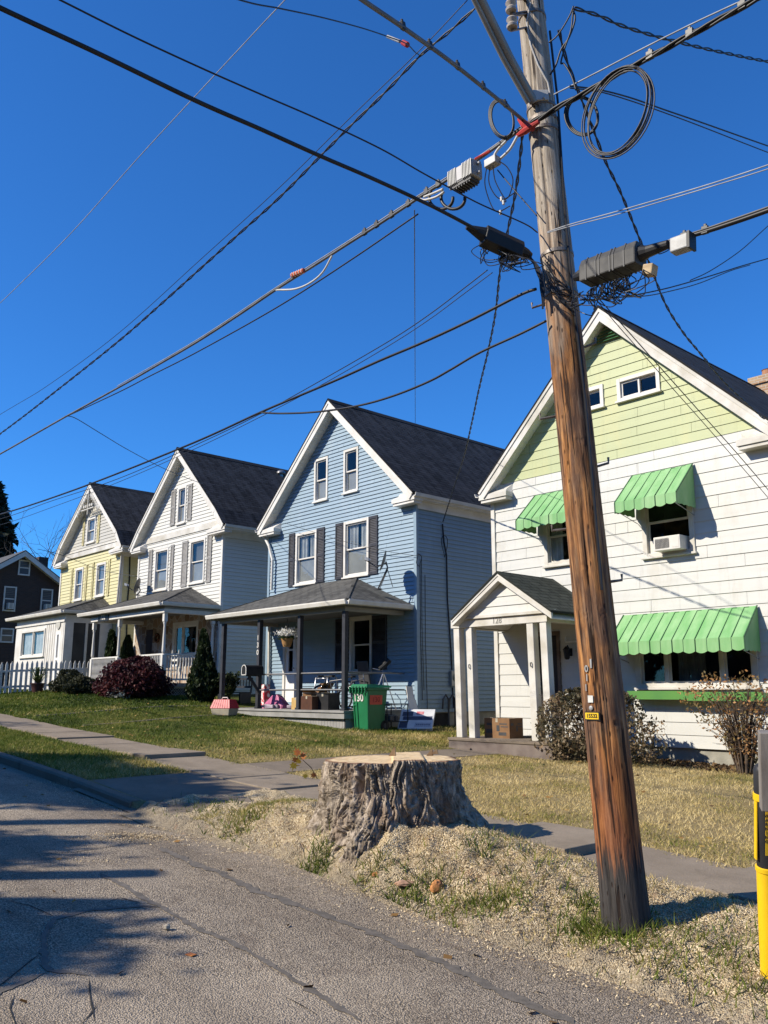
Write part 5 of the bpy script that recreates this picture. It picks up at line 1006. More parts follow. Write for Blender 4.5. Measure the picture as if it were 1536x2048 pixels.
def clamps(nums, size=.022, mat=M_CABLE, nm='strand_clamp'):
    def f(o, P):
        P = np.array(P); L = len(P)-1
        for t in nums:
            k = int(t*L); c = P[k]; d = P[min(k+1, L)]-P[max(k-1, 0)]; d /= np.linalg.norm(d); u = np.cross(d, (0, 0, 1.)); u /= np.linalg.norm(u); v = np.cross(u, d); m = MB(); m.obox(c+v*size*.6, d, u, v, size*1.2, size*.7, size*1.4); m.obox(c+v*size*2.2, d, u, v, size*.5, size*.4, size*.7); m.build(nm, mat, o, bevel=.003)
    return f
def dp(px, py, off=0.): return depth(atY(px, py, PB[1]))+off
PYL = PB[1]-.2
# along the street, uphill to the left
cable('trunk_cable', 'thick black trunk cable with clamps running uphill from the red wrap past the finned amplifier', [(1052, 252), (1000, 288), (960, 316), (900, 356), (840, 394), (760, 447), (700, 485), (630, 530), (560, 574), (480, 628), (400, 680), (310, 733), (235, 776), (130, 834), (0, 908), (-200, 1020), (-430, 1148)], .0165, M_GCABLE, Y=PYL, extra=clamps((.19, .215, .24, .27, .295, .32, .345), .024))
cable('messenger_wire', 'bright support strand just above the trunk cable left of the pole', [(1052, 246), (960, 311), (840, 389), (700, 480), (560, 570), (400, 676), (235, 772)], .007, M_SILV, Y=PYL)
cable('coax_loop', 'white coax hanging in a shallow loop under the trunk cable', [(552, 580), (590, 578), (620, 566), (645, 545), (664, 512)], .012, M_WCABLE, Y=PYL)
cable('service_drop', 'thin black line sagging just below the trunk cable, uphill half of the span', [(836, 428), (700, 521), (560, 611), (400, 701), (300, 752), (240, 783), (135, 832)], .009, Y=PYL)
cable('service_drop', 'thin black drop from the trunk cable down to the white house gable', [(130, 832), (150, 836), (200, 866), (255, 899), (330, 938), (405, 968)], .008, D=(dp(130, 832), 27.5))
cable('power_line', 'wavy twisted black power line crossing the sky above the trunk cable', [(960, 8), (900, 62), (840, 112), (770, 185), (700, 253), (640, 313), (560, 394), (480, 466), (400, 538), (320, 610), (240, 680), (120, 776), (0, 868), (-200, 1010), (-430, 1160)], .0085, Y=PYL-.1, tw=(.55, 2, .012))
cable('thin_wire', 'thin faint wire running just left of the twisted power line', [(935, 0), (840, 100), (700, 236), (560, 374), (400, 520), (240, 664), (100, 768), (0, 829), (-300, 1010)], .0045, Y=PYL-.4)
cable('high_wire', 'long pale high wire slanting down the left half of the sky', [(590, -20), (570, 0), (430, 150), (280, 312), (150, 458), (40, 568), (-60, 660), (-400, 960)], .006, M_SILV, Y=PYL-1.0)
cable('lower_cable', 'lowest thick black cable from the pole sweeping left over the house gables', [(1072, 578), (1040, 590), (940, 641), (850, 683), (760, 721), (680, 757), (600, 791), (520, 825), (400, 880), (240, 945), (120, 990), (0, 1029), (-200, 1085), (-430, 1150)], .0145, M_CABLE, Y=PYL)
cable('thin_wire', 'thin wire from the black closure running above the lowest cable', [(975, 540), (930, 575), (860, 628), (780, 681), (640, 762), (520, 828), (400, 886), (240, 956), (100, 1003), (0, 1038), (-200, 1090)], .0055, Y=PYL+.1)
cable('thin_wire', 'second thin wire from the black closure, lower of the close pair', [(985, 545), (930, 586), (860, 638), (780, 690), (650, 766), (530, 829), (400, 893), (240, 963), (100, 1016), (0, 1050), (-200, 1104)], .0045, Y=PYL+.25)
cable('lower_cable', 'slack black cable drooping in front of the blue house peak', [(1092, 642), (1040, 668), (960, 705), (900, 740), (860, 762), (800, 787), (740, 806), (680, 818), (620, 825), (560, 827), (520, 825)], .012, M_CABLE, Y=PYL)
# across the street
cable('cross_street_cable', 'heaviest black cable crossing the upper left sky to the black closure', [(-300, -128), (0, 16), (200, 109), (390, 201), (520, 258), (640, 312), (740, 355), (840, 401), (900, 431), (965, 466)], .0165, D=(4.6, dp(1000, 480, -.7)))
cable('thin_wire', 'thin dark wire above and beside the heaviest cable, ending at a tie on the pole', [(-100, -110), (120, 0), (260, 70), (400, 135), (520, 188), (640, 240), (760, 297), (840, 343), (900, 376), (960, 408), (1048, 447), (1075, 465)], .0065, D=(5., dp(1075, 465, -.2)))
cable('cross_street_cable', 'grey lashed cable coming down from the top centre to the red wrap', [(560, -120), (640, -62), (725, 0), (790, 44), (840, 79), (890, 115), (935, 150), (1000, 202), (1052, 245)], .017, M_GCABLE, D=(4.9, dp(1052, 245, -.22)), extra=clamps((.42, .56, .7, .82, .9), .02))
cable('thin_wire', 'short thin wire at the top ending in a red-tipped insulator beside the lashed cable', [(300, -60), (480, 0), (560, 17), (640, 34), (720, 55), (775, 73), (812, 87), (830, 104), (842, 112)], .006, D=(5.2, dp(842, 112, -.3)))
# to the right, along the street and behind
def bundle(o, P): pass
cable('trunk_cable', 'black cable bundle climbing from the red wrap to the upper right corner', [(1052, 256), (1110, 218), (1170, 186), (1230, 151), (1300, 114), (1390, 65), (1510, 0), (1650, -80)], .013, M_CABLE, Y=PYL, tw=(.9, 3, .016), extra=clamps((.58, .7, .83), .026))
cable('messenger_wire', 'bright strand above the black bundle right of the pole', [(1108, 189), (1200, 142), (1290, 95), (1380, 50), (1470, 8), (1600, -52)], .007, M_SILV, Y=PYL)
cable('power_line', 'twisted black service line leaving the pole top towards the right edge', [(1148, 16), (1200, 32), (1240, 50), (1310, 72), (1380, 90), (1460, 108), (1536, 123), (1700, 150)], .009, D=(dp(1148, 16), 12.5), tw=(.5, 2, .012))
cable('service_drop', 'upper of two dark drops fanning right from the large coil', [(1140, 172), (1200, 180), (1262, 196), (1330, 220), (1400, 244), (1536, 292), (1700, 348)], .008, D=(dp(1200, 180, -.1), 12))
cable('service_drop', 'lower of two dark drops fanning right from the large coil', [(1140, 176), (1200, 184), (1262, 202), (1330, 226), (1400, 252), (1536, 305), (1700, 366)], .006, D=(dp(1200, 180, -.1), 12))
cable('messenger_wire', 'upper of two pale thin wires leaving the middle of the pole to the right', [(1095, 464), (1140, 449), (1230, 424), (1330, 395), (1430, 365), (1536, 330), (1700, 272)], .0055, M_SILV, Y=PYL)
cable('messenger_wire', 'lower of two pale thin wires leaving the middle of the pole to the right', [(1095, 466), (1140, 453), (1230, 430), (1330, 401), (1430, 371), (1536, 338), (1700, 282)], .0045, M_SILV, Y=PYL)
cable('trunk_cable', 'thick black cable from the grey closure past the white box to the right edge', [(1285, 502), (1330, 488), (1385, 471), (1440, 454), (1536, 421), (1700, 360)], .019, M_CABLE, Y=PYL, extra=clamps((.35, .5), .022))
cable('messenger_wire', 'thin lashing strand along the thick cable right of the white box', [(1330, 483), (1400, 461), (1450, 444), (1536, 414), (1700, 354)], .007, M_GCABLE, Y=PYL-.05)
cable('thin_wire', 'thin wire under the grey closure forking up to the right edge', [(1160, 600), (1220, 597), (1280, 588), (1340, 575), (1420, 552), (1480, 533), (1536, 517), (1700, 470)], .0065, D=(dp(1160, 600), 11))
cable('thin_wire', 'steeper thin wire forking up from below the grey closure', [(1380, 561), (1420, 542), (1480, 502), (1536, 452), (1620, 380)], .0055, D=(9., 11))
cable('thin_wire', 'lowest slack thin wire to the right under the grey closure', [(1165, 590), (1220, 594), (1290, 592), (1350, 580), (1400, 566), (1460, 542), (1500, 530)], .0055, D=(dp(1165, 590), 10.5))
# drops to the houses
cable('service_drop', 'wavy black drop passing behind the large coil down to the green house eave', [(1118, 60), (1130, 110), (1150, 165), (1185, 255), (1212, 325), (1240, 382), (1268, 450), (1300, 530), (1330, 606), (1365, 663), (1400, 706), (1450, 765), (1500, 812), (1528, 838)], .0085, D=(dp(1118, 60), depth(atY(1528, 838, 15.2))), tw=(.5, 2, .010))
cable('service_drop', 'wavy black drop from the red wrap down to the side of the blue house', [(1045, 268), (1040, 320), (1030, 392), (1014, 470), (1000, 545), (992, 620), (978, 695), (960, 770), (945, 840), (930, 905), (908, 975), (886, 1044)], .009, D=(dp(1045, 268), depth(atX(886, 1044, -16.05))), tw=(.5, 2, .011))
cable('service_drop', 'straight thin drop hanging from the trunk cable to behind the blue roof', [(829, 420), (829.5, 560), (830, 700), (830.5, 846)], .006, M_GCABLE, D=(dp(829, 420), 24))
cable('thin_wire', 'upper of two fine wires from the tangled loops down across the green gable', [(1200, 600), (1245, 650), (1300, 712), (1350, 768), (1400, 824), (1470, 902), (1540, 984), (1620, 1080)], .005, D=(dp(1200, 600), 11.5))
cable('thin_wire', 'lower of two fine wires from the tangled loops down across the green gable', [(1196, 604), (1240, 656), (1300, 724), (1350, 782), (1400, 838), (1470, 918), (1540, 1000), (1620, 1096)], .004, D=(dp(1200, 600), 11.5))
cable('thin_wire', 'thin black wire strung across the blue house front to its corner', [(570, 1046), (640, 1068), (700, 1086), (770, 1102), (836, 1112)], .006, Y=(15.6, 15.9))
cable('service_drop', 'thin drop from the distance to the yellow house gable', [(75, 1098), (110, 1106), (150, 1120), (200, 1140), (275, 1153)], .01, Y=(13., 15.7))
cable('thin_wire', 'thin slanting wire past the amplifier to the pole middle', [(995, 340), (1020, 370), (1048, 402), (1074, 432)], .006, Y=PYL-.02)
for a, lab in (((1124, 130), 'inner black jumper looping beside the pole top'), ((1137, 60), 'outer black jumper looping beside the pole top')):
    pass
cable('jumper_loop', 'black jumpers drooping from the power tap right of the pole top', [(1146, 18), (1150, 40), (1138, 75), (1122, 100), (1112, 130), (1100, 150)], .009, Y=PYL)
cable('jumper_loop', 'second black jumper curling right beside the pole top', [(1146, 22), (1142, 60), (1130, 95), (1122, 125), (1128, 128), (1142, 150), (1152, 180)], .008, Y=PYL-.05)
cable('jumper_loop', 'dark jumper reaching from the pole to the power tap', [(1098, 85), (1112, 74), (1126, 55), (1140, 30), (1147, 12)], .007, Y=PYL-.03)
# ------------------------------------------------------------------ things hung on the wires
def loop_px(cx, cy, a, b, ang, t0=0., t1=2*math.pi, n=40):
    ts = np.linspace(t0, t1, n); c, s = math.cos(ang), math.sin(ang); return [(cx+a*math.cos(t)*c-b*math.sin(t)*s, cy+a*math.cos(t)*s+b*math.sin(t)*c) for t in ts]
m = MB()
for k in range(7):
    e = k*2.6; m.tube([atY(x, y, PYL-.02-.011*(k % 3)) for x, y in loop_px(1237+rng.normal()*1.5, 223+rng.normal()*1.5, 99-e*.8+rng.normal()*2.5, 63-e+rng.normal()*2, -1.16+rng.normal()*.035)], .0062, 6)
set_tags(m.build('cable_coil', pm('shiny_black_cable', (.02, .02, .024), (.05, .05, .056), 5, .5, spec=.4), smooth=True), 'large coil of black cable hung right of the pole top', 'cable coil')
m = MB()
for k in range(4): m.tube([atY(x, y, PYL-.02*k) for x, y in loop_px(1003+k*.6, 238, 40-k*1.5, 24-k, 1.35)], .009, 6)
set_tags(m.build('cable_coil', M_CABLE, smooth=True), 'small black coil hung just left of the pole under the lashed cable', 'cable coil')
m = MB()
for k in range(3): m.tube([atY(x, y, PYL+.05+.02*k) for x, y in loop_px(1163+k, 232, 40-k*2, 33-k*2, 1.3)], .009, 6)
set_tags(m.build('cable_coil', M_CABLE, smooth=True), 'small black coil behind the large coil, right against the pole', 'cable coil')
m = MB()
for k, cx in enumerate((882, 906)): m.tube([atY(x, y, PYL-.03) for x, y in loop_px(cx, 396, 24, 22, .3, -.4, 3.5)], .017, 8)
set_tags(m.build('cable_coil', M_CABLE, smooth=True), 'pair of thick black loops hanging under the finned amplifier', 'cable coil')
# amplifier
def frame_px(c, dirpx, Y):
    """3-D axes of a box hung along a wire: along the wire, up, towards the street"""
    a = atY(*c, Y); b = atY(c[0]+dirpx[0], c[1]+dirpx[1], Y); x = b-a; x /= np.linalg.norm(x); y = np.array((0, -1., 0)); z = np.cross(x, y); z = z if z[2] > 0 else -z; return a, x, y, z
c, ax, ay, az_ = frame_px((930, 352), (70, -42), PYL-.12); amp = thing('line_amplifier', c, 'finned grey amplifier box hanging on the trunk cable left of the pole', 'amplifier')
m = MB(); m.obox(c, ax, ay, az_, .165, .075, .088); m.build('housing', M_ALU, amp, bevel=.012)
for k in range(17):
    if 6 <= k <= 9: continue
    m = MB() if k == 0 else m; m.obox(c+ax*(-.15+k*.0188)+ay*.078, ax, ay, az_, .004, .009, .084)
m.build('cooling_fins', pm('fin_grey', (.30, .30, .29), (.24, .24, .235), 12, .5, metal=.4), amp)
m = MB(); m.obox(c-ax*.009+ay*.077, ax, ay, az_, .034, .004, .07); m.build('pale_label', pm('label_white', (.46, .44, .44), (.38, .38, .38), 9, .5), amp)
m = MB(); m.obox(c-az_*.10, ax, ay, az_, .13, .065, .016)
for k in range(7): m.obox(c-az_*.122+ax*(-.1+k*.034), ax, ay, az_, .006, .06, .013)
m.build('lower_ribs', M_DGREY, amp)
m = MB()
for sx in (-1, 1):
    for d_ in (-.05, .05): m.tube([c+ax*sx*.165+az_*d_, c+ax*sx*.2+az_*d_], .016, 10)
m.build('port', M_ALU, amp)
c2 = atY(985, 325, PYL-.12); tap = thing('line_tap', c2, 'small grey cable tap with dangling wires between the amplifier and the pole', 'cable tap'); m = MB(); m.obox(c2, ax, ay, az_, .07, .045, .04); m.build('housing', M_ALU, tap, bevel=.006)
for px in ([(974, 330), (970, 370), (985, 415), (1000, 422), (1020, 412)], [(980, 332), (978, 365), (992, 392), (1008, 398), (1030, 385)], [(986, 333), (990, 360), (1002, 385), (1012, 402), (1004, 404)], [(998, 322), (1015, 335), (1026, 360), (1018, 392), (1006, 400)]):
    m = MB(); m.tube([atY(x, y, PYL-.12) for x, y in crom(px, 6)], .0055, 5); m.build('dangling_wire', M_CABLE, tap)
for px, py in ((1003, 398), (1007, 405), (1001, 425)): m = MB(); m.lathe(atY(px, py, PYL-.12), [(.012, -.02), (.014, .02)], 8); m.build('plastic_tag', M_TRIM, tap)
for px, lab in (([(1012, 282), (995, 300), (985, 318)], 'upper white lead from the red wrap to the cable tap'), ([(1035, 272), (1020, 298), (1000, 318)], 'lower white lead from the red wrap to the cable tap'), ([(886, 378), (868, 386), (848, 394)], 'white lead at the uphill end of the amplifier'), ([(888, 384), (872, 394), (850, 400), (840, 398)], 'lower white lead at the uphill end of the amplifier')):
    cable('coax_lead', lab, px, .013, M_WCABLE, Y=PYL-.08)
M_RED = pm('red_wrap', (.42, .035, .025), (.3, .03, .025), 8, .5)
m = MB(); m.tube([atY(x, y, PYL-.03) for x, y in ((1038, 238), (1050, 250), (1066, 258))], [.02, .04, .025], 8); m.tube([atY(x, y, PYL-.06) for x, y in ((1078, 243), (1050, 262), (1034, 272))], [.02, .035, .018], 8); m.tube([atY(x, y, PYL-.06) for x, y in ((980, 302), (965, 310), (950, 318))], .012, 6)
set_tags(m.build('red_wrap', M_RED), 'red plastic wrap tying the crossing cables to the pole', 'cable wrap')
m = MB(); q = [atY(x, y, PYL-.02) for x, y in ((584, 551), (596, 546), (608, 541))]; m.tube(q, .03, 8)
o = m.build('orange_marker', pm('orange_plastic', (.65, .13, .05), (.5, .1, .05), 8, .5), smooth='auto'); set_tags(o, 'orange ribbed marker clipped on the trunk cable above the white coax loop', 'cable marker')
r_ = MB()
for k in range(5): b_ = q[0]+(q[2]-q[0])*(k+.5)/5; r_.tube([b_-(q[2]-q[0])*.02, b_+(q[2]-q[0])*.02], .036, 8)
r_.build('marker_rib', M_TRIM, o)
m = MB(); q = [atY(x, y, PYL-.3) for x, y in ((775, 73), (800, 83))]; m.tube(q, .018, 8); o = m.build('strain_insulator', M_ALU); set_tags(o, 'pale strain insulator with a red tip on the short top wire', 'insulator'); m = MB(); q = [atY(x, y, PYL-.3) for x, y in ((806, 85), (815, 90))]; m.tube(q, .03, 8); m.build('red_tip', M_RED, o)
# splice closures with their tangled drop wires
def tangle(parent, px0, px1, Y, n, drop, seed):
    rg = np.random.default_rng(seed); m = MB()
    for k in range(n):
        t = rg.random(); a = np.array(px0)+(np.array(px1)-np.array(px0))*t; t2 = np.clip(t+rg.normal()*.35, -.1, 1.15); b = np.array(px0)+(np.array(px1)-np.array(px0))*t2; h = drop*(.35+.8*rg.random())
        mid = (a+b)/2+np.array((rg.normal()*14, h)); q1 = a+np.array((rg.normal()*12-8, h*.5)); q2 = b+np.array((rg.normal()*12+8, h*.55)); yy = Y+rg.normal()*.05
        m.tube([atY(p[0], p[1], yy+.03*math.sin(i*.7)) for i, p in enumerate(crom([a, q1, mid, q2, b], 7))], .0045, 5, cap=False)
    return m.build('drop_wires', M_CABLE, parent)
p0_, p1_ = atD(960, 466, dp(1000, 480, -.7)), atD(1048, 506, dp(1048, 506, -.3)); ax = (p1_-p0_)/np.linalg.norm(p1_-p0_); c = (p0_+p1_)/2
up_ = np.array((0, 0, 1.))-ax*ax[2]; up_ /= np.linalg.norm(up_); sd = np.cross(ax, up_); L = np.linalg.norm(p1_-p0_)
cl = thing('splice_closure', c, 'matte black splice closure left of the pole with wires tangled below', 'splice closure'); m = MB()
pf = [(-.07, -.09), (.07, -.09), (.08, .02), (.05, .08), (-.05, .08), (-.08, .02)]; m.prism([c-ax*L*.42+sd*a+up_*b for a, b in pf], ax*L*.84); m.build('body', M_BLACK, cl, bevel=.01)
m = MB(); m.tube([c-ax*L*.42, c-ax*L*.62, c-ax*L*.8], [.07, .045, .022], 10); m.build('end_nozzle', M_BLACK, cl); m = MB(); m.tube([c+ax*L*.42, c+ax*L*.55, c+ax*L*.66], [.06, .05, .03], 10); m.build('end_nozzle', M_BLACK, cl)
m = MB(); m.tube([c-ax*L*.36+up_*.085, c-ax*L*.34+up_*.11+sd*-.03, c-ax*L*.3+up_*.06+sd*-.085], .01, 6); m.build('latch', M_TRIM, cl)
tangle(cl, (970, 490), (1045, 515), PYL-.25, 18, 38, 3)
p0_, p1_ = atY(1170, 548, PYL-.1), atY(1282, 508, PYL-.1); ax = (p1_-p0_)/np.linalg.norm(p1_-p0_); c = (p0_+p1_)/2; up_ = np.array((0, 0, 1.))-ax*ax[2]; up_ /= np.linalg.norm(up_); sd = np.cross(ax, up_); L = np.linalg.norm(p1_-p0_)
cl = thing('splice_closure', c, 'dusty ribbed grey splice closure right of the pole', 'splice closure'); m = MB(); pf = [(-.09, -.10), (.09, -.10), (.095, .03), (.06, .10), (-.06, .10), (-.095, .03)]
m.prism([c-ax*L*.5+sd*a+up_*b for a, b in pf], ax*L); m.build('body', pm('dusty_black', (.085, .083, .078), (.035, .035, .035), 7, .6), cl, bevel=.012)
m = MB()
for k in (.12, .3, .36, .55, .61, .8): m.prism([c-ax*L*.5+ax*L*k+sd*a*1.05+up_*b*1.05 for a, b in pf], ax*.012)
m.build('body_rib', M_DGREY, cl); m = MB(); m.tube([c+ax*L*.5, c+ax*L*.62, c+ax*L*.95], [.07, .05, .035], 12); m.build('end_nozzle', M_BLACK, cl); m = MB(); m.tube([c-ax*L*.5, c-ax*L*.6, c-ax*L*.7], [.06, .05, .03], 12); m.build('end_nozzle', M_BLACK, cl)
tangle(cl, (1160, 585), (1270, 545), PYL-.1, 34, 46, 5)
c, ax, ay, az_ = frame_px((1363, 489), (40, -14), PYL-.08); wb = thing('terminal_box', c, 'small white terminal box hung under the thick cable at the right', 'terminal box'); m = MB(); m.obox(c, ax, ay, az_, .075, .05, .06); m.build('housing', M_ALU, wb, bevel=.01); m = MB(); m.obox(c+ax*.083, ax, ay, az_, .01, .055, .068); m.build('end_cap', M_BLACK, wb); m = MB()
for k in range(5): m.tube([atY(x, y, PYL-.08) for x, y in crom([(1346, 480+k*3), (1330+k, 490+k*3), (1318, 488+k*5), (1322, 500)], 5)], .004, 5)
m.build('drop_wires', M_CABLE, wb)
c, ax, ay, az_ = frame_px((1300, 541), (40, -6), PYL-.1); m = MB(); m.obox(c, ax, ay, az_, .045, .045, .045); set_tags(m.build('wooden_block', pm('pale_wood', (.5, .38, .22), (.36, .26, .15), 9, .7, stretch=(1, 1, 6)), bevel=.01), 'pale wooden block dangling below the grey closure', 'block')
m = MB()
rg = np.random.default_rng(4)
for k in range(22):
    y0 = 505+rg.random()*40; P = [(1082+rg.random()*16, y0), (1092+rg.random()*24, y0+20+rg.random()*20), (1110+rg.random()*24, y0+40+rg.random()*30), (1140+rg.random()*10, y0+50+rg.random()*40)] if k % 2 else [(1060, 505+rg.random()*15), (1074+rg.random()*8, 540+rg.random()*10), (1080+rg.random()*8, 575), (1084+rg.random()*6, 600+rg.random()*20)]
    m.tube([on_pole(min(max(p[0], 1086), 1146), p[1], .012+.012*rg.random())[0] if k % 2 else atY(p[0], p[1], PYL-.02) for p in crom(P, 5)], .0055, 5, cap=False)
m.build('looped_wires', M_CABLE, pole)
# ------------------------------------------------------------------ yellow and black marker post at the right edge
g = gpt(1543, 1950); dq = depth(g); mk = thing('marker_post', g, 'yellow and black plastic warning post at the right edge of the picture', 'marker post'); tp = atD(1526, 1526, dq); axm = (tp-g); Lm = np.linalg.norm(axm); axm /= Lm; Rm = .068
def yb(y): return Lm*(1950-y)/(1950-1526)
M_YELP = pm('yellow_plastic', (.78, .50, .01), (.7, .43, .01), 3, .4, .05, 60, spec=.5); M_BLKP = pm('black_plastic', (.018, .018, .02), (.03, .03, .032), 5, .42)
m = MB(); m.lathe(g-axm*.1, [(Rm, 0), (Rm, yb(1742)+.1)], 28, axm); m.build('yellow_tube', M_YELP, mk, smooth='auto')
m = MB(); m.lathe(g+axm*yb(1742), [(Rm+.002, 0), (Rm+.006, .004), (Rm+.006, .03), (Rm+.001, .034)], 28, axm); m.build('yellow_ring', M_YELP, mk, smooth='auto')
m = MB(); t0 = yb(1738); t1 = yb(1526); m.lathe(g+axm*t0, [(Rm-.004, 0), (Rm-.004, t1-t0-.05), (Rm-.014, t1-t0-.02), (Rm-.035, t1-t0-.004), (.002, t1-t0)], 28, axm); m.build('black_cap', M_BLKP, mk, smooth='auto')
m = MB(); m.lathe(g+axm*yb(1600), [(Rm-.002, 0), (Rm+.003, .003), (Rm+.003, .045), (Rm-.002, .048)], 28, axm); m.build('yellow_ring', M_YELP, mk, smooth='auto')
q = atD(1541, 1665, dq-Rm-.004); m = MB(); m.obox(q, RT, UP, -FW, .031, .15, .002); lb = m.build('warning_label', M_YELP, mk); 
text_mb('W\nA\nR\nN\nI\nN\nG', atD(1533.5, 1658, dq-Rm-.0062), RT, UP, .028, .002, True).build('label_lettering', M_BLACK, lb)
m = MB(); m.obox(atD(1511.5, 1660, dq-.01), RT, UP, -FW, .003, .19, .02); m.build('side_label', M_YELP, mk)
m = MB(); top_, bot_ = atD(1537, 1463, dq-.16), atD(1541, 1620, dq-.16); m.bar(top_, bot_, .12, .09, TC); gp_ = m.build('grey_batten', pm('weathered_grey_wood', (.22, .20, .18), (.14, .125, .11), 14, .85, .4, 50, stretch=(1, 1, .1)), mk, bevel=.006)
# ================================================================== the stump
def mat_bark():
    m, n, p, o = nodes_of('stump_bark'); v = coords(n, 'obj'); g = noise(n, coords(n, 'obj', (1, 1, .35)), 13, 6, .7); f = noise(n, v, 55, 4, .6); b = noise(n, v, 2.3, 4)
    c = ramp(n, g, [(.3, (.04, .03, .023)), (.44, (.19, .155, .118)), (.58, (.42, .35, .275)), (.75, (.60, .52, .42))])
    c = mix(n, mathn(n, 'MULTIPLY', ramp(n, b, [(.5, (0, 0, 0)), (.72, (1, 1, 1))]), .6), c, (.22, .145, .10))
    at = n.nodes.new('ShaderNodeAttribute'); at.attribute_name = 'tint'                         # sawdust caught on the lower ledges
    d = mathn(n, 'ADD', at.outputs['Fac'], mathn(n, 'MULTIPLY', mathn(n, 'SUBTRACT', f, .5), .9)); d = mathn(n, 'ADD', d, mathn(n, 'MULTIPLY', mathn(n, 'SUBTRACT', noise(n, v, 7, 4), .5), .9))
    c = mix(n, ramp(n, d, [(.5, (0, 0, 0)), (.68, (1, 1, 1))]), c, ramp(n, f, [(.3, (.34, .26, .15)), (.7, (.62, .53, .36))]))
    n.links.new(c, p.inputs['Base Color']); p.inputs['Roughness'].default_value = .95; p.inputs['Specular IOR Level'].default_value = .1
    bump(n, p, mathn(n, 'ADD', g, mathn(n, 'MULTIPLY', f, .4)), 1., .03); return m
def mat_cut():
    m, n, p, o = nodes_of('sawn_wood'); tc = n.nodes.new('ShaderNodeTexCoord'); sp = n.nodes.new('ShaderNodeSeparateXYZ'); n.links.new(tc.outputs['Object'], sp.inputs[0])
    r = mathn(n, 'SQRT', mathn(n, 'ADD', mathn(n, 'MULTIPLY', sp.outputs[0], sp.outputs[0]), mathn(n, 'MULTIPLY', sp.outputs[1], sp.outputs[1]))); f = noise(n, tc.outputs['Object'], 5, 5)
    rr = mathn(n, 'ADD', mathn(n, 'MULTIPLY', r, 70.), mathn(n, 'MULTIPLY', f, 9.)); ring = mathn(n, 'ADD', mathn(n, 'MULTIPLY', mathn(n, 'SINE', rr), .5), .5)
    c = mix(n, ring, (.66, .50, .29), (.56, .40, .21)); c = mix(n, ramp(n, f, [(.5, (0, 0, 0)), (.75, (.7, .7, .7))]), c, (.40, .28, .15))
    an = mathn(n, 'ARCTAN2', sp.outputs[1], sp.outputs[0]); cv = n.nodes.new('ShaderNodeCombineXYZ'); n.links.new(mathn(n, 'MULTIPLY', an, 7.), cv.inputs[0]); n.links.new(mathn(n, 'MULTIPLY', r, 1.5), cv.inputs[1]); cr_ = noise(n, cv.outputs[0], 1.6, 3, .5); c = mix(n, ramp(n, cr_, [(.30, (.9, .9, .9)), (.34, (0, 0, 0))]), c, (.12, .07, .035))
    at = n.nodes.new('ShaderNodeAttribute'); at.attribute_name = 'tint'; c = mix(n, ramp(n, at.outputs['Fac'], [(.93, (0, 0, 0)), (.985, (1, 1, 1))]), c, (.16, .075, .04))
    n.links.new(c, p.inputs['Base Color']); p.inputs['Roughness'].default_value = .85; bump(n, p, noise(n, coords(n, 'obj', (3, 30, 1)), 6, 4), .4, .01); return m
SG = float(gz(*STUMP))-.05; TOPZ = .95
stump = thing('tree_stump', (*STUMP, SG), 'broad freshly cut grey tree stump on a bank of sawdust by the kerb', 'tree stump')
nth, nh = 620, 230; th = np.linspace(0, 2*np.pi, nth, endpoint=False); t = np.linspace(0, 1, nh); TH, T = np.meshgrid(th, t); CA, SA = np.cos(TH), np.sin(TH)
aR = math.atan2(RT[1], RT[0]); aC = math.atan2(-STUMP[1], -STUMP[0])            # picture-right, towards the viewer
def lobe(a, w): d = (TH-a+np.pi) % (2*np.pi)-np.pi; return np.exp(-(d/w)**2)
rad = .655+.025*np.cos(2*(TH-aR))+.05*(1-T)
rad += (1-T)**2.4*(.16+.72*lobe(aR-.02, .34)+.20*lobe(aC+.62, .34)+.22*lobe(aR+math.pi-.3, .5)+.42*lobe(aC-.35, .38)+.30*lobe(aR+1.3, .5)+.3*lobe(aR+2.2, .4))
rad += .05*(fbm(CA*2.2+5, SA*2.2, T*1.2, 41, 3)-.5)*2
base_h = 0
# furrowed bark: warped ridges running up, breaking into knobs low on the viewer's side
wv = fbm(CA*3, SA*3, T*3, 61, 3)*.9; u = TH*15+wv*9+T*.9; ridge = 1-np.abs(2*vnoise(u*1.9, T*3.6+wv*3, 0, 71)-1); ridge2 = 1-np.abs(2*vnoise(u*4.6, T*9+wv*5, 0, 77)-1)
amt = .05+.02*lobe(aR+math.pi+.2, .8); rad += amt*(np.clip(ridge, 0, .8)**1.5-.35)+.034*(ridge2**1.5-.35)+.014*(vnoise(TH*40+wv*9, T*26, 0, 99)-.5)+.034*(fbm(CA*16, SA*16, T*9, 81, 3)-.5)
knob = lobe(aC-.2, .75)*np.clip(1-np.abs(T-.42)/.45, 0, 1); kn = fbm(CA*7, SA*7, T*5, 91, 4)-.5; rad += .03*(np.clip(vnoise(u*1.1, T*7+wv*4, 0, 141)*2-.8, 0, 1)-.4)*np.clip(T*3, 0, 1); rad += knob*.34*kn+knob*.05+.19*(fbm(CA*4.5+9, SA*4.5, T*2.6, 131, 3)-.5)*(1-.6*T)
slot = lobe(aC+.22, .07)*np.clip((.62-T)/.3, 0, 1)+.8*lobe(aC-.48, .06)*np.clip((T-.5)/.3, 0, 1)+.7*lobe(aC+.75, .05)*np.clip((.5-T)/.3, 0, 1); rad -= .12*slot
def ztop(x, y):
    sx = (x-STUMP[0])*RT[0]+(y-STUMP[1])*RT[1]
    return TOPZ+.006+.010*(fbm(x*7, y*22, 0, 5, 3)-.5)+.035*smooth((sx-.0)/.02)*(sx < 5)-.025*smooth((sx-.33)/.012)
ZT = ztop(STUMP[0]+rad[-1]*CA[-1], STUMP[1]+rad[-1]*SA[-1])-.006
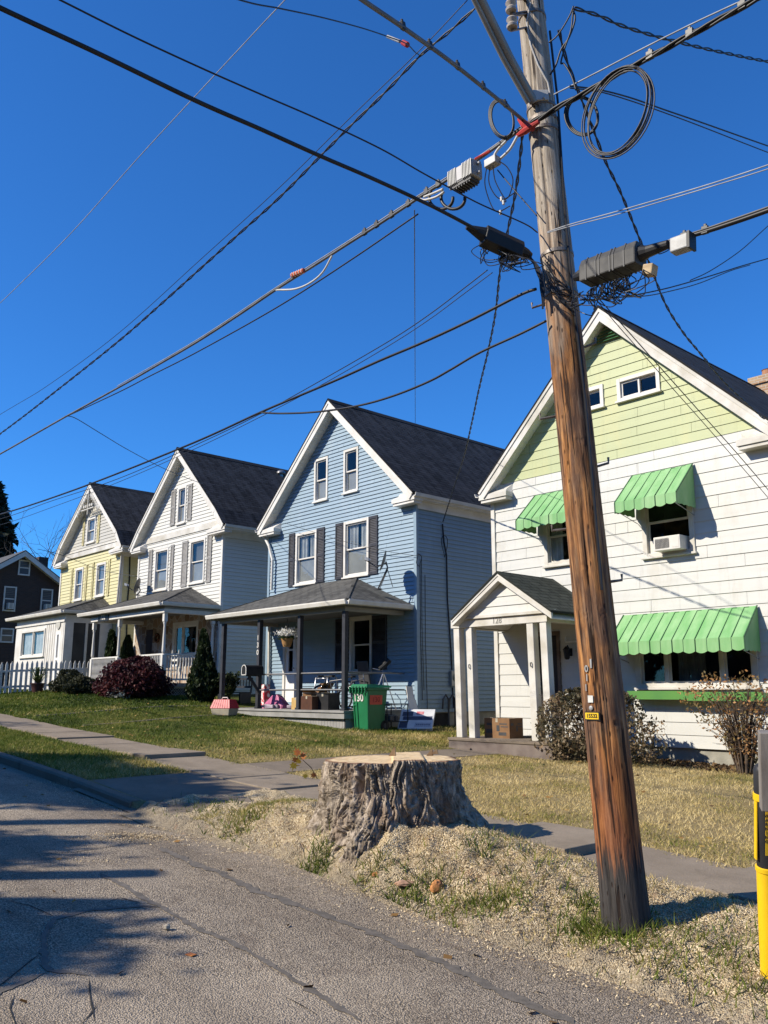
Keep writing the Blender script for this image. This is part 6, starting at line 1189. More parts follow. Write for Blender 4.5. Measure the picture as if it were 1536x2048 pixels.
Zc = SG-.4+(ZT[None, :]-SG+.4)*T
V = np.stack([STUMP[0]+rad*CA, STUMP[1]+rad*SA, Zc], -1)
tint = np.clip((.62-T)*1.25, 0, 1)*(.35+.65*np.clip(lobe(aC-.25, .75)+.6*lobe(aR, .7), 0, 1))+.25*(kn*knob)
i = np.arange(nth*nh).reshape(nh, nth); F = np.stack([i[:-1], np.roll(i[:-1], -1, 1), np.roll(i[1:], -1, 1), i[1:]], -1).reshape(-1, 4)
npmesh('bark', V.reshape(-1, 3), F, mat_bark(), stump, tint=tint.ravel(), smooth=True)
nr = 40; rr = np.linspace(1.0, 0.0, nr); top = V[-1]; cen = np.array((STUMP[0], STUMP[1], 0)); XY = cen[None, None, :2]+(top[None, :, :2]-cen[None, None, :2])*rr[:, None, None]
flat = ztop(XY[..., 0], XY[..., 1]); k_ = np.clip((1-rr)/.03, 0, 1)[:, None]; Zt = np.where(k_ >= 1, flat, top[None, :, 2]*(1-k_)+flat*k_)
VT = np.concatenate([XY, Zt[..., None]], -1).reshape(-1, 3); i = np.arange(nth*nr).reshape(nr, nth); F = np.stack([i[:-1], np.roll(i[:-1], -1, 1), np.roll(i[1:], -1, 1), i[1:]], -1).reshape(-1, 4)
npmesh('cut_top', VT, F, mat_cut(), stump, tint=np.repeat(rr, nth), smooth=False)
for px, py, h in ((787, 1512, .09), (862, 1512, .075), (872, 1508, .05)):
    m = MB(); q = atD(px, py, depth((STUMP[0], STUMP[1], .9))-.35); m.prism([q-RT*.05, q+RT*.02, q+RT*.012+np.array((0, 0, h)), q-RT*.01+np.array((0, 0, h*.7))], -TC*.03); m.build('splinter', pm('splintered_wood', (.30, .18, .09), (.45, .3, .16), 18, .85), stump)
def lump(px, py, sx, sy, sz, mat, nm, parent, seed, tintv=None, dz=0.):
    g = gpt(px, py); n1, n2 = 48, 26; a, b = np.meshgrid(np.linspace(0, 2*np.pi, n1, endpoint=False), np.linspace(-.35, np.pi/2, n2)); X, Y, Z = np.cos(a)*np.cos(b), np.sin(a)*np.cos(b), np.sin(b); r = 1+.5*(fbm(X*2+seed, Y*2, Z*2, seed, 4)-.5)+.16*(fbm(X*9, Y*9, Z*9, seed+3, 3)-.5)
    ux, uy = RT[:2], TC[:2]; P = np.stack([g[0]+r*(X*sx*ux[0]+Y*sy*uy[0]), g[1]+r*(X*sx*ux[1]+Y*sy*uy[1]), g[2]+dz+r*Z*sz], -1).reshape(-1, 3); i = np.arange(n1*n2).reshape(n2, n1)
    F = np.stack([i[:-1], np.roll(i[:-1], -1, 1), np.roll(i[1:], -1, 1), i[1:]], -1).reshape(-1, 4); tv = np.clip((Z.ravel()*.5+.15), 0, 1)*1.0 if tintv is None else np.full(len(P), tintv); return npmesh(nm, P, F, mat, parent, tint=tv, smooth=True)
BARK = bpy.data.materials['stump_bark']
M_ORW = pm('raw_root_wood', (.50, .22, .07), (.32, .14, .06), 14, .85, .4, 40); M_PINKW = pm('pink_root_wood', (.42, .25, .16), (.3, .18, .12), 14, .85, .4, 40)
for k, (px, py, sx, sy, sz, mt_) in enumerate(((874, 1778, .055, .04, .07, M_ORW), (812, 1768, .10, .05, .03, M_PINKW), (755, 1750, .05, .04, .025, M_ORW))): lump(px, py, sx, sy, sz, mt_, 'torn_root', stump, 31+k)
# ------------------------------------------------------------------ sawdust chips: one stuff object
CHIP = leafmat('chip_wood', [(0, (.07, .045, .025)), (.08, (.19, .12, .06)), (.25, (.42, .31, .17)), (.6, (.58, .455, .27)), (1, (.72, .59, .39))], 0., .9)
def join(parts):
    Vs, Fs, Ts, b = [], [], [], 0
    for V, F, T_ in parts: Vs.append(V); Fs.append(F+b); Ts.append(T_); b += len(V)
    return np.concatenate(Vs), np.concatenate(Fs), np.concatenate(Ts)
def chips(P, smin, smax):
    n = len(P); nrm = np.column_stack([rng.normal(size=n)*.55, rng.normal(size=n)*.55, np.ones(n)]); nrm /= np.linalg.norm(nrm, axis=1)[:, None]; a = rng.normal(size=(n, 3)); a -= nrm*(a*nrm).sum(1)[:, None]; a /= np.linalg.norm(a, axis=1)[:, None]; b = np.cross(nrm, a)
    s = smin+(smax-smin)*rng.random(n)**2; w_ = s*(.16+.4*rng.random(n)); A, B = a*(s/2)[:, None], b*(w_/2)[:, None]; V = np.stack([P-A-B, P+A-B*.6, P+A+B, P-A+B*.8], 1).reshape(-1, 3); return V, np.arange(4*n).reshape(n, 4), np.repeat(rng.random(n), 4)
n = 460000; x = -9.6+8.8*rng.random(n); y = YK-.25+2.15*rng.random(n); dens = .55*np.exp(-((x+5.9)/1.5)**2-((y-6.1)/.8)**2)*1.5+.42*np.exp(-((x+3.6)/1.6)**2-((y-6.2)/.9)**2)+.30*np.exp(-((x+8.3)/.7)**2-((y-6.1)/.5)**2)+.14; dens *= .25+1.3*fbm(x*1.8, y*1.8, 0, 51, 4)*np.clip((y-YK+.3)/.4, .25, 1); dens = np.where(y > Y1-.05, dens*.45, dens)
dens *= np.where(x > STUMP[0]+1.0, .40, .5); kp = rng.random(n) < dens; x, y = x[kp], y[kp]; inst = np.hypot(x-STUMP[0], y-STUMP[1]) > .72; x, y = x[inst], y[inst]; z = np.where(y < YK-.2, ROADZ(x, y), np.maximum(zverge(x, y), np.where(y < YK, ROADZ(x, y), -9)))+.006+.01*rng.random(len(x)); z = np.where(y > Y1, np.maximum(z, s_z(x)+.025), z); CH = [np.column_stack([x, y, z])]
for (px, py, sx_, sy_, cnt) in ((285, 1672, .26, .10, 2600), (225, 1680, .3, .07, 900), (330, 1652, .3, .05, 700), (385, 1690, .5, .15, 160), (180, 1722, .2, .05, 160), (600, 1740, .7, .12, 300), (470, 1650, .4, .10, 500)):
    c = gpt(px, py); a = rng.normal(size=cnt)*sx_; b = rng.normal(size=cnt)*sy_; x = c[0]+a*RT[0]-b*RT[1]; y = c[1]+a*RT[1]+b*RT[0]; ok = y < YK-.02; x, y = x[ok], y[ok]; CH.append(np.column_stack([x, y, ROADZ(x, y)+.006+.01*rng.random(len(x))]))
n = 9000; x = -13+11.5*rng.random(n); y = YK-rng.random(n)**2.2*.5-.01; kp = rng.random(n) < fbm(x*2.5, y*2.5, 0, 33, 3)*1.3; x, y = x[kp], y[kp]; CH.append(np.column_stack([x, y, ROADZ(x, y)+.008]))
P0 = np.concatenate(CH); fine_ = np.hypot(P0[:, 0]-STUMP[0]-.3, P0[:, 1]-STUMP[1]+.3) < 1.35+.5*(fbm(P0[:, 0]*2, P0[:, 1]*2, 0, 3, 2)-.5); V, F, T_ = join([chips(P0[fine_], .006, .018), chips(P0[~fine_], .006, .022)]); 
ns = 420; x = -8.6+7.4*rng.random(ns); y = YK+.1+1.7*rng.random(ns); ok = np.hypot(x-STUMP[0], y-STUMP[1]) > .95; x, y = x[ok], y[ok]; c_ = np.column_stack([x, y, zverge(x, np.minimum(y, Y1-.05))+.022]); a_ = rng.random(len(x))*6.283; L_ = .04+.16*rng.random(len(x))**2; d_ = np.column_stack([np.cos(a_)*L_, np.sin(a_)*L_, .12*rng.normal(size=len(x))*L_]); w_ = np.column_stack([-np.sin(a_), np.cos(a_), 0*a_])*.004
VS = np.stack([c_-d_-w_, c_+d_-w_*.6, c_+d_+w_*.6, c_-d_+w_], 1).reshape(-1, 3); V, F, T_ = join([(V, F, T_), (VS, np.arange(len(VS)).reshape(-1, 4), np.zeros(len(VS)))])
o = npmesh('wood_chips', V, F, CHIP, tint=T_); set_tags(o, 'pale sawdust and wood chips strewn round the stump and over the road edge', 'wood chips', kind='stuff')
# ------------------------------------------------------------------ grass: blades as stuff
GRASS = leafmat('grass_blades', [(0, (.03, .058, .006)), (.3, (.115, .16, .018)), (.5, (.24, .225, .05)), (.72, (.52, .40, .16)), (1, (.70, .56, .28))], .3, .7)
def clear(x, y, m_=.05):
    """True where turf may grow"""
    ok = np.ones(len(x), bool)
    for x0, x1, y0, y1 in ((-12.72, -11.55, Y2, 14.1), (colx[0]-.25, colx[3]+.6, 13.7, 17), (-13.2, -6.3, 15.5, 30), (-22.7, -16.4, 13.75, 30), (-32.2, -25.5, 13.75, 30), (-40.5, -33, 13.9, 30), (-12.2, -9.35, YK, Y1)): ok &= ~((x > x0-m_) & (x < x1+m_) & (y > y0-m_) & (y < y1+m_))
    return ok
def blades(x, y, z, h, w_, dry):
    n = len(x); a = rng.random(n)*2*np.pi; ln = rng.normal(size=(n, 2))*.55; hh = h*(.45+rng.random(n))*(.55+.95*fbm(x*4.3, y*4.3, 0, 63, 3)); ww = w_*(.6+.8*rng.random(n)); dx, dy = np.cos(a)*ww/2, np.sin(a)*ww/2
    A = np.column_stack([x-dx, y-dy, z]); B = np.column_stack([x+dx, y+dy, z]); C_ = np.column_stack([x+ln[:, 0]*hh, y+ln[:, 1]*hh, z+hh*.85]); V = np.stack([A, B, C_], 1).reshape(-1, 3); t = np.clip(dry+rng.normal(size=n)*.13, 0, 1); return V, np.arange(3*n).reshape(n, 3), np.repeat(t, 3)
def dryness(x, y): return np.interp(x, [-40, -25, -20, -16.5, -14, -11, 0], [.20, .23, .26, .42, .56, .74, .80])+.85*(fbm(x*.9, y*.9, 0, 13, 4)-.5)+.25*(fbm(x*3.1, y*3.1, 0, 19, 3)-.5)
def grass(name, label, n, xr_, yr_, h, w_, zf=None, thin=None, dryf=dryness):
    x = xr_[0]+(xr_[1]-xr_[0])*rng.random(n); y = yr_[0]+(yr_[1]-yr_[0])*rng.random(n); ok = clear(x, y)
    if thin is not None: ok &= rng.random(n) < thin(x, y)
    x, y = x[ok], y[ok]; z = (gz(x, y) if zf is None else zf(x, y))-.006; V, F, T_ = blades(x, y, z, h, w_, dryf(x, y)); return V, F, T_
pt = lambda x, y: np.clip(1.5*fbm(x*1.6, y*1.6, 0, 7, 3)*np.clip((y-Y2+.22+.3*(fbm(x*3, 2., 0, 5, 2)-.5))/.3, 0, 1), 0, 1)
V, F, T_ = join([grass('a', '', 150000, (-13.5, -1), (Y2-.2, 15.7), .05, .011, thin=pt), grass('b', '', 90000, (-22, -13.5), (Y2-.06, 15.8), .055, .016, thin=pt), grass('c', '', 70000, (-42, -22), (Y2-.05, 15.5), .07, .03), grass('d', '', 30000, (-16.2, -13), (13.5, 24), .08, .02)])
set_tags(npmesh('lawn_grass', V, F, GRASS, tint=T_), 'short mown lawn grass in front of the houses, dry and straw coloured to the right', 'grass', kind='stuff')
V, F, T_ = join([grass('e', '', 60000, (-32, -11.9), (YK+.16, Y1-.03), .06, .016, dryf=lambda x, y: dryness(x, y)*.75+.03)])
set_tags(npmesh('strip_grass', V, F, GRASS, tint=T_), 'grass strip between the sidewalk and the kerb up the street', 'grass', kind='stuff')
sc = lambda x, y: np.clip(np.where(x < -8.4, 1.2, .17)*fbm(x*1.7, y*1.7, 0, 27, 3)*1.6*np.clip((np.hypot(x-STUMP[0], y-STUMP[1])-.85)/.5, 0, 1)*np.where(y > 6.5, 1.3, .6), 0, 1)
P_ = [grass('f', '', 60000, (-9.7, -.8), (YK+.1, Y1), .05, .009, zf=zverge, thin=sc, dryf=lambda x, y: .80+.5*(fbm(x*2, y*2, 0, 3, 3)-.5)-.3*(x < -8.6))]
for px, py, cnt, sp_, hh in ((825, 1782, 260, .16, .10), (915, 1803, 240, .16, .10), (985, 1812, 180, .12, .10), (1038, 1800, 80, .1, .08), (965, 1702, 80, .12, .12), (636, 1720, 240, .09, .13), (1165, 1812, 130, .09, .09), (1190, 1862, 260, .16, .1), (1262, 1876, 300, .16, .1), (742, 1750, 140, .1, .09), (1380, 1910, 160, .2, .08), (1500, 1960, 200, .2, .1), (1480, 1870, 120, .25, .08), (480, 1655, 200, .2, .09), (500, 1640, 140, .2, .09), (420, 1618, 220, .25, .08), (1090, 1745, 90, .3, .12), (1010, 1690, 50, .25, .12), (1335, 1930, 120, .2, .08), (1180, 1870, 120, .1, .1)):
    c = gpt(px, py); x = c[0]+rng.normal(size=cnt)*sp_; y = np.maximum(c[1]+rng.normal(size=cnt)*sp_, YK+.02); P_.append(blades(x, y, zverge(x, y), hh, .012, np.full(cnt, .24+.2*rng.random())))
V, F, T_ = join(P_); set_tags(npmesh('verge_grass', V, F, GRASS, tint=T_), 'dry grass and green weeds poking through the sawdust by the kerb', 'grass', kind='stuff')
# fallen leaves and litter by the green house bed
x = -9.6+4.*rng.random(900); y = 14.55+1.0*rng.random(900)**.7; V, F, T_ = leaves(np.column_stack([x, y, gz(x, y)+.02+.03*rng.random(900)]), .07, 1.3, tilt=(0, 0, 0)); set_tags(npmesh('leaf_litter', V, F, leafmat('dead_leaves', [(0, (.03, .02, .012)), (.6, (.10, .06, .03)), (1, (.2, .12, .05))], .1, .8), tint=T_), 'dead brown leaves under the window box of the green and white house', 'leaves', kind='stuff')
# ------------------------------------------------------------------ shrubs and trees
STEM = pm('twig_bark', (.11, .08, .055), (.07, .05, .035), 12, .85)
def shrub(name, label, base, rx, ry, h, nl, size, stops, seed, shape='mound', clump=.55, stems=9, group=None, cat='shrub', droop=None, gap=.35, trans=.25):
    global rng; keep = rng; rng = np.random.default_rng(seed); base = np.asarray(base, float); t = thing(name, base, label, cat, group)
    n = nl*4; a = rng.random(n)*2*np.pi; zz = rng.random(n); rr = rng.random(n)**.42
    if shape == 'mound': R = np.sqrt(np.clip(1-(zz*1.0)**2.2, 0, 1))*.98+.05; R *= np.where(zz < .18, .78+zz*1.2, 1)
    elif shape == 'cone': R = (1-zz)**.75*(.35+.65*np.clip((zz+.05)/.2, 0, 1))+.03
    elif shape == 'ball': R = np.sqrt(np.clip(1-(2*zz-1)**2, 0, 1))
    else: R = .12+.88*smooth(zz*1.25)*(1-.25*np.clip(zz-.8, 0, 1)*4)                 # vase
    bl = 1+.48*(fbm(np.cos(a)*2+seed, np.sin(a)*2, zz*3, seed, 3)-.5)*2; X = rr*R*bl*np.cos(a); Y = rr*R*bl*np.sin(a); keepm = (fbm(X*rx*3.2+seed, Y*ry*3.2, zz*h*3.2, seed+5, 3) > gap) & (rng.random(n) < .3+.7*clump+.4*rr); X, Y, zz = X[keepm][:nl], Y[keepm][:nl], zz[keepm][:nl]
    P = np.column_stack([base[0]+X*rx, base[1]+Y*ry, base[2]+.03+zz*h*(1+.12*(fbm(X*3, Y*3, 0, seed+9, 2)-.5)*2)]); tl = None
    if shape == 'cone': tl = np.column_stack([np.zeros(len(P)), np.zeros(len(P)), np.full(len(P), 1.6)])
    if droop: tl = np.column_stack([X*.8, Y*.8, np.full(len(P), -droop)])
    cl_ = np.clip(fbm(P[:, 0]*4, P[:, 1]*4, P[:, 2]*4, seed+2, 3)*1.3-.15+.35*(rng.random(len(P))-.5), 0, 1); V, F, T_ = leaves(P, size, 1.7, tl, cl_); npmesh('foliage', V, F, leafmat(name+'_leaf_%d' % seed, stops, trans), t, tint=T_)
    m = MB()
    for k in range(stems):
        a = rng.random()*6.28; r = .25+.6*rng.random(); top_ = base+np.array((math.cos(a)*r*rx*.75, math.sin(a)*r*ry*.75, h*(.55+.4*rng.random()))); mid = base*.5+top_*.5+np.array((0, 0, h*.08)); b0 = base+np.array((math.cos(a), math.sin(a), 0))*.08*rx; m.tube([b0-np.array((0, 0, .1)), mid, top_], [.016, .011, .004], 5)
        for q in range(3): s0 = b0+(top_-b0)*(.4+.2*q); m.tube([s0, s0+rng.normal(size=3)*np.array((.2*rx, .2*ry, .1))+np.array((0, 0, .12*h))], [.006, .002], 4)
    m.build('stems', STEM, t); rng = keep; return t
b = gpt(1196, 1512); b[1] = max(b[1], 14.1); b = np.array((*atY(1188, 1505, 14.15)[:2], float(gz(-10.3, 14.15)))); w_ = abs(atY(1318, 1450, 14.15)[0]-atY(1064, 1450, 14.15)[0])/2
shrub('shrub', 'grey-green bushy shrub behind the utility pole, beside the portico', b, w_*1.02, .75, 1.3, 6800, .047, [(0, (.03, .03, .016)), (.3, (.09, .08, .042)), (.6, (.19, .14, .08)), (1, (.34, .23, .13))], 21, stems=34, gap=.44, clump=.35)
b = atY(1490, 1535, 14.7); b[2] = float(gz(b[0], b[1])); shrub('shrub', 'sparse twiggy shrub turning rusty orange under the right end of the flower box', b, 1.0, .6, 1.62, 2000, .038, [(0, (.10, .09, .04)), (.35, (.22, .16, .06)), (.6, (.36, .18, .07)), (1, (.46, .27, .12))], 22, shape='vase', stems=60, gap=.36, clump=.3)
b = gpt(266, 1394); shrub('dwarf_maple', 'dark red weeping dwarf maple mound in front of the white house porch', b, 1.22, 1.05, 1.16, 11000, .062, [(0, (.012, .005, .007)), (.45, (.045, .010, .013)), (.75, (.10, .022, .024)), (1, (.18, .05, .045))], 23, droop=.9, gap=.34, stems=10)
b = gpt(402, 1404); shrub('evergreen_shrub', 'tall dark evergreen column at the right corner of the white house porch', b, .52, .5, 2.25, 9000, .075, [(0, (.006, .012, .004)), (.5, (.018, .032, .009)), (1, (.05, .07, .02))], 24, shape='cone', stems=5, gap=.3, group='evergreen columns by the white house')
for px, seed, lab, hh in ((227, 25, 'left of two narrow evergreens seen behind the white porch posts', 1252), (257, 26, 'right of two narrow evergreens seen behind the white porch posts', 1268)):
    p = atY(px, hh, 15.2); z0 = float(gz(p[0], 15.2)); shrub('evergreen_shrub', lab, (p[0], 15.2, z0), .5, .45, p[2]-z0, 8000, .08, [(0, (.006, .014, .004)), (.5, (.02, .038, .010)), (1, (.06, .085, .022))], seed, shape='cone', stems=5, gap=.3, group='evergreen columns by the white house')
for px, py, r, hh, seed, lab in ((137, 1385, .62, .72, 27, 'larger dark clipped ball shrub by the end of the picket fence'), (163, 1389, .55, .52, 28, 'smaller clipped ball shrub between the picket fence and the red maple')):
    shrub('ball_shrub', lab, gpt(px, py), r, r, hh, 5000, .05, [(0, (.012, .016, .008)), (.5, (.035, .04, .018)), (1, (.09, .085, .04))], seed, stems=6, group='clipped shrubs')
b = gpt(250, 1394); b = b+TC*.35; b[2] = gz(b[0], b[1]); shrub('white_flowers', 'low clump of white flowers under the red dwarf maple', b, .6, .3, .32, 900, .06, [(0, (.05, .06, .03)), (.4, (.4, .4, .36)), (1, (.7, .7, .66))], 29, stems=5, cat='flowers')
# spiky plant in a pot by the fence
b = gpt(74, 1386); t_ = thing('potted_plant', b, 'spiky green plant in a dark pot in front of the picket fence', 'potted plant'); m = MB(); m.lathe(b, [(.16, 0), (.22, .3), (.24, .3), (.24, .34), (.2, .34), (.19, .26)], 18); m.build('pot', pm('plum_pot', (.08, .03, .03), (.05, .02, .02), 5, .5), t_)
m = MB()
for k in range(70):
    a = rng.random()*6.28; r = .35+.35*rng.random(); h = .55*rng.random()+.1; p0 = b+np.array((0, 0, .3)); p1 = p0+np.array((math.cos(a)*r*.5, math.sin(a)*r*.5, h*.9)); p2 = p0+np.array((math.cos(a)*r, math.sin(a)*r, h*.75)); s_ = np.array((-math.sin(a), math.cos(a), 0))*.016; m.add([p0-s_, p0+s_, p1+s_, p1-s_, p2], [(0, 1, 2, 3), (3, 2, 4)])
m.build('leaves', pm('spiky_leaf', (.06, .09, .025), (.13, .15, .05), 6, .5), t_)
# seedling by the stump
b = gpt(640, 1560); t_ = thing('maple_seedling', b, 'thin seedling with a few orange and yellow leaves left of the stump', 'seedling'); dq = depth(b); tip = atD(597, 1512, dq-.1); m = MB(); m.tube([b-np.array((0, 0, .05)), atD(622, 1535, dq-.05), tip], [.008, .006, .004], 6); m.build('stem', STEM, t_)
def mapleleaf(c, size, ang, mat, nm):
    u = np.array((math.cos(ang), 0, math.sin(ang))); u = RT*math.cos(ang)+UP*math.sin(ang); v = np.cross(u, -FW)+TC*.4; v /= np.linalg.norm(v); pts = [(0, -.1), (.35, -.25), (.3, .0), (.6, .15), (.32, .28), (.45, .6), (.12, .48), (0, .95), (-.12, .48), (-.45, .6), (-.32, .28), (-.6, .15), (-.3, 0), (-.35, -.25)]; mm = MB(); mm.prism([np.asarray(c)+size*(u*y+v*x) for x, y in pts], -FW*.002); return mm.build(nm, mat, t_)
M_LO = pm('orange_leaf', (.45, .17, .04), (.3, .10, .04), 20, .6); M_LY = pm('yellow_leaf', (.72, .5, .05), (.6, .36, .04), 20, .6)
for px, py, s_, a, mt_ in ((596, 1508, .13, 2.0, M_LO), (604, 1514, .11, .8, M_LO), (592, 1517, .10, 4.2, M_LO), (588, 1528, .12, 4.5, M_LY), (610, 1550, .08, 5., M_LY), (628, 1548, .09, 4.4, M_LO), (600, 1522, .09, 3.4, M_LY)): mapleleaf(atD(px, py, dq-.12), s_, a, mt_, 'leaf')
# trees
def branch_tree(name, label, base, h, seed, mat, leafstops=None, nl=0, lsize=.12, r0=.25, spread=.55, levels=5, first=.3, lean=(0, 0), cat='tree', ratio=.72):
    rg = np.random.default_rng(seed); t = thing(name, base, label, cat); tr = MB(); lb = MB(); tips = []
    def grow(p, d, L, r, lv):
        n = 4; pts = [p]; q = p.copy(); dd = d.copy()
        for k in range(n): dd = dd+rg.normal(size=3)*.10+np.array((0, 0, .05)); dd /= np.linalg.norm(dd); q = q+dd*L/n; pts.append(q.copy())
        (tr if lv == 0 else lb).tube(pts, list(np.linspace(r, r*.62, n+1)), 8 if lv < 2 else 5, cap=False)
        if lv >= levels-2: tips.extend(pts[1:])
        if lv < levels:
            for k in range(rg.integers(2, 4) if lv else 4):
                nd = dd+rg.normal(size=3)*spread; nd[2] = nd[2]*.7+.12; nd /= np.linalg.norm(nd); grow(pts[-1 if k < 2 else -2], nd, L*(ratio+.12*rg.random()), r*.6, lv+1)
    base = np.asarray(base, float); grow(base-np.array((0, 0, .2)), np.array((lean[0], lean[1], 1.)), h*first, r0, 0); tr.build('trunk', mat, t, smooth=True)
    lb.build('limbs', mat, t, smooth=True)
    if nl:
        T = np.array(tips); P = T[rg.integers(0, len(T), nl)]+rg.normal(size=(nl, 3))*.35; V, F, T_ = leaves(P, lsize, 1.3); npmesh('crown', V, F, leafmat(name+'_crown_%d' % seed, leafstops, .3), t, tint=T_)
    return t
BARKG = pm('tree_bark', (.10, .085, .07), (.05, .042, .035), 8, .9, .5, 30, .02, stretch=(1, 1, .2))
p = atY(140, 1100, 24.); branch_tree('bare_tree', 'leafless tree with fine twigs behind the yellow house', (p[0]+.6, 24., 1.7), 11., 5, BARKG, r0=.14, spread=.6, levels=6, first=.34)
p = atX(-10, 1000, -62.); sp_ = thing('spruce_tree', (p[0], p[1], 1.7), 'tall dark spruce at the left edge behind the brick house', 'tree'); m = MB(); m.tube([(p[0], p[1], 1.), (p[0], p[1], 15.8)], [.35, .05], 10); m.build('trunk', BARKG, sp_)
n = 30000; zz = rng.random(n)**1.2; a = rng.random(n)*6.283; lay = np.floor(zz*19); ang = np.floor(a/6.283*11+lay*.37); fr = (a/6.283*11+lay*.37)-ang; Rm_ = (1-zz)**.75*4.7*(1-.35*np.abs(fr-.5)*2)*(.8+.4*_h(ang.astype(np.int64), lay.astype(np.int64), np.int64(3), 4)); r = Rm_*rng.random(n)**.5; zl = (lay+.8*(rng.random(n)**2))/19; P = np.column_stack([p[0]+r*np.cos(a), p[1]+r*np.sin(a), 2.5+zl*13.6-.42*r+.1*rng.normal(size=n)])
V, F, T_ = leaves(P, .30, 2.2, np.column_stack([np.cos(a)*.6, np.sin(a)*.6, np.full(n, -.5)])); npmesh('crown', V, F, leafmat('spruce_needles', [(0, (.006, .010, .006)), (.6, (.016, .024, .014)), (1, (.035, .045, .025))], .1), sp_, tint=T_)
LS = [(0, (.06, .05, .01)), (.5, (.16, .11, .02)), (1, (.3, .16, .03))]
def clump_tree(name, label, base, ctr, rad3, nclump, nleaf, seed, cr=.75, lsize=.17, r0=.28):
    rg = np.random.default_rng(seed); t = thing(name, base, label, 'tree', 'trees across the street'); base, ctr = np.asarray(base, float), np.asarray(ctr, float); m = MB(); m.tube([base-(0, 0, .3), base*.6+ctr*.4+rg.normal(size=3)*.1, ctr], [r0, r0*.75, r0*.4], 10); m.build('trunk', BARKG, t, smooth=True); Ps = []; m = MB()
    for k in range(nclump):
        q = rg.normal(size=3); q = q/np.linalg.norm(q)*rg.random()**.45; c = ctr+q*np.array(rad3); m.tube([base*.45+ctr*.55, ctr*.5+c*.5+rg.normal(size=3)*.15, c], [.08, .05, .02], 5, cap=False); Ps.append(c+rg.normal(size=(nleaf//nclump, 3))*cr*.5)
    m.build('limbs', BARKG, t, smooth=True); V, F, T_ = leaves(np.concatenate(Ps), lsize, 1.3); npmesh('crown', V, F, leafmat('roadside_leaf', LS, .2), t, tint=T_)
def shade_at(g, h): return np.array((g[0]-h/math.tan(EL)*math.sin(AZ), g[1]-h/math.tan(EL)*math.cos(AZ), g[2]+h))
c = shade_at(np.array((-13.7, 5.0, .5)), 7.0); clump_tree('street_tree', 'dense autumn tree across the street that shades the uphill road', (c[0], c[1], .3), c, (3.0, .7, .95), 38, 20000, 3, .6)
for px, py, lab, sd in ((-150, 1700, 'small leafy tree across the street, uphill of its twin', 6), (-190, 1885, 'small leafy tree across the street, downhill of its twin', 7)):
    g = gpt(px, py); c = shade_at(g, 6.); clump_tree('street_tree', lab, (c[0], c[1], -.2), c, (.5, .45, .55), 9, 3600, sd, .5, .13, .12)
c = shade_at(np.array((-23., 4.2, .8)), 7.5); clump_tree('street_tree', 'farthest uphill autumn tree across the street', (c[0], c[1], .7), c, (3.5, 2., 2.), 30, 11000, 4)
for k, (tp_, wd_, n_) in enumerate((((170, 1602), .21, 5), ((280, 1648), .2, 4), ((125, 1704), .2, 6), ((235, 1757), .23, 6), ((280, 1800), .27, 5), ((240, 1868), .22, 6), ((80, 1925), .34, 5))):
    g = gpt(*tp_); h = 6.5+.5*k % 1.5; c = shade_at(g, h); t = thing('slender_tree', (c[0], c[1], -.3), 'slender bare trunk across the street, number %s from the uphill end' % ['one', 'two', 'three', 'four', 'five', 'six', 'seven'][k], 'tree', 'slender trunks across the street'); m = MB(); rg = np.random.default_rng(70+k); P = [np.array((c[0], c[1], -.4))]
    for q in range(1, 7): P.append(np.array((c[0], c[1], -.4+(c[2]+.4)*q/6))+rg.normal(size=3)*np.array((.05, .05, 0))*q*.6)
    m.tube(P, list(np.linspace(wd_, wd_*.7, 7)), 8); m.build('trunk', BARKG, t, smooth=True); m = MB(); tips = []
    for q in range(5): a = P[3+q % 3]; e = a+np.array((rg.normal()*.35, rg.normal()*.4, .3+.5*rg.random())); m.tube([a, (a+e)/2+rg.normal(size=3)*.08, e], [.05, .035, .015], 5); tips.append(e)
    m.build('limbs', BARKG, t, smooth=True)
# picket fence between the yellow and the white house, its posts and every picket
FX = -32.0; fy0, fy1 = 8.6, 14.3; fe = thing('picket_fence', (FX, (fy0+fy1)/2, 1.5), 'white picket fence in front of the yellow house at the left edge', 'fence')
def fz0(y): return float(gz(FX, y))
y = fy0
while y < fy1:
    z0 = fz0(y); hh = 1.12; m = MB(); m.prism([(FX+.03, y-.045, z0+.04), (FX+.03, y+.045, z0+.04), (FX+.03, y+.045, z0+hh-.12), (FX+.03, y+.028, z0+hh-.06), (FX+.03, y, z0+hh), (FX+.03, y-.028, z0+hh-.06), (FX+.03, y-.045, z0+hh-.12)], (.022, 0, 0)); m.build('picket', M_TRIM, fe); y += .176
m = MB()
for zr_ in (.3, .85): m.bar((FX+.01, fy0, fz0(fy0)+zr_), (FX+.01, fy1, fz0(fy1)+zr_), .04, .08)
m.build('rail', M_TRIM, fe)
for y in (fy0+.1, (fy0+fy1)/2, fy1): m = MB(); m.box(FX-.09, FX-.01, y-.045, y+.045, fz0(y)-.2, fz0(y)+1.05); m.build('post', M_TRIM, fe)

# a few fallen leaves on the lawn and the road
x = -30+28*rng.random(420); y = np.where(rng.random(420) < .7, 8.5+6*rng.random(420), 1+4.3*rng.random(420)); z = np.where(y > YK, gz(x, y)+.04, ROADZ(x, y)+.012); V, F, T_ = leaves(np.column_stack([x, y, z]), .07, 1.2); V = V.reshape(-1, 4, 3); V[:, :, 2] = V[:, :, 2].mean(1)[:, None]*.65+V[:, :, 2]*.35
set_tags(npmesh('fallen_leaves', V.reshape(-1, 3), F, leafmat('fallen_leaf_tint', [(0, (.10, .055, .025)), (.5, (.26, .14, .04)), (1, (.42, .3, .1))], .1, .8), tint=T_), 'scattered fallen leaves on the lawns and the road', 'leaves', kind='stuff')
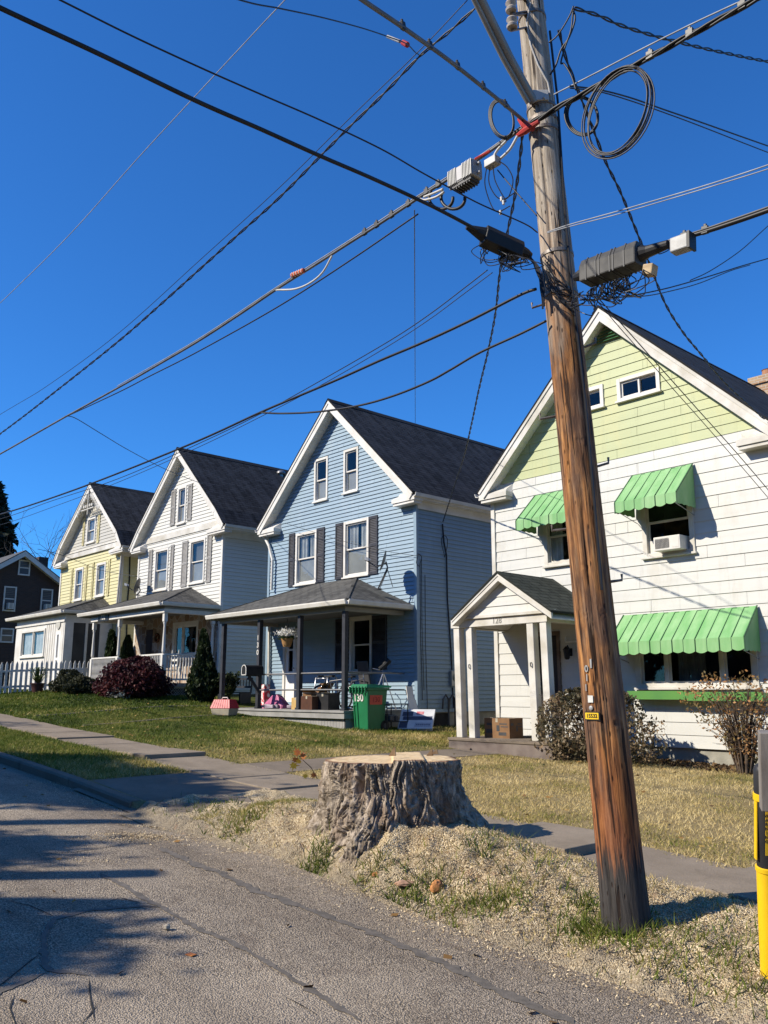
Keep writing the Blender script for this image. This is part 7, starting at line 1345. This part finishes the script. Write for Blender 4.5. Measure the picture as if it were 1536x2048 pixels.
# ================================================================== things on and round the porches
def on_floor(px, Y, z): p = atY(px, 1400, Y); return np.array((p[0], Y, z))
M_RED2 = pm('red_plastic', (.50, .03, .045), (.42, .025, .035), 5, .4); M_TAN = pm('tan_plastic', (.40, .36, .27), (.33, .29, .22), 5, .5)
M_CARD = pm('cardboard', (.22, .125, .06), (.17, .09, .042), 5, .85); M_CARDL = pm('pale_cardboard', (.50, .34, .13), (.44, .28, .10), 5, .85); M_BROWNP = pm('brown_plastic', (.09, .038, .02), (.065, .028, .016), 5, .5)
M_CHROME = pm('dull_chrome', (.55, .55, .56), (.4, .4, .41), 9, .3, metal=.85)
# pet carrier
b = gpt(449, 1431); t_ = thing('pet_carrier', b, 'red and beige plastic pet carrier on the lawn beside the blue porch', 'pet carrier'); X, Y = np.array((.93, .37, 0)), np.array((-.37, .93, 0)); Z = np.array((0, 0, 1.))
m = MB(); m.add([b+X*i*.27+Y*j*.19 for i, j in ((-1, -1), (1, -1), (1, 1), (-1, 1))]+[b+X*i*.31+Y*j*.22+Z*.19 for i, j in ((-1, -1), (1, -1), (1, 1), (-1, 1))], [(3, 2, 1, 0), (4, 5, 6, 7), (0, 1, 5, 4), (1, 2, 6, 5), (2, 3, 7, 6), (3, 0, 4, 7)]); m.build('carrier_base', M_TAN, t_, bevel=.02)
m = MB(); m.add([b+X*i*.32+Y*j*.23+Z*.192 for i, j in ((-1, -1), (1, -1), (1, 1), (-1, 1))]+[b+X*i*.25+Y*j*.15+Z*.42 for i, j in ((-1, -1), (1, -1), (1, 1), (-1, 1))], [(3, 2, 1, 0), (4, 5, 6, 7), (0, 1, 5, 4), (1, 2, 6, 5), (2, 3, 7, 6), (3, 0, 4, 7)])
for k in range(7): m.bar(b+X*(-.24+k*.08)-Y*.232+Z*.2, b+X*(-.19+k*.063)-Y*.155+Z*.415, .008, .006, (0, 0, 1))
m.build('carrier_lid', M_RED2, t_, bevel=.02); m = MB(); m.tube([b-X*.1+Z*.42, b-X*.08+Z*.47, b+X*.08+Z*.47, b+X*.1+Z*.42], .014, 8); m.build('handle', M_TRIM, t_)
# mailbox on its bracket
q = atY(488, 1350, 13.42); t_ = thing('mailbox', q, 'black arched mailbox with a white door frame on the porch post numbered 130', 'mailbox'); w_, hh, L = .11, .16, .56
arc = [(-w_, 0), (w_, 0), (w_, hh)]+[(w_*math.cos(a), hh+w_*math.sin(a)) for a in np.linspace(0, math.pi, 12)[1:-1]]+[(-w_, hh)]
m = MB(); m.prism([(q[0]+a, q[1], q[2]+c) for a, c in arc], (0, L, 0)); m.build('body', M_BLACK, t_)
m = MB()
for i in range(len(arc)):
    a, c = arc[i], arc[(i+1) % len(arc)]; m.bar((q[0]+a[0]*.95, q[1]-.008, q[2]+a[1]*.97+.004), (q[0]+c[0]*.95, q[1]-.008, q[2]+c[1]*.97+.004), .022, .014, (0, 1, 0))
m.build('door_trim', M_TRIM, t_); m = MB(); m.bar((q[0], q[1]+.1, q[2]-.015), (q[0], 13.95, q[2]-.015), .09, .03); m.bar((q[0], q[1]+.16, q[2]-.03), (q[0]+.02, 13.95, q[2]-.5), .07, .05, (1, 0, 0)); m.build('bracket', M_CHAR, t_)
# hanging basket
q = atY(574, 1283, 14.2); t_ = thing('hanging_basket', q, 'wicker hanging basket of white flowers on the blue porch', 'hanging basket'); m = MB(); m.lathe(q-Z*.14, [(.10, 0), (.15, .14), (.17, .22), (.155, .22), (.13, .1)], 20); m.build('basket', pm('wicker', (.42, .24, .09), (.28, .14, .05), 40, .8, .5, 60), t_, smooth='auto')
P = q+rng.normal(size=(700, 3))*np.array((.12, .11, .07))+Z*.19; P[:, 2] = np.maximum(P[:, 2], q[2]+.06); V, F, T_ = leaves(P, .06, 1.1, None, np.where(P[:, 2] > q[2]+.14, .55+.45*rng.random(700), .1*rng.random(700))); npmesh('blossoms', V, F, leafmat('white_petals', [(0, (.03, .05, .015)), (.3, (.07, .1, .03)), (.5, (.6, .6, .56)), (1, (.82, .8, .76))], .3), t_, tint=T_)
m = MB()
for a in (0, 2.1, 4.2): m.tube([q+np.array((.15*math.cos(a), .15*math.sin(a), .07)), q+Z*.62], .006, 5)
m.tube([q+Z*.62, (q[0], q[1], pze-.17)], .008, 5); m.build('hanger', M_DGREY, t_)
# boxes and toys on the deck
def carton(name, label, c, w_, d_, h_, rot, mat, flaps=0., cat='box', print_=None):
    t = thing(name, c, label, cat); X = np.array((math.cos(rot), math.sin(rot), 0)); Y = np.array((-X[1], X[0], 0)); m = MB(); th_ = .012
    for s_ in (-1, 1): m.obox(c+X*s_*(w_/2-th_/2)+Z*h_/2, X, Y, Z, th_/2, d_/2, h_/2); m.obox(c+Y*s_*(d_/2-th_/2)+Z*h_/2, X, Y, Z, w_/2-th_, th_/2, h_/2)
    m.obox(c+Z*th_/2, X, Y, Z, w_/2-th_, d_/2-th_, th_/2)
    if not flaps: m.obox(c+Z*(h_-th_/2+.001), X, Y, Z, w_/2-.001, d_/2-.001, th_/2)
    m.build('box_body', mat, t)
    if flaps:
        for ax_, o, n_, wd in ((X, d_/2, Y, w_), (Y, w_/2, X, d_)):
            for s_ in (-1, 1):
                a = c+n_*s_*o+Z*(h_+.002); tip = a+n_*s_*flaps*.55+Z*flaps*(.75 if s_ > 0 else .35); mm = MB(); mm.prism([a-ax_*wd*.48, a+ax_*wd*.48, tip+ax_*wd*.46, tip-ax_*wd*.46], n_*s_*.008+Z*.003); mm.build('flap', mat, t)
    else: mm = MB(); mm.obox(c+Z*(h_+.003), X, Y, Z, w_/2, .03, .0015); mm.obox(c-Y*(d_/2+.001)+Z*h_*.9, X, Y, Z, .03, .0015, h_*.1); mm.build('tape', M_TAN, t)
    if print_:
        mm = MB()
        for (u, v, a, h2) in print_: mm.obox(c-Y*(d_/2+.0015)+X*u*w_+Z*v*h_, X, Y, Z, a*w_/2, .001, h2*h_/2)
        mm.build('print', M_DGREY, t)
        mm = MB()
        for (u, v, a, h2) in print_[:4]: mm.obox(c+X*(w_/2+.0015)+Y*u*d_+Z*v*h_, X, Y, Z, .001, a*d_/2, h2*h_/2)
        mm.build('print', M_DGREY, t)
    return t
carton('cardboard_box', 'pale yellow carton on the blue porch deck beside the brown tub', on_floor(600, 14.12, FZ), .34, .3, .3, .0, M_CARDL)
carton('cardboard_box', 'open brown cardboard box with raised flaps on the blue porch', on_floor(632, 14.55, FZ), .55, .45, .42, .15, M_CARD, flaps=.34)
t_ = carton('storage_tub', 'dark brown plastic tub at the front of the blue porch deck', on_floor(624, 14.06, FZ), .46, .36, .34, 0., M_BROWNP, cat='tub')
carton('storage_tub', 'black tub behind the front post of the blue porch', on_floor(656, 14.3, FZ), .42, .4, .42, .1, M_BLACK, cat='tub')
c = on_floor(528, 14.75, FZ); t_ = thing('gift_box', c, 'tall red and white patterned carton leaning by the blue house door', 'box'); m = MB(); m.obox(c+Z*.33, (1, 0, 0), (0, 1, 0), Z, .14, .1, .33); m.build('box_body', pm('red_white_print', (.75, .7, .66), (.50, .05, .06), 9, .6, lo=.46, hi=.54), t_)
c = on_floor(553, 14.5, FZ); t_ = thing('toy_pile', c, 'heap of pink and grey toys on the blue porch by the door', 'toys'); M_PINK = pm('pink_plastic', (.50, .13, .24), (.35, .10, .2), 7, .5); m = MB(); m.add([c+np.array(v) for v in ((-.45, -.18, 0), (.45, -.18, 0), (.5, .2, 0), (-.45, .2, 0), (-.1, -.1, .36), (.12, -.1, .4), (.1, .12, .36), (-.12, .1, .3), (-.4, -.1, .14), (.42, -.1, .12))], [(0, 1, 9, 5, 4, 8), (3, 7, 6, 2), (4, 5, 6, 7), (0, 8, 4, 7, 3), (1, 2, 6, 5, 9)]); m.build('pink_blanket', M_PINK, t_, bevel=.03)
m = MB()
for k in range(9): m.obox(c+np.array((rng.normal()*.3, -.2+rng.normal()*.08, .06)), X, Y, Z, .06+.05*rng.random(), .05, .03+.04*rng.random())
m.build('toy_block', pm('grey_pink_toys', (.45, .38, .42), (.2, .16, .2), 6, .5), t_, bevel=.015)
# bicycle along the deck
def bicycle(c, ang, label):
    t = thing('bicycle', c, label, 'bicycle'); X = np.array((math.cos(ang), math.sin(ang), 0)); Yv = np.array((-X[1], X[0], 0)); r = .31; a, b = c-X*.5+Z*r, c+X*.5+Z*r
    for w_ in (a, b):
        m = MB(); m.tube([w_+r*(math.cos(q)*X+math.sin(q)*Z) for q in np.linspace(0, 2*math.pi, 29)], .022, 7); wh = m.build('wheel', M_BLACK, t); m = MB(); m.tube([w_+(r-.03)*(math.cos(q)*X+math.sin(q)*Z) for q in np.linspace(0, 2*math.pi, 29)], .01, 6)
        for k in range(14): q = k*2*math.pi/14; m.tube([w_, w_+(r-.03)*(math.cos(q)*X+math.sin(q)*Z)], .003, 4)
        m.tube([w_-Yv*.05, w_+Yv*.05], .02, 8); m.build('rim', M_CHROME, wh)
    bb, st_, hd, hd2 = c-X*.06+Z*.28, c-X*.2+Z*.72, c+X*.34+Z*.78, c+X*.38+Z*.66; m = MB()
    for p, q in ((bb, st_), (st_, hd), (bb, hd2), (hd, hd2), (bb, a), (st_, a), (hd2, b)): m.tube([p, q], .016, 8)
    m.build('frame', pm('bike_paint', (.05, .05, .06), (.08, .08, .09), 6, .35), t); m = MB(); m.tube([st_, st_+Z*.1-X*.02], .014, 8); m.obox(st_+Z*.12-X*.03, X, Yv, Z, .13, .055, .02); m.build('saddle', M_BLACK, t, bevel=.012)
    m = MB(); m.tube([hd, hd+Z*.14-X*.02], .014, 8); e = hd+Z*.14-X*.02; m.tube([e-Yv*.28-X*.1, e-Yv*.12, e+Yv*.12, e+Yv*.28-X*.1], .012, 8); m.build('handlebar', M_CHROME, t); m = MB(); m.lathe(bb, [(.08, -.01), (.08, .01)], 16, Yv); m.tube([bb+Yv*.05, bb+Yv*.05+Z*.15+X*.05], .01, 6); m.build('crank', M_CHROME, t)
bicycle(on_floor(672, 14.6, FZ), .25, 'dark bicycle parked on the blue porch behind the right front post'); bicycle(on_floor(712, 15.1, FZ), -.1, 'second bicycle parked on the blue porch under the dark window')
# office chair
c = on_floor(716, 15.55, FZ); t_ = thing('office_chair', c, 'black high-backed mesh office chair on the blue porch under the window', 'chair'); m = MB(); m.obox(c+Z*.5, (1, 0, 0), (0, 1, 0), Z, .24, .22, .045); m.build('seat', M_BLACK, t_, bevel=.03); m = MB(); m.obox(c+Z*.95+np.array((0, .2, 0)), (1, 0, 0), (0, .97, .2), (0, -.2, .97), .22, .03, .33); m.build('backrest', M_DGREY, t_, bevel=.03)
m = MB(); m.tube([c+Z*.08, c+Z*.46], .03, 8)
for k in range(5): a = k*1.2566; m.tube([c+Z*.09, c+np.array((.28*math.cos(a), .28*math.sin(a), .05))], .02, 6); m.lathe(c+np.array((.28*math.cos(a), .28*math.sin(a), .0)), [(.03, 0), (.03, .05)], 10)
m.build('base', M_DGREY, t_)
m = MB()
for s_ in (-1, 1): m.tube([c+np.array((s_*.25, .12, .5)), c+np.array((s_*.28, .1, .7)), c+np.array((s_*.28, -.15, .72))], .018, 6)
m.build('armrest', M_BLACK, t_)
# walker frame
c = on_floor(652, 14.95, FZ); t_ = thing('walking_frame', c, 'silver folding walking frame among the clutter of the blue porch', 'walking frame'); m = MB()
for s_ in (-1, 1):
    m.tube([c+np.array((s_*.28, -.22, 0)), c+np.array((s_*.25, -.16, .82)), c+np.array((s_*.24, .0, .88)), c+np.array((s_*.25, .16, .82)), c+np.array((s_*.28, .22, 0))], .016, 8); m.tube([c+np.array((s_*.27, -.2, .35)), c+np.array((s_*.27, .2, .35))], .012, 6)
m.tube([c+np.array((-.25, -.16, .8)), c+np.array((.25, -.16, .8))], .014, 8); m.tube([c+np.array((-.26, -.19, .5)), c+np.array((.26, -.19, .5))], .014, 8); m.build('tube_frame', M_CHROME, t_, smooth=True)
m = MB()
for s_ in (-1, 1): m.tube([c+np.array((s_*.245, -.1, .865)), c+np.array((s_*.245, .1, .865))], .024, 8)
m.build('grip', M_BLACK, t_)
# telescope on a tripod
c = on_floor(790, 15.35, FZ); c[0] = -16.75; t_ = thing('tripod_scope', c, 'dark scope on a silver tripod at the right end of the blue porch', 'tripod'); m = MB()
for a in (.3, 2.4, 4.5): m.tube([c+Z*.95, c+np.array((.38*math.cos(a), .38*math.sin(a), 0))], .014, 6)
m.build('tripod_legs', M_CHROME, t_); m = MB(); m.tube([c+Z*1.02+RT*-.1, c+Z*1.12+RT*.03], .055, 10); m.tube([c+Z*1.12+RT*.03, c+Z*1.26+RT*.16], .075, 10); m.build('tube', M_BLACK, t_); m = MB(); m.tube([c+Z*.98, c+Z*1.04-RT*.28], .012, 6); m.build('pan_handle', M_CHROME, t_)
# leaning boards, flat carton, rack
for k, (px, hh, w_) in enumerate(((824, 1.05, .22), (834, .72, .11))):
    p = atX(px, 1420, -15.95); z0 = float(gz(p[0], p[1])); m = MB(); m.bar((-15.85, p[1], z0), (-16.1, p[1]+.05, z0+hh), w_, .02, (1, 0, 0)); set_tags(m.build('white_board', M_TRIM), ['wider white board leaning on the corner of the blue house', 'narrow white board leaning on the corner of the blue house'][k], 'board')
g = gpt(830, 1463); t_ = thing('flat_carton', g, 'flat printed carton propped beside the green bin at the blue house', 'carton'); U = RT*.96+TC*.1; Vv = np.array((-.25, .45, .55)); Vv = -TC*.62+Z*.62; Vv /= np.linalg.norm(Vv); U /= np.linalg.norm(U); Nn = np.cross(U, Vv); c = g+Vv*.30+Z*.05
m = MB(); m.obox(c, U, Vv, Nn, .42, .32, .05); m.build('carton_body', pm('white_carton', (.62, .62, .62), (.52, .53, .55), 6, .6), t_, bevel=.008)
def decal(u, v, a, b, mat, nm): mm = MB(); mm.obox(c+U*u+Vv*v+Nn*.0515, U, Vv, Nn, a, b, .001); return mm.build(nm, mat, t_)
M_NAVY = pm('navy_print', (.05, .06, .10), (.08, .09, .13), 8, .5); decal(.02, .02, .36, .06, M_NAVY, 'print_band'); decal(-.24, .16, .13, .07, M_NAVY, 'print_block'); decal(.06, .19, .09, .05, pm('red_print', (.5, .1, .12), (.6, .3, .3), 12, .5), 'print_patch'); decal(.18, -.2, .2, .07, pm('grey_print', (.3, .32, .36), (.45, .46, .5), 30, .5), 'print_panel'); decal(-.3, -.2, .1, .1, M_NAVY, 'print_corner')
for k in range(7): mm = MB(); mm.obox(c+U*(.03+k*.05)+Vv*(-.195)+Nn*.0535, U, Vv, Nn, .018, .012, .0008); mm.build('print_mark', M_NAVY, t_)
g = gpt(800, 1448); g = np.array((-16.05, 14.9, float(gz(-16.05, 14.9)))); t_ = thing('metal_rack', g, 'dark metal rack of odds and ends between the green bin and the blue house', 'rack'); m = MB()
for i in (-1, 1):
    for j in (-1, 1): m.tube([g+np.array((i*.3, j*.35, 0)), g+np.array((i*.3, j*.35, .62))], .014, 6)
for z in (.2, .6):
    m.tube([g+np.array((a*.3, b*.35, z)) for a, b in ((-1, -1), (1, -1), (1, 1), (-1, 1), (-1, -1))], .012, 6)
    for k in range(9): m.tube([g+np.array((-.3+k*.075, -.35, z)), g+np.array((-.3+k*.075, .35, z))], .005, 4)
m.build('rack_frame', M_BLACK, t_); m = MB()
for k in range(10): q = g+np.array((rng.normal()*.14, rng.normal()*.18, .27+.05*rng.random())); m.obox(q, X, Y, Z, .04+.08*rng.random(), .05+.08*rng.random(), .04+.05*rng.random())
m.build('odds_and_ends', M_DGREY, t_, bevel=.01)
# wheeled bin
g = gpt(738, 1464); B0 = np.array((g[0], g[1], g[2])); bw, bd, bh = .58, .66, 1.02; t_ = thing('wheeled_bin', B0+np.array((-bw/2, bd/2, 0)), 'green wheeled trash bin with painted 130 beside the blue porch', 'trash bin'); M_BIN = pm('green_bin', (.012, .15, .055), (.010, .125, .045), 3, .42, .05, 50, spec=.45)
def bp(u, v, z):
    k = z/bh; sx, sy = .82+.18*k, .78+.22*k; return np.array((B0[0]-bw/2+(u-.5)*bw*sx, B0[1]+bd*.5*.78+.02+(v-.5)*bd*sy-.0, B0[2]+z))
m = MB(); m.add([bp(u, v, z) for z in (.03, bh) for u, v in ((0, 0), (1, 0), (1, 1), (0, 1))], [(3, 2, 1, 0), (4, 5, 6, 7), (0, 1, 5, 4), (1, 2, 6, 5), (2, 3, 7, 6), (3, 0, 4, 7)]); m.build('bin_body', M_BIN, t_, bevel=.03)
m = MB(); r0, r1 = bp(-.05, -.06, bh-.05), bp(1.05, 1.06, bh+.0); m.box(r0[0], r1[0], r0[1], r1[1], bh-.06+B0[2], bh+B0[2]); m.build('bin_rim', M_BIN, t_, bevel=.015)
m = MB(); a0, a1 = bp(-.07, -.1, bh), bp(1.07, 1.12, bh); zt_ = B0[2]+bh+.004; m.add([(a0[0], a0[1], zt_), (a1[0], a0[1], zt_), (a1[0], a1[1], zt_), (a0[0], a1[1], zt_), (a0[0]+.06, a0[1]+.07, zt_+.085), (a1[0]-.06, a0[1]+.07, zt_+.085), (a1[0]-.06, a1[1]-.02, zt_+.06), (a0[0]+.06, a1[1]-.02, zt_+.06)], [(3, 2, 1, 0), (4, 5, 6, 7), (0, 1, 5, 4), (1, 2, 6, 5), (2, 3, 7, 6), (3, 0, 4, 7)])
for k in range(6): xx = a0[0]+.05+k*(a1[0]-a0[0]-.1)/5; m.box(xx-.012, xx+.012, a0[1]-.015, a0[1]+.05, zt_-.13, zt_+.03)
m.tube([(a0[0]+.04, a1[1]+.03, zt_+.03), (a1[0]-.04, a1[1]+.03, zt_+.03)], .018, 8); m.build('bin_lid', M_BIN, t_, bevel=.012)
for u in (.02, .98):
    m = MB(); q = bp(u, 1.0, .13); m.lathe(q-np.array((.03, 0, 0)), [(.13, 0), (.13, .06)], 20, (1, 0, 0)); wh = m.build('wheel', M_BLACK, t_); m = MB(); m.lathe(q-np.array((.034, 0, 0)), [(.06, 0), (.06, .068)], 14, (1, 0, 0)); m.build('hub', M_DGREY, wh)
m = MB(); q0, q1 = bp(.10, -.004, .08), bp(.3, -.012, .62); 
for u in (.08, .3): m.bar(bp(u, -.012, .06), bp(u, -.012, .68), .03, .03, (0, 1, 0))
m.bar(bp(.08, -.014, .62), bp(.3, -.014, .62), .03, .03, (0, 1, 0)); m.build('grip_bar', M_BIN, t_)
qa = bp(.42, -.008, .78); tb = bp(.42, 0, .9)-bp(.42, 0, .6); text_mb('130', qa+np.array((0, -.006, 0)), (1, 0, 0), tb, .24, .004, True).build('painted_number', M_TRIM, t_)
qs = bp(1.0, .42, .74); tb = bp(1, .4, .9)-bp(1, .4, .6); m = MB(); tu = tb/np.linalg.norm(tb); nx_ = np.cross((0, 1, 0), tu); m.obox(qs+nx_*.006, (0, 1, 0), tu, nx_, .2, .11, .003); pp = m.build('red_patch', pm('red_paint', (.62, .09, .05), (.5, .08, .05), 9, .6), t_); text_mb('130', qs+nx_*.010, (0, 1, 0), tu, .17, .003).build('painted_number', pm('dark_red_paint', (.22, .02, .015), (.28, .03, .02), 9, .6), t_)
# carton and mats in the portico
q0, q1 = atY(963, 1470, 14.25), atY(1022, 1470, 14.25); carton('cardboard_box', 'brown printed cardboard box standing in the white portico', np.array(((q0[0]+q1[0])/2, 14.5, PSZ)), q1[0]-q0[0]-.12, .44, .4, 0., M_CARD, print_=[(-.3, .7, .2, .12), (.05, .5, .12, .3), (.25, .72, .3, .06), (.3, .58, .28, .05), (-.3, .35, .24, .2), (.22, .22, .3, .16)])
q0 = atY(1052, 1462, 14.9); m = MB(); m.box(q0[0]-.35, q0[0]+.35, 14.95, 15.4, PSZ+.002, PSZ+.016); set_tags(m.build('door_mat', pm('dark_mat', (.05, .05, .05), (.1, .095, .09), 30, .95, .5, 80), bevel=.004), 'dark door mat on the slab of the white portico', 'mat')
# satellite dishes
def dish(px, py, Y, D, mastpx, label, n=(-.67, -.74, .3)):
    c = atY(px, py, Y); n = np.array(n); n /= np.linalg.norm(n); t = thing('satellite_dish', c, label, 'satellite dish'); m = MB(); prof = [(.0, 0), (D*.15, .004), (D*.3, .018), (D*.42, .04), (D*.5, .062), (D*.5, .066), (D*.42, .046), (D*.3, .024), (D*.15, .01), (.0, .006)]; m.lathe(c-n*.03, prof, 32, n); m.build('reflector', pm('dish_grey', (.09, .09, .095), (.13, .13, .13), 4, .5), t, smooth=True)
    arm0 = c-n*.04-Z*.05; lnb = c+n*.48-Z*.12; m = MB(); m.tube([arm0, c+n*.2-Z*.22, lnb], .016, 8); m.build('feed_arm', M_DGREY, t); m = MB(); m.obox(lnb+Z*.03, n, np.cross(n, Z)/np.linalg.norm(np.cross(n, Z)), Z, .05, .07, .045); m.tube([lnb+Z*.03, lnb+Z*.03-n*.1], .035, 10); m.build('feed_horn', pm('lnb_white', (.6, .6, .58), (.5, .5, .48), 6, .5), t)
    f = atY(*mastpx, Y-.05); m = MB(); m.tube([c-n*.05, c-n*.1-Z*.15, f], .022, 8); m.tube([c-n*.1-Z*.2, f+np.array((.3, .25, .05))], .01, 6); m.tube([c-n*.1-Z*.2, f+np.array((.3, -.2, -.02))], .01, 6); m.box(f[0]-.09, f[0]+.09, f[1]-.07, f[1]+.07, f[2]-.02, f[2]+.01); m.build('mast', M_DGREY, t); return t
dish(768, 1122, 15.3, .58, (756, 1178), 'dark satellite dish seen edge-on on the blue porch roof'); dish(276, 1172, 15.55, .62, (275, 1190), 'dark satellite dish seen edge-on on the white house porch roof')
# round vent on the white roof
apw, tlw = atY(355, 895, RB), atY(259, 1095, RB); d = ray(562, 950); best = None
rp_x = [apw[0], 2*apw[0]-tlw[0]-.55]; rp_z = [apw[2], tlw[2]+.62]
for t in np.linspace(15, 45, 1500):
    q = CAM+d/np.linalg.norm(d)*t; zz = np.interp(q[0], rp_x, rp_z)
    if rp_x[0] < q[0] < rp_x[1] and q[1] > 15.7 and q[2] < zz: best = q; break
if best is None: best = np.array((apw[0]+1, 20, apw[2]-1.))
t_ = thing('roof_vent', best, 'round grey metal vent on the dark roof of the white house', 'vent'); m = MB(); m.lathe(best-Z*.25, [(.09, 0), (.09, .3)], 14); m.build('pipe', M_STEEL, t_); m = MB(); m.lathe(best+Z*.02, [(.16, 0), (.19, .05), (.17, .12), (.1, .17), (.02, .18)], 20); m.build('hood', M_STEEL, t_, smooth='auto')
# white ladder-back chair, bench
def chair(c, label, mat):
    t = thing('porch_chair', c, label, 'chair'); m = MB(); m.box(c[0]-.24, c[0]+.24, c[1]-.22, c[1]+.22, c[2]+.42, c[2]+.46); m.build('seat', mat, t, bevel=.01)
    for i in (-1, 1):
        for j, hh in ((-1, .42), (1, 1.12)): m = MB(); m.tube([c+np.array((i*.22, j*.2, 0)), c+np.array((i*.22, j*.2+(.06 if hh > 1 else 0), hh))], .02, 8); m.build('leg', mat, t)
    m = MB()
    for z in (.6, .78, .96): m.bar(c+np.array((-.22, .225, z)), c+np.array((.22, .225, z)), .02, .07)
    m.build('backrest', mat, t)
chair(on_floor(333, 14.8, WF), 'white ladder-back chair on the porch of the white house', M_TRIM)
c = on_floor(468, 15.2, FZ); t_ = thing('bench', c, 'dark slatted bench at the left end of the blue porch', 'bench'); m = MB()
for k in range(4): m.box(c[0]-.65, c[0]+.65, c[1]-.2+k*.1, c[1]-.12+k*.1, c[2]+.42, c[2]+.45)
m.build('seat', M_CHAR, t_); m = MB(); m.bar(c+np.array((-.62, .22, .85)), c+np.array((.62, .22, .85)), .03, .06); m.bar(c+np.array((-.62, .21, .6)), c+np.array((.62, .21, .6)), .03, .06)
for k in range(7): m.bar(c+np.array((-.5+k*.165, .215, .62)), c+np.array((-.5+k*.165, .22, .83)), .02, .03, (0, 1, 0))
for s_ in (-1, 1): m.bar(c+np.array((s_*.62, .2, .42)), c+np.array((s_*.62, .23, .88)), .04, .04, (0, 1, 0))
m.build('backrest', M_CHAR, t_)
for s_ in (-1, 1): m = MB(); m.box(c[0]+s_*.6-.03, c[0]+s_*.6+.03, c[1]-.2, c[1]+.2, c[2], c[2]+.42); m.build('leg', M_CHAR, t_)
c = on_floor(452, 14.6, FZ); shrub('potted_plant', 'dark leafy plant at the left end of the blue porch', c, .45, .4, .95, 1500, .07, [(0, (.01, .015, .006)), (.6, (.03, .045, .015)), (1, (.08, .09, .03))], 41, stems=6, cat='potted plant', shape='vase')
# wreath-like red flowers by the white house door
c = atY(314, 1276, YB-.1); m = MB(); m.tube([c+np.array((.14*math.cos(a), 0, .14*math.sin(a))) for a in np.linspace(0, 6.283, 20)], .045, 8); set_tags(m.build('door_wreath', pm('dark_red_wreath', (.12, .03, .02), (.05, .05, .02), 20, .9, .6, 40), smooth=True), 'dark red wreath hanging beside the white house door', 'wreath')
# loose bits on the road and roofs
m = MB(); g = gpt(334, 1860, .015); m.lathe(g-Z*.012, [(.012, 0), (.025, .01), (.022, .03), (.008, .04)], 8); set_tags(m.build('pebble', pm('pale_pebble', (.36, .32, .26), (.28, .25, .2), 20, .8)), 'single pale pebble lying on the road', 'pebble')
m = MB(); g = gpt(382, 1911, .006); m.obox(g, (1, .2, 0), (-.2, 1, 0), Z, .035, .022, .003); set_tags(m.build('fallen_leaf', M_LO), 'single orange leaf lying on the road', 'leaf')
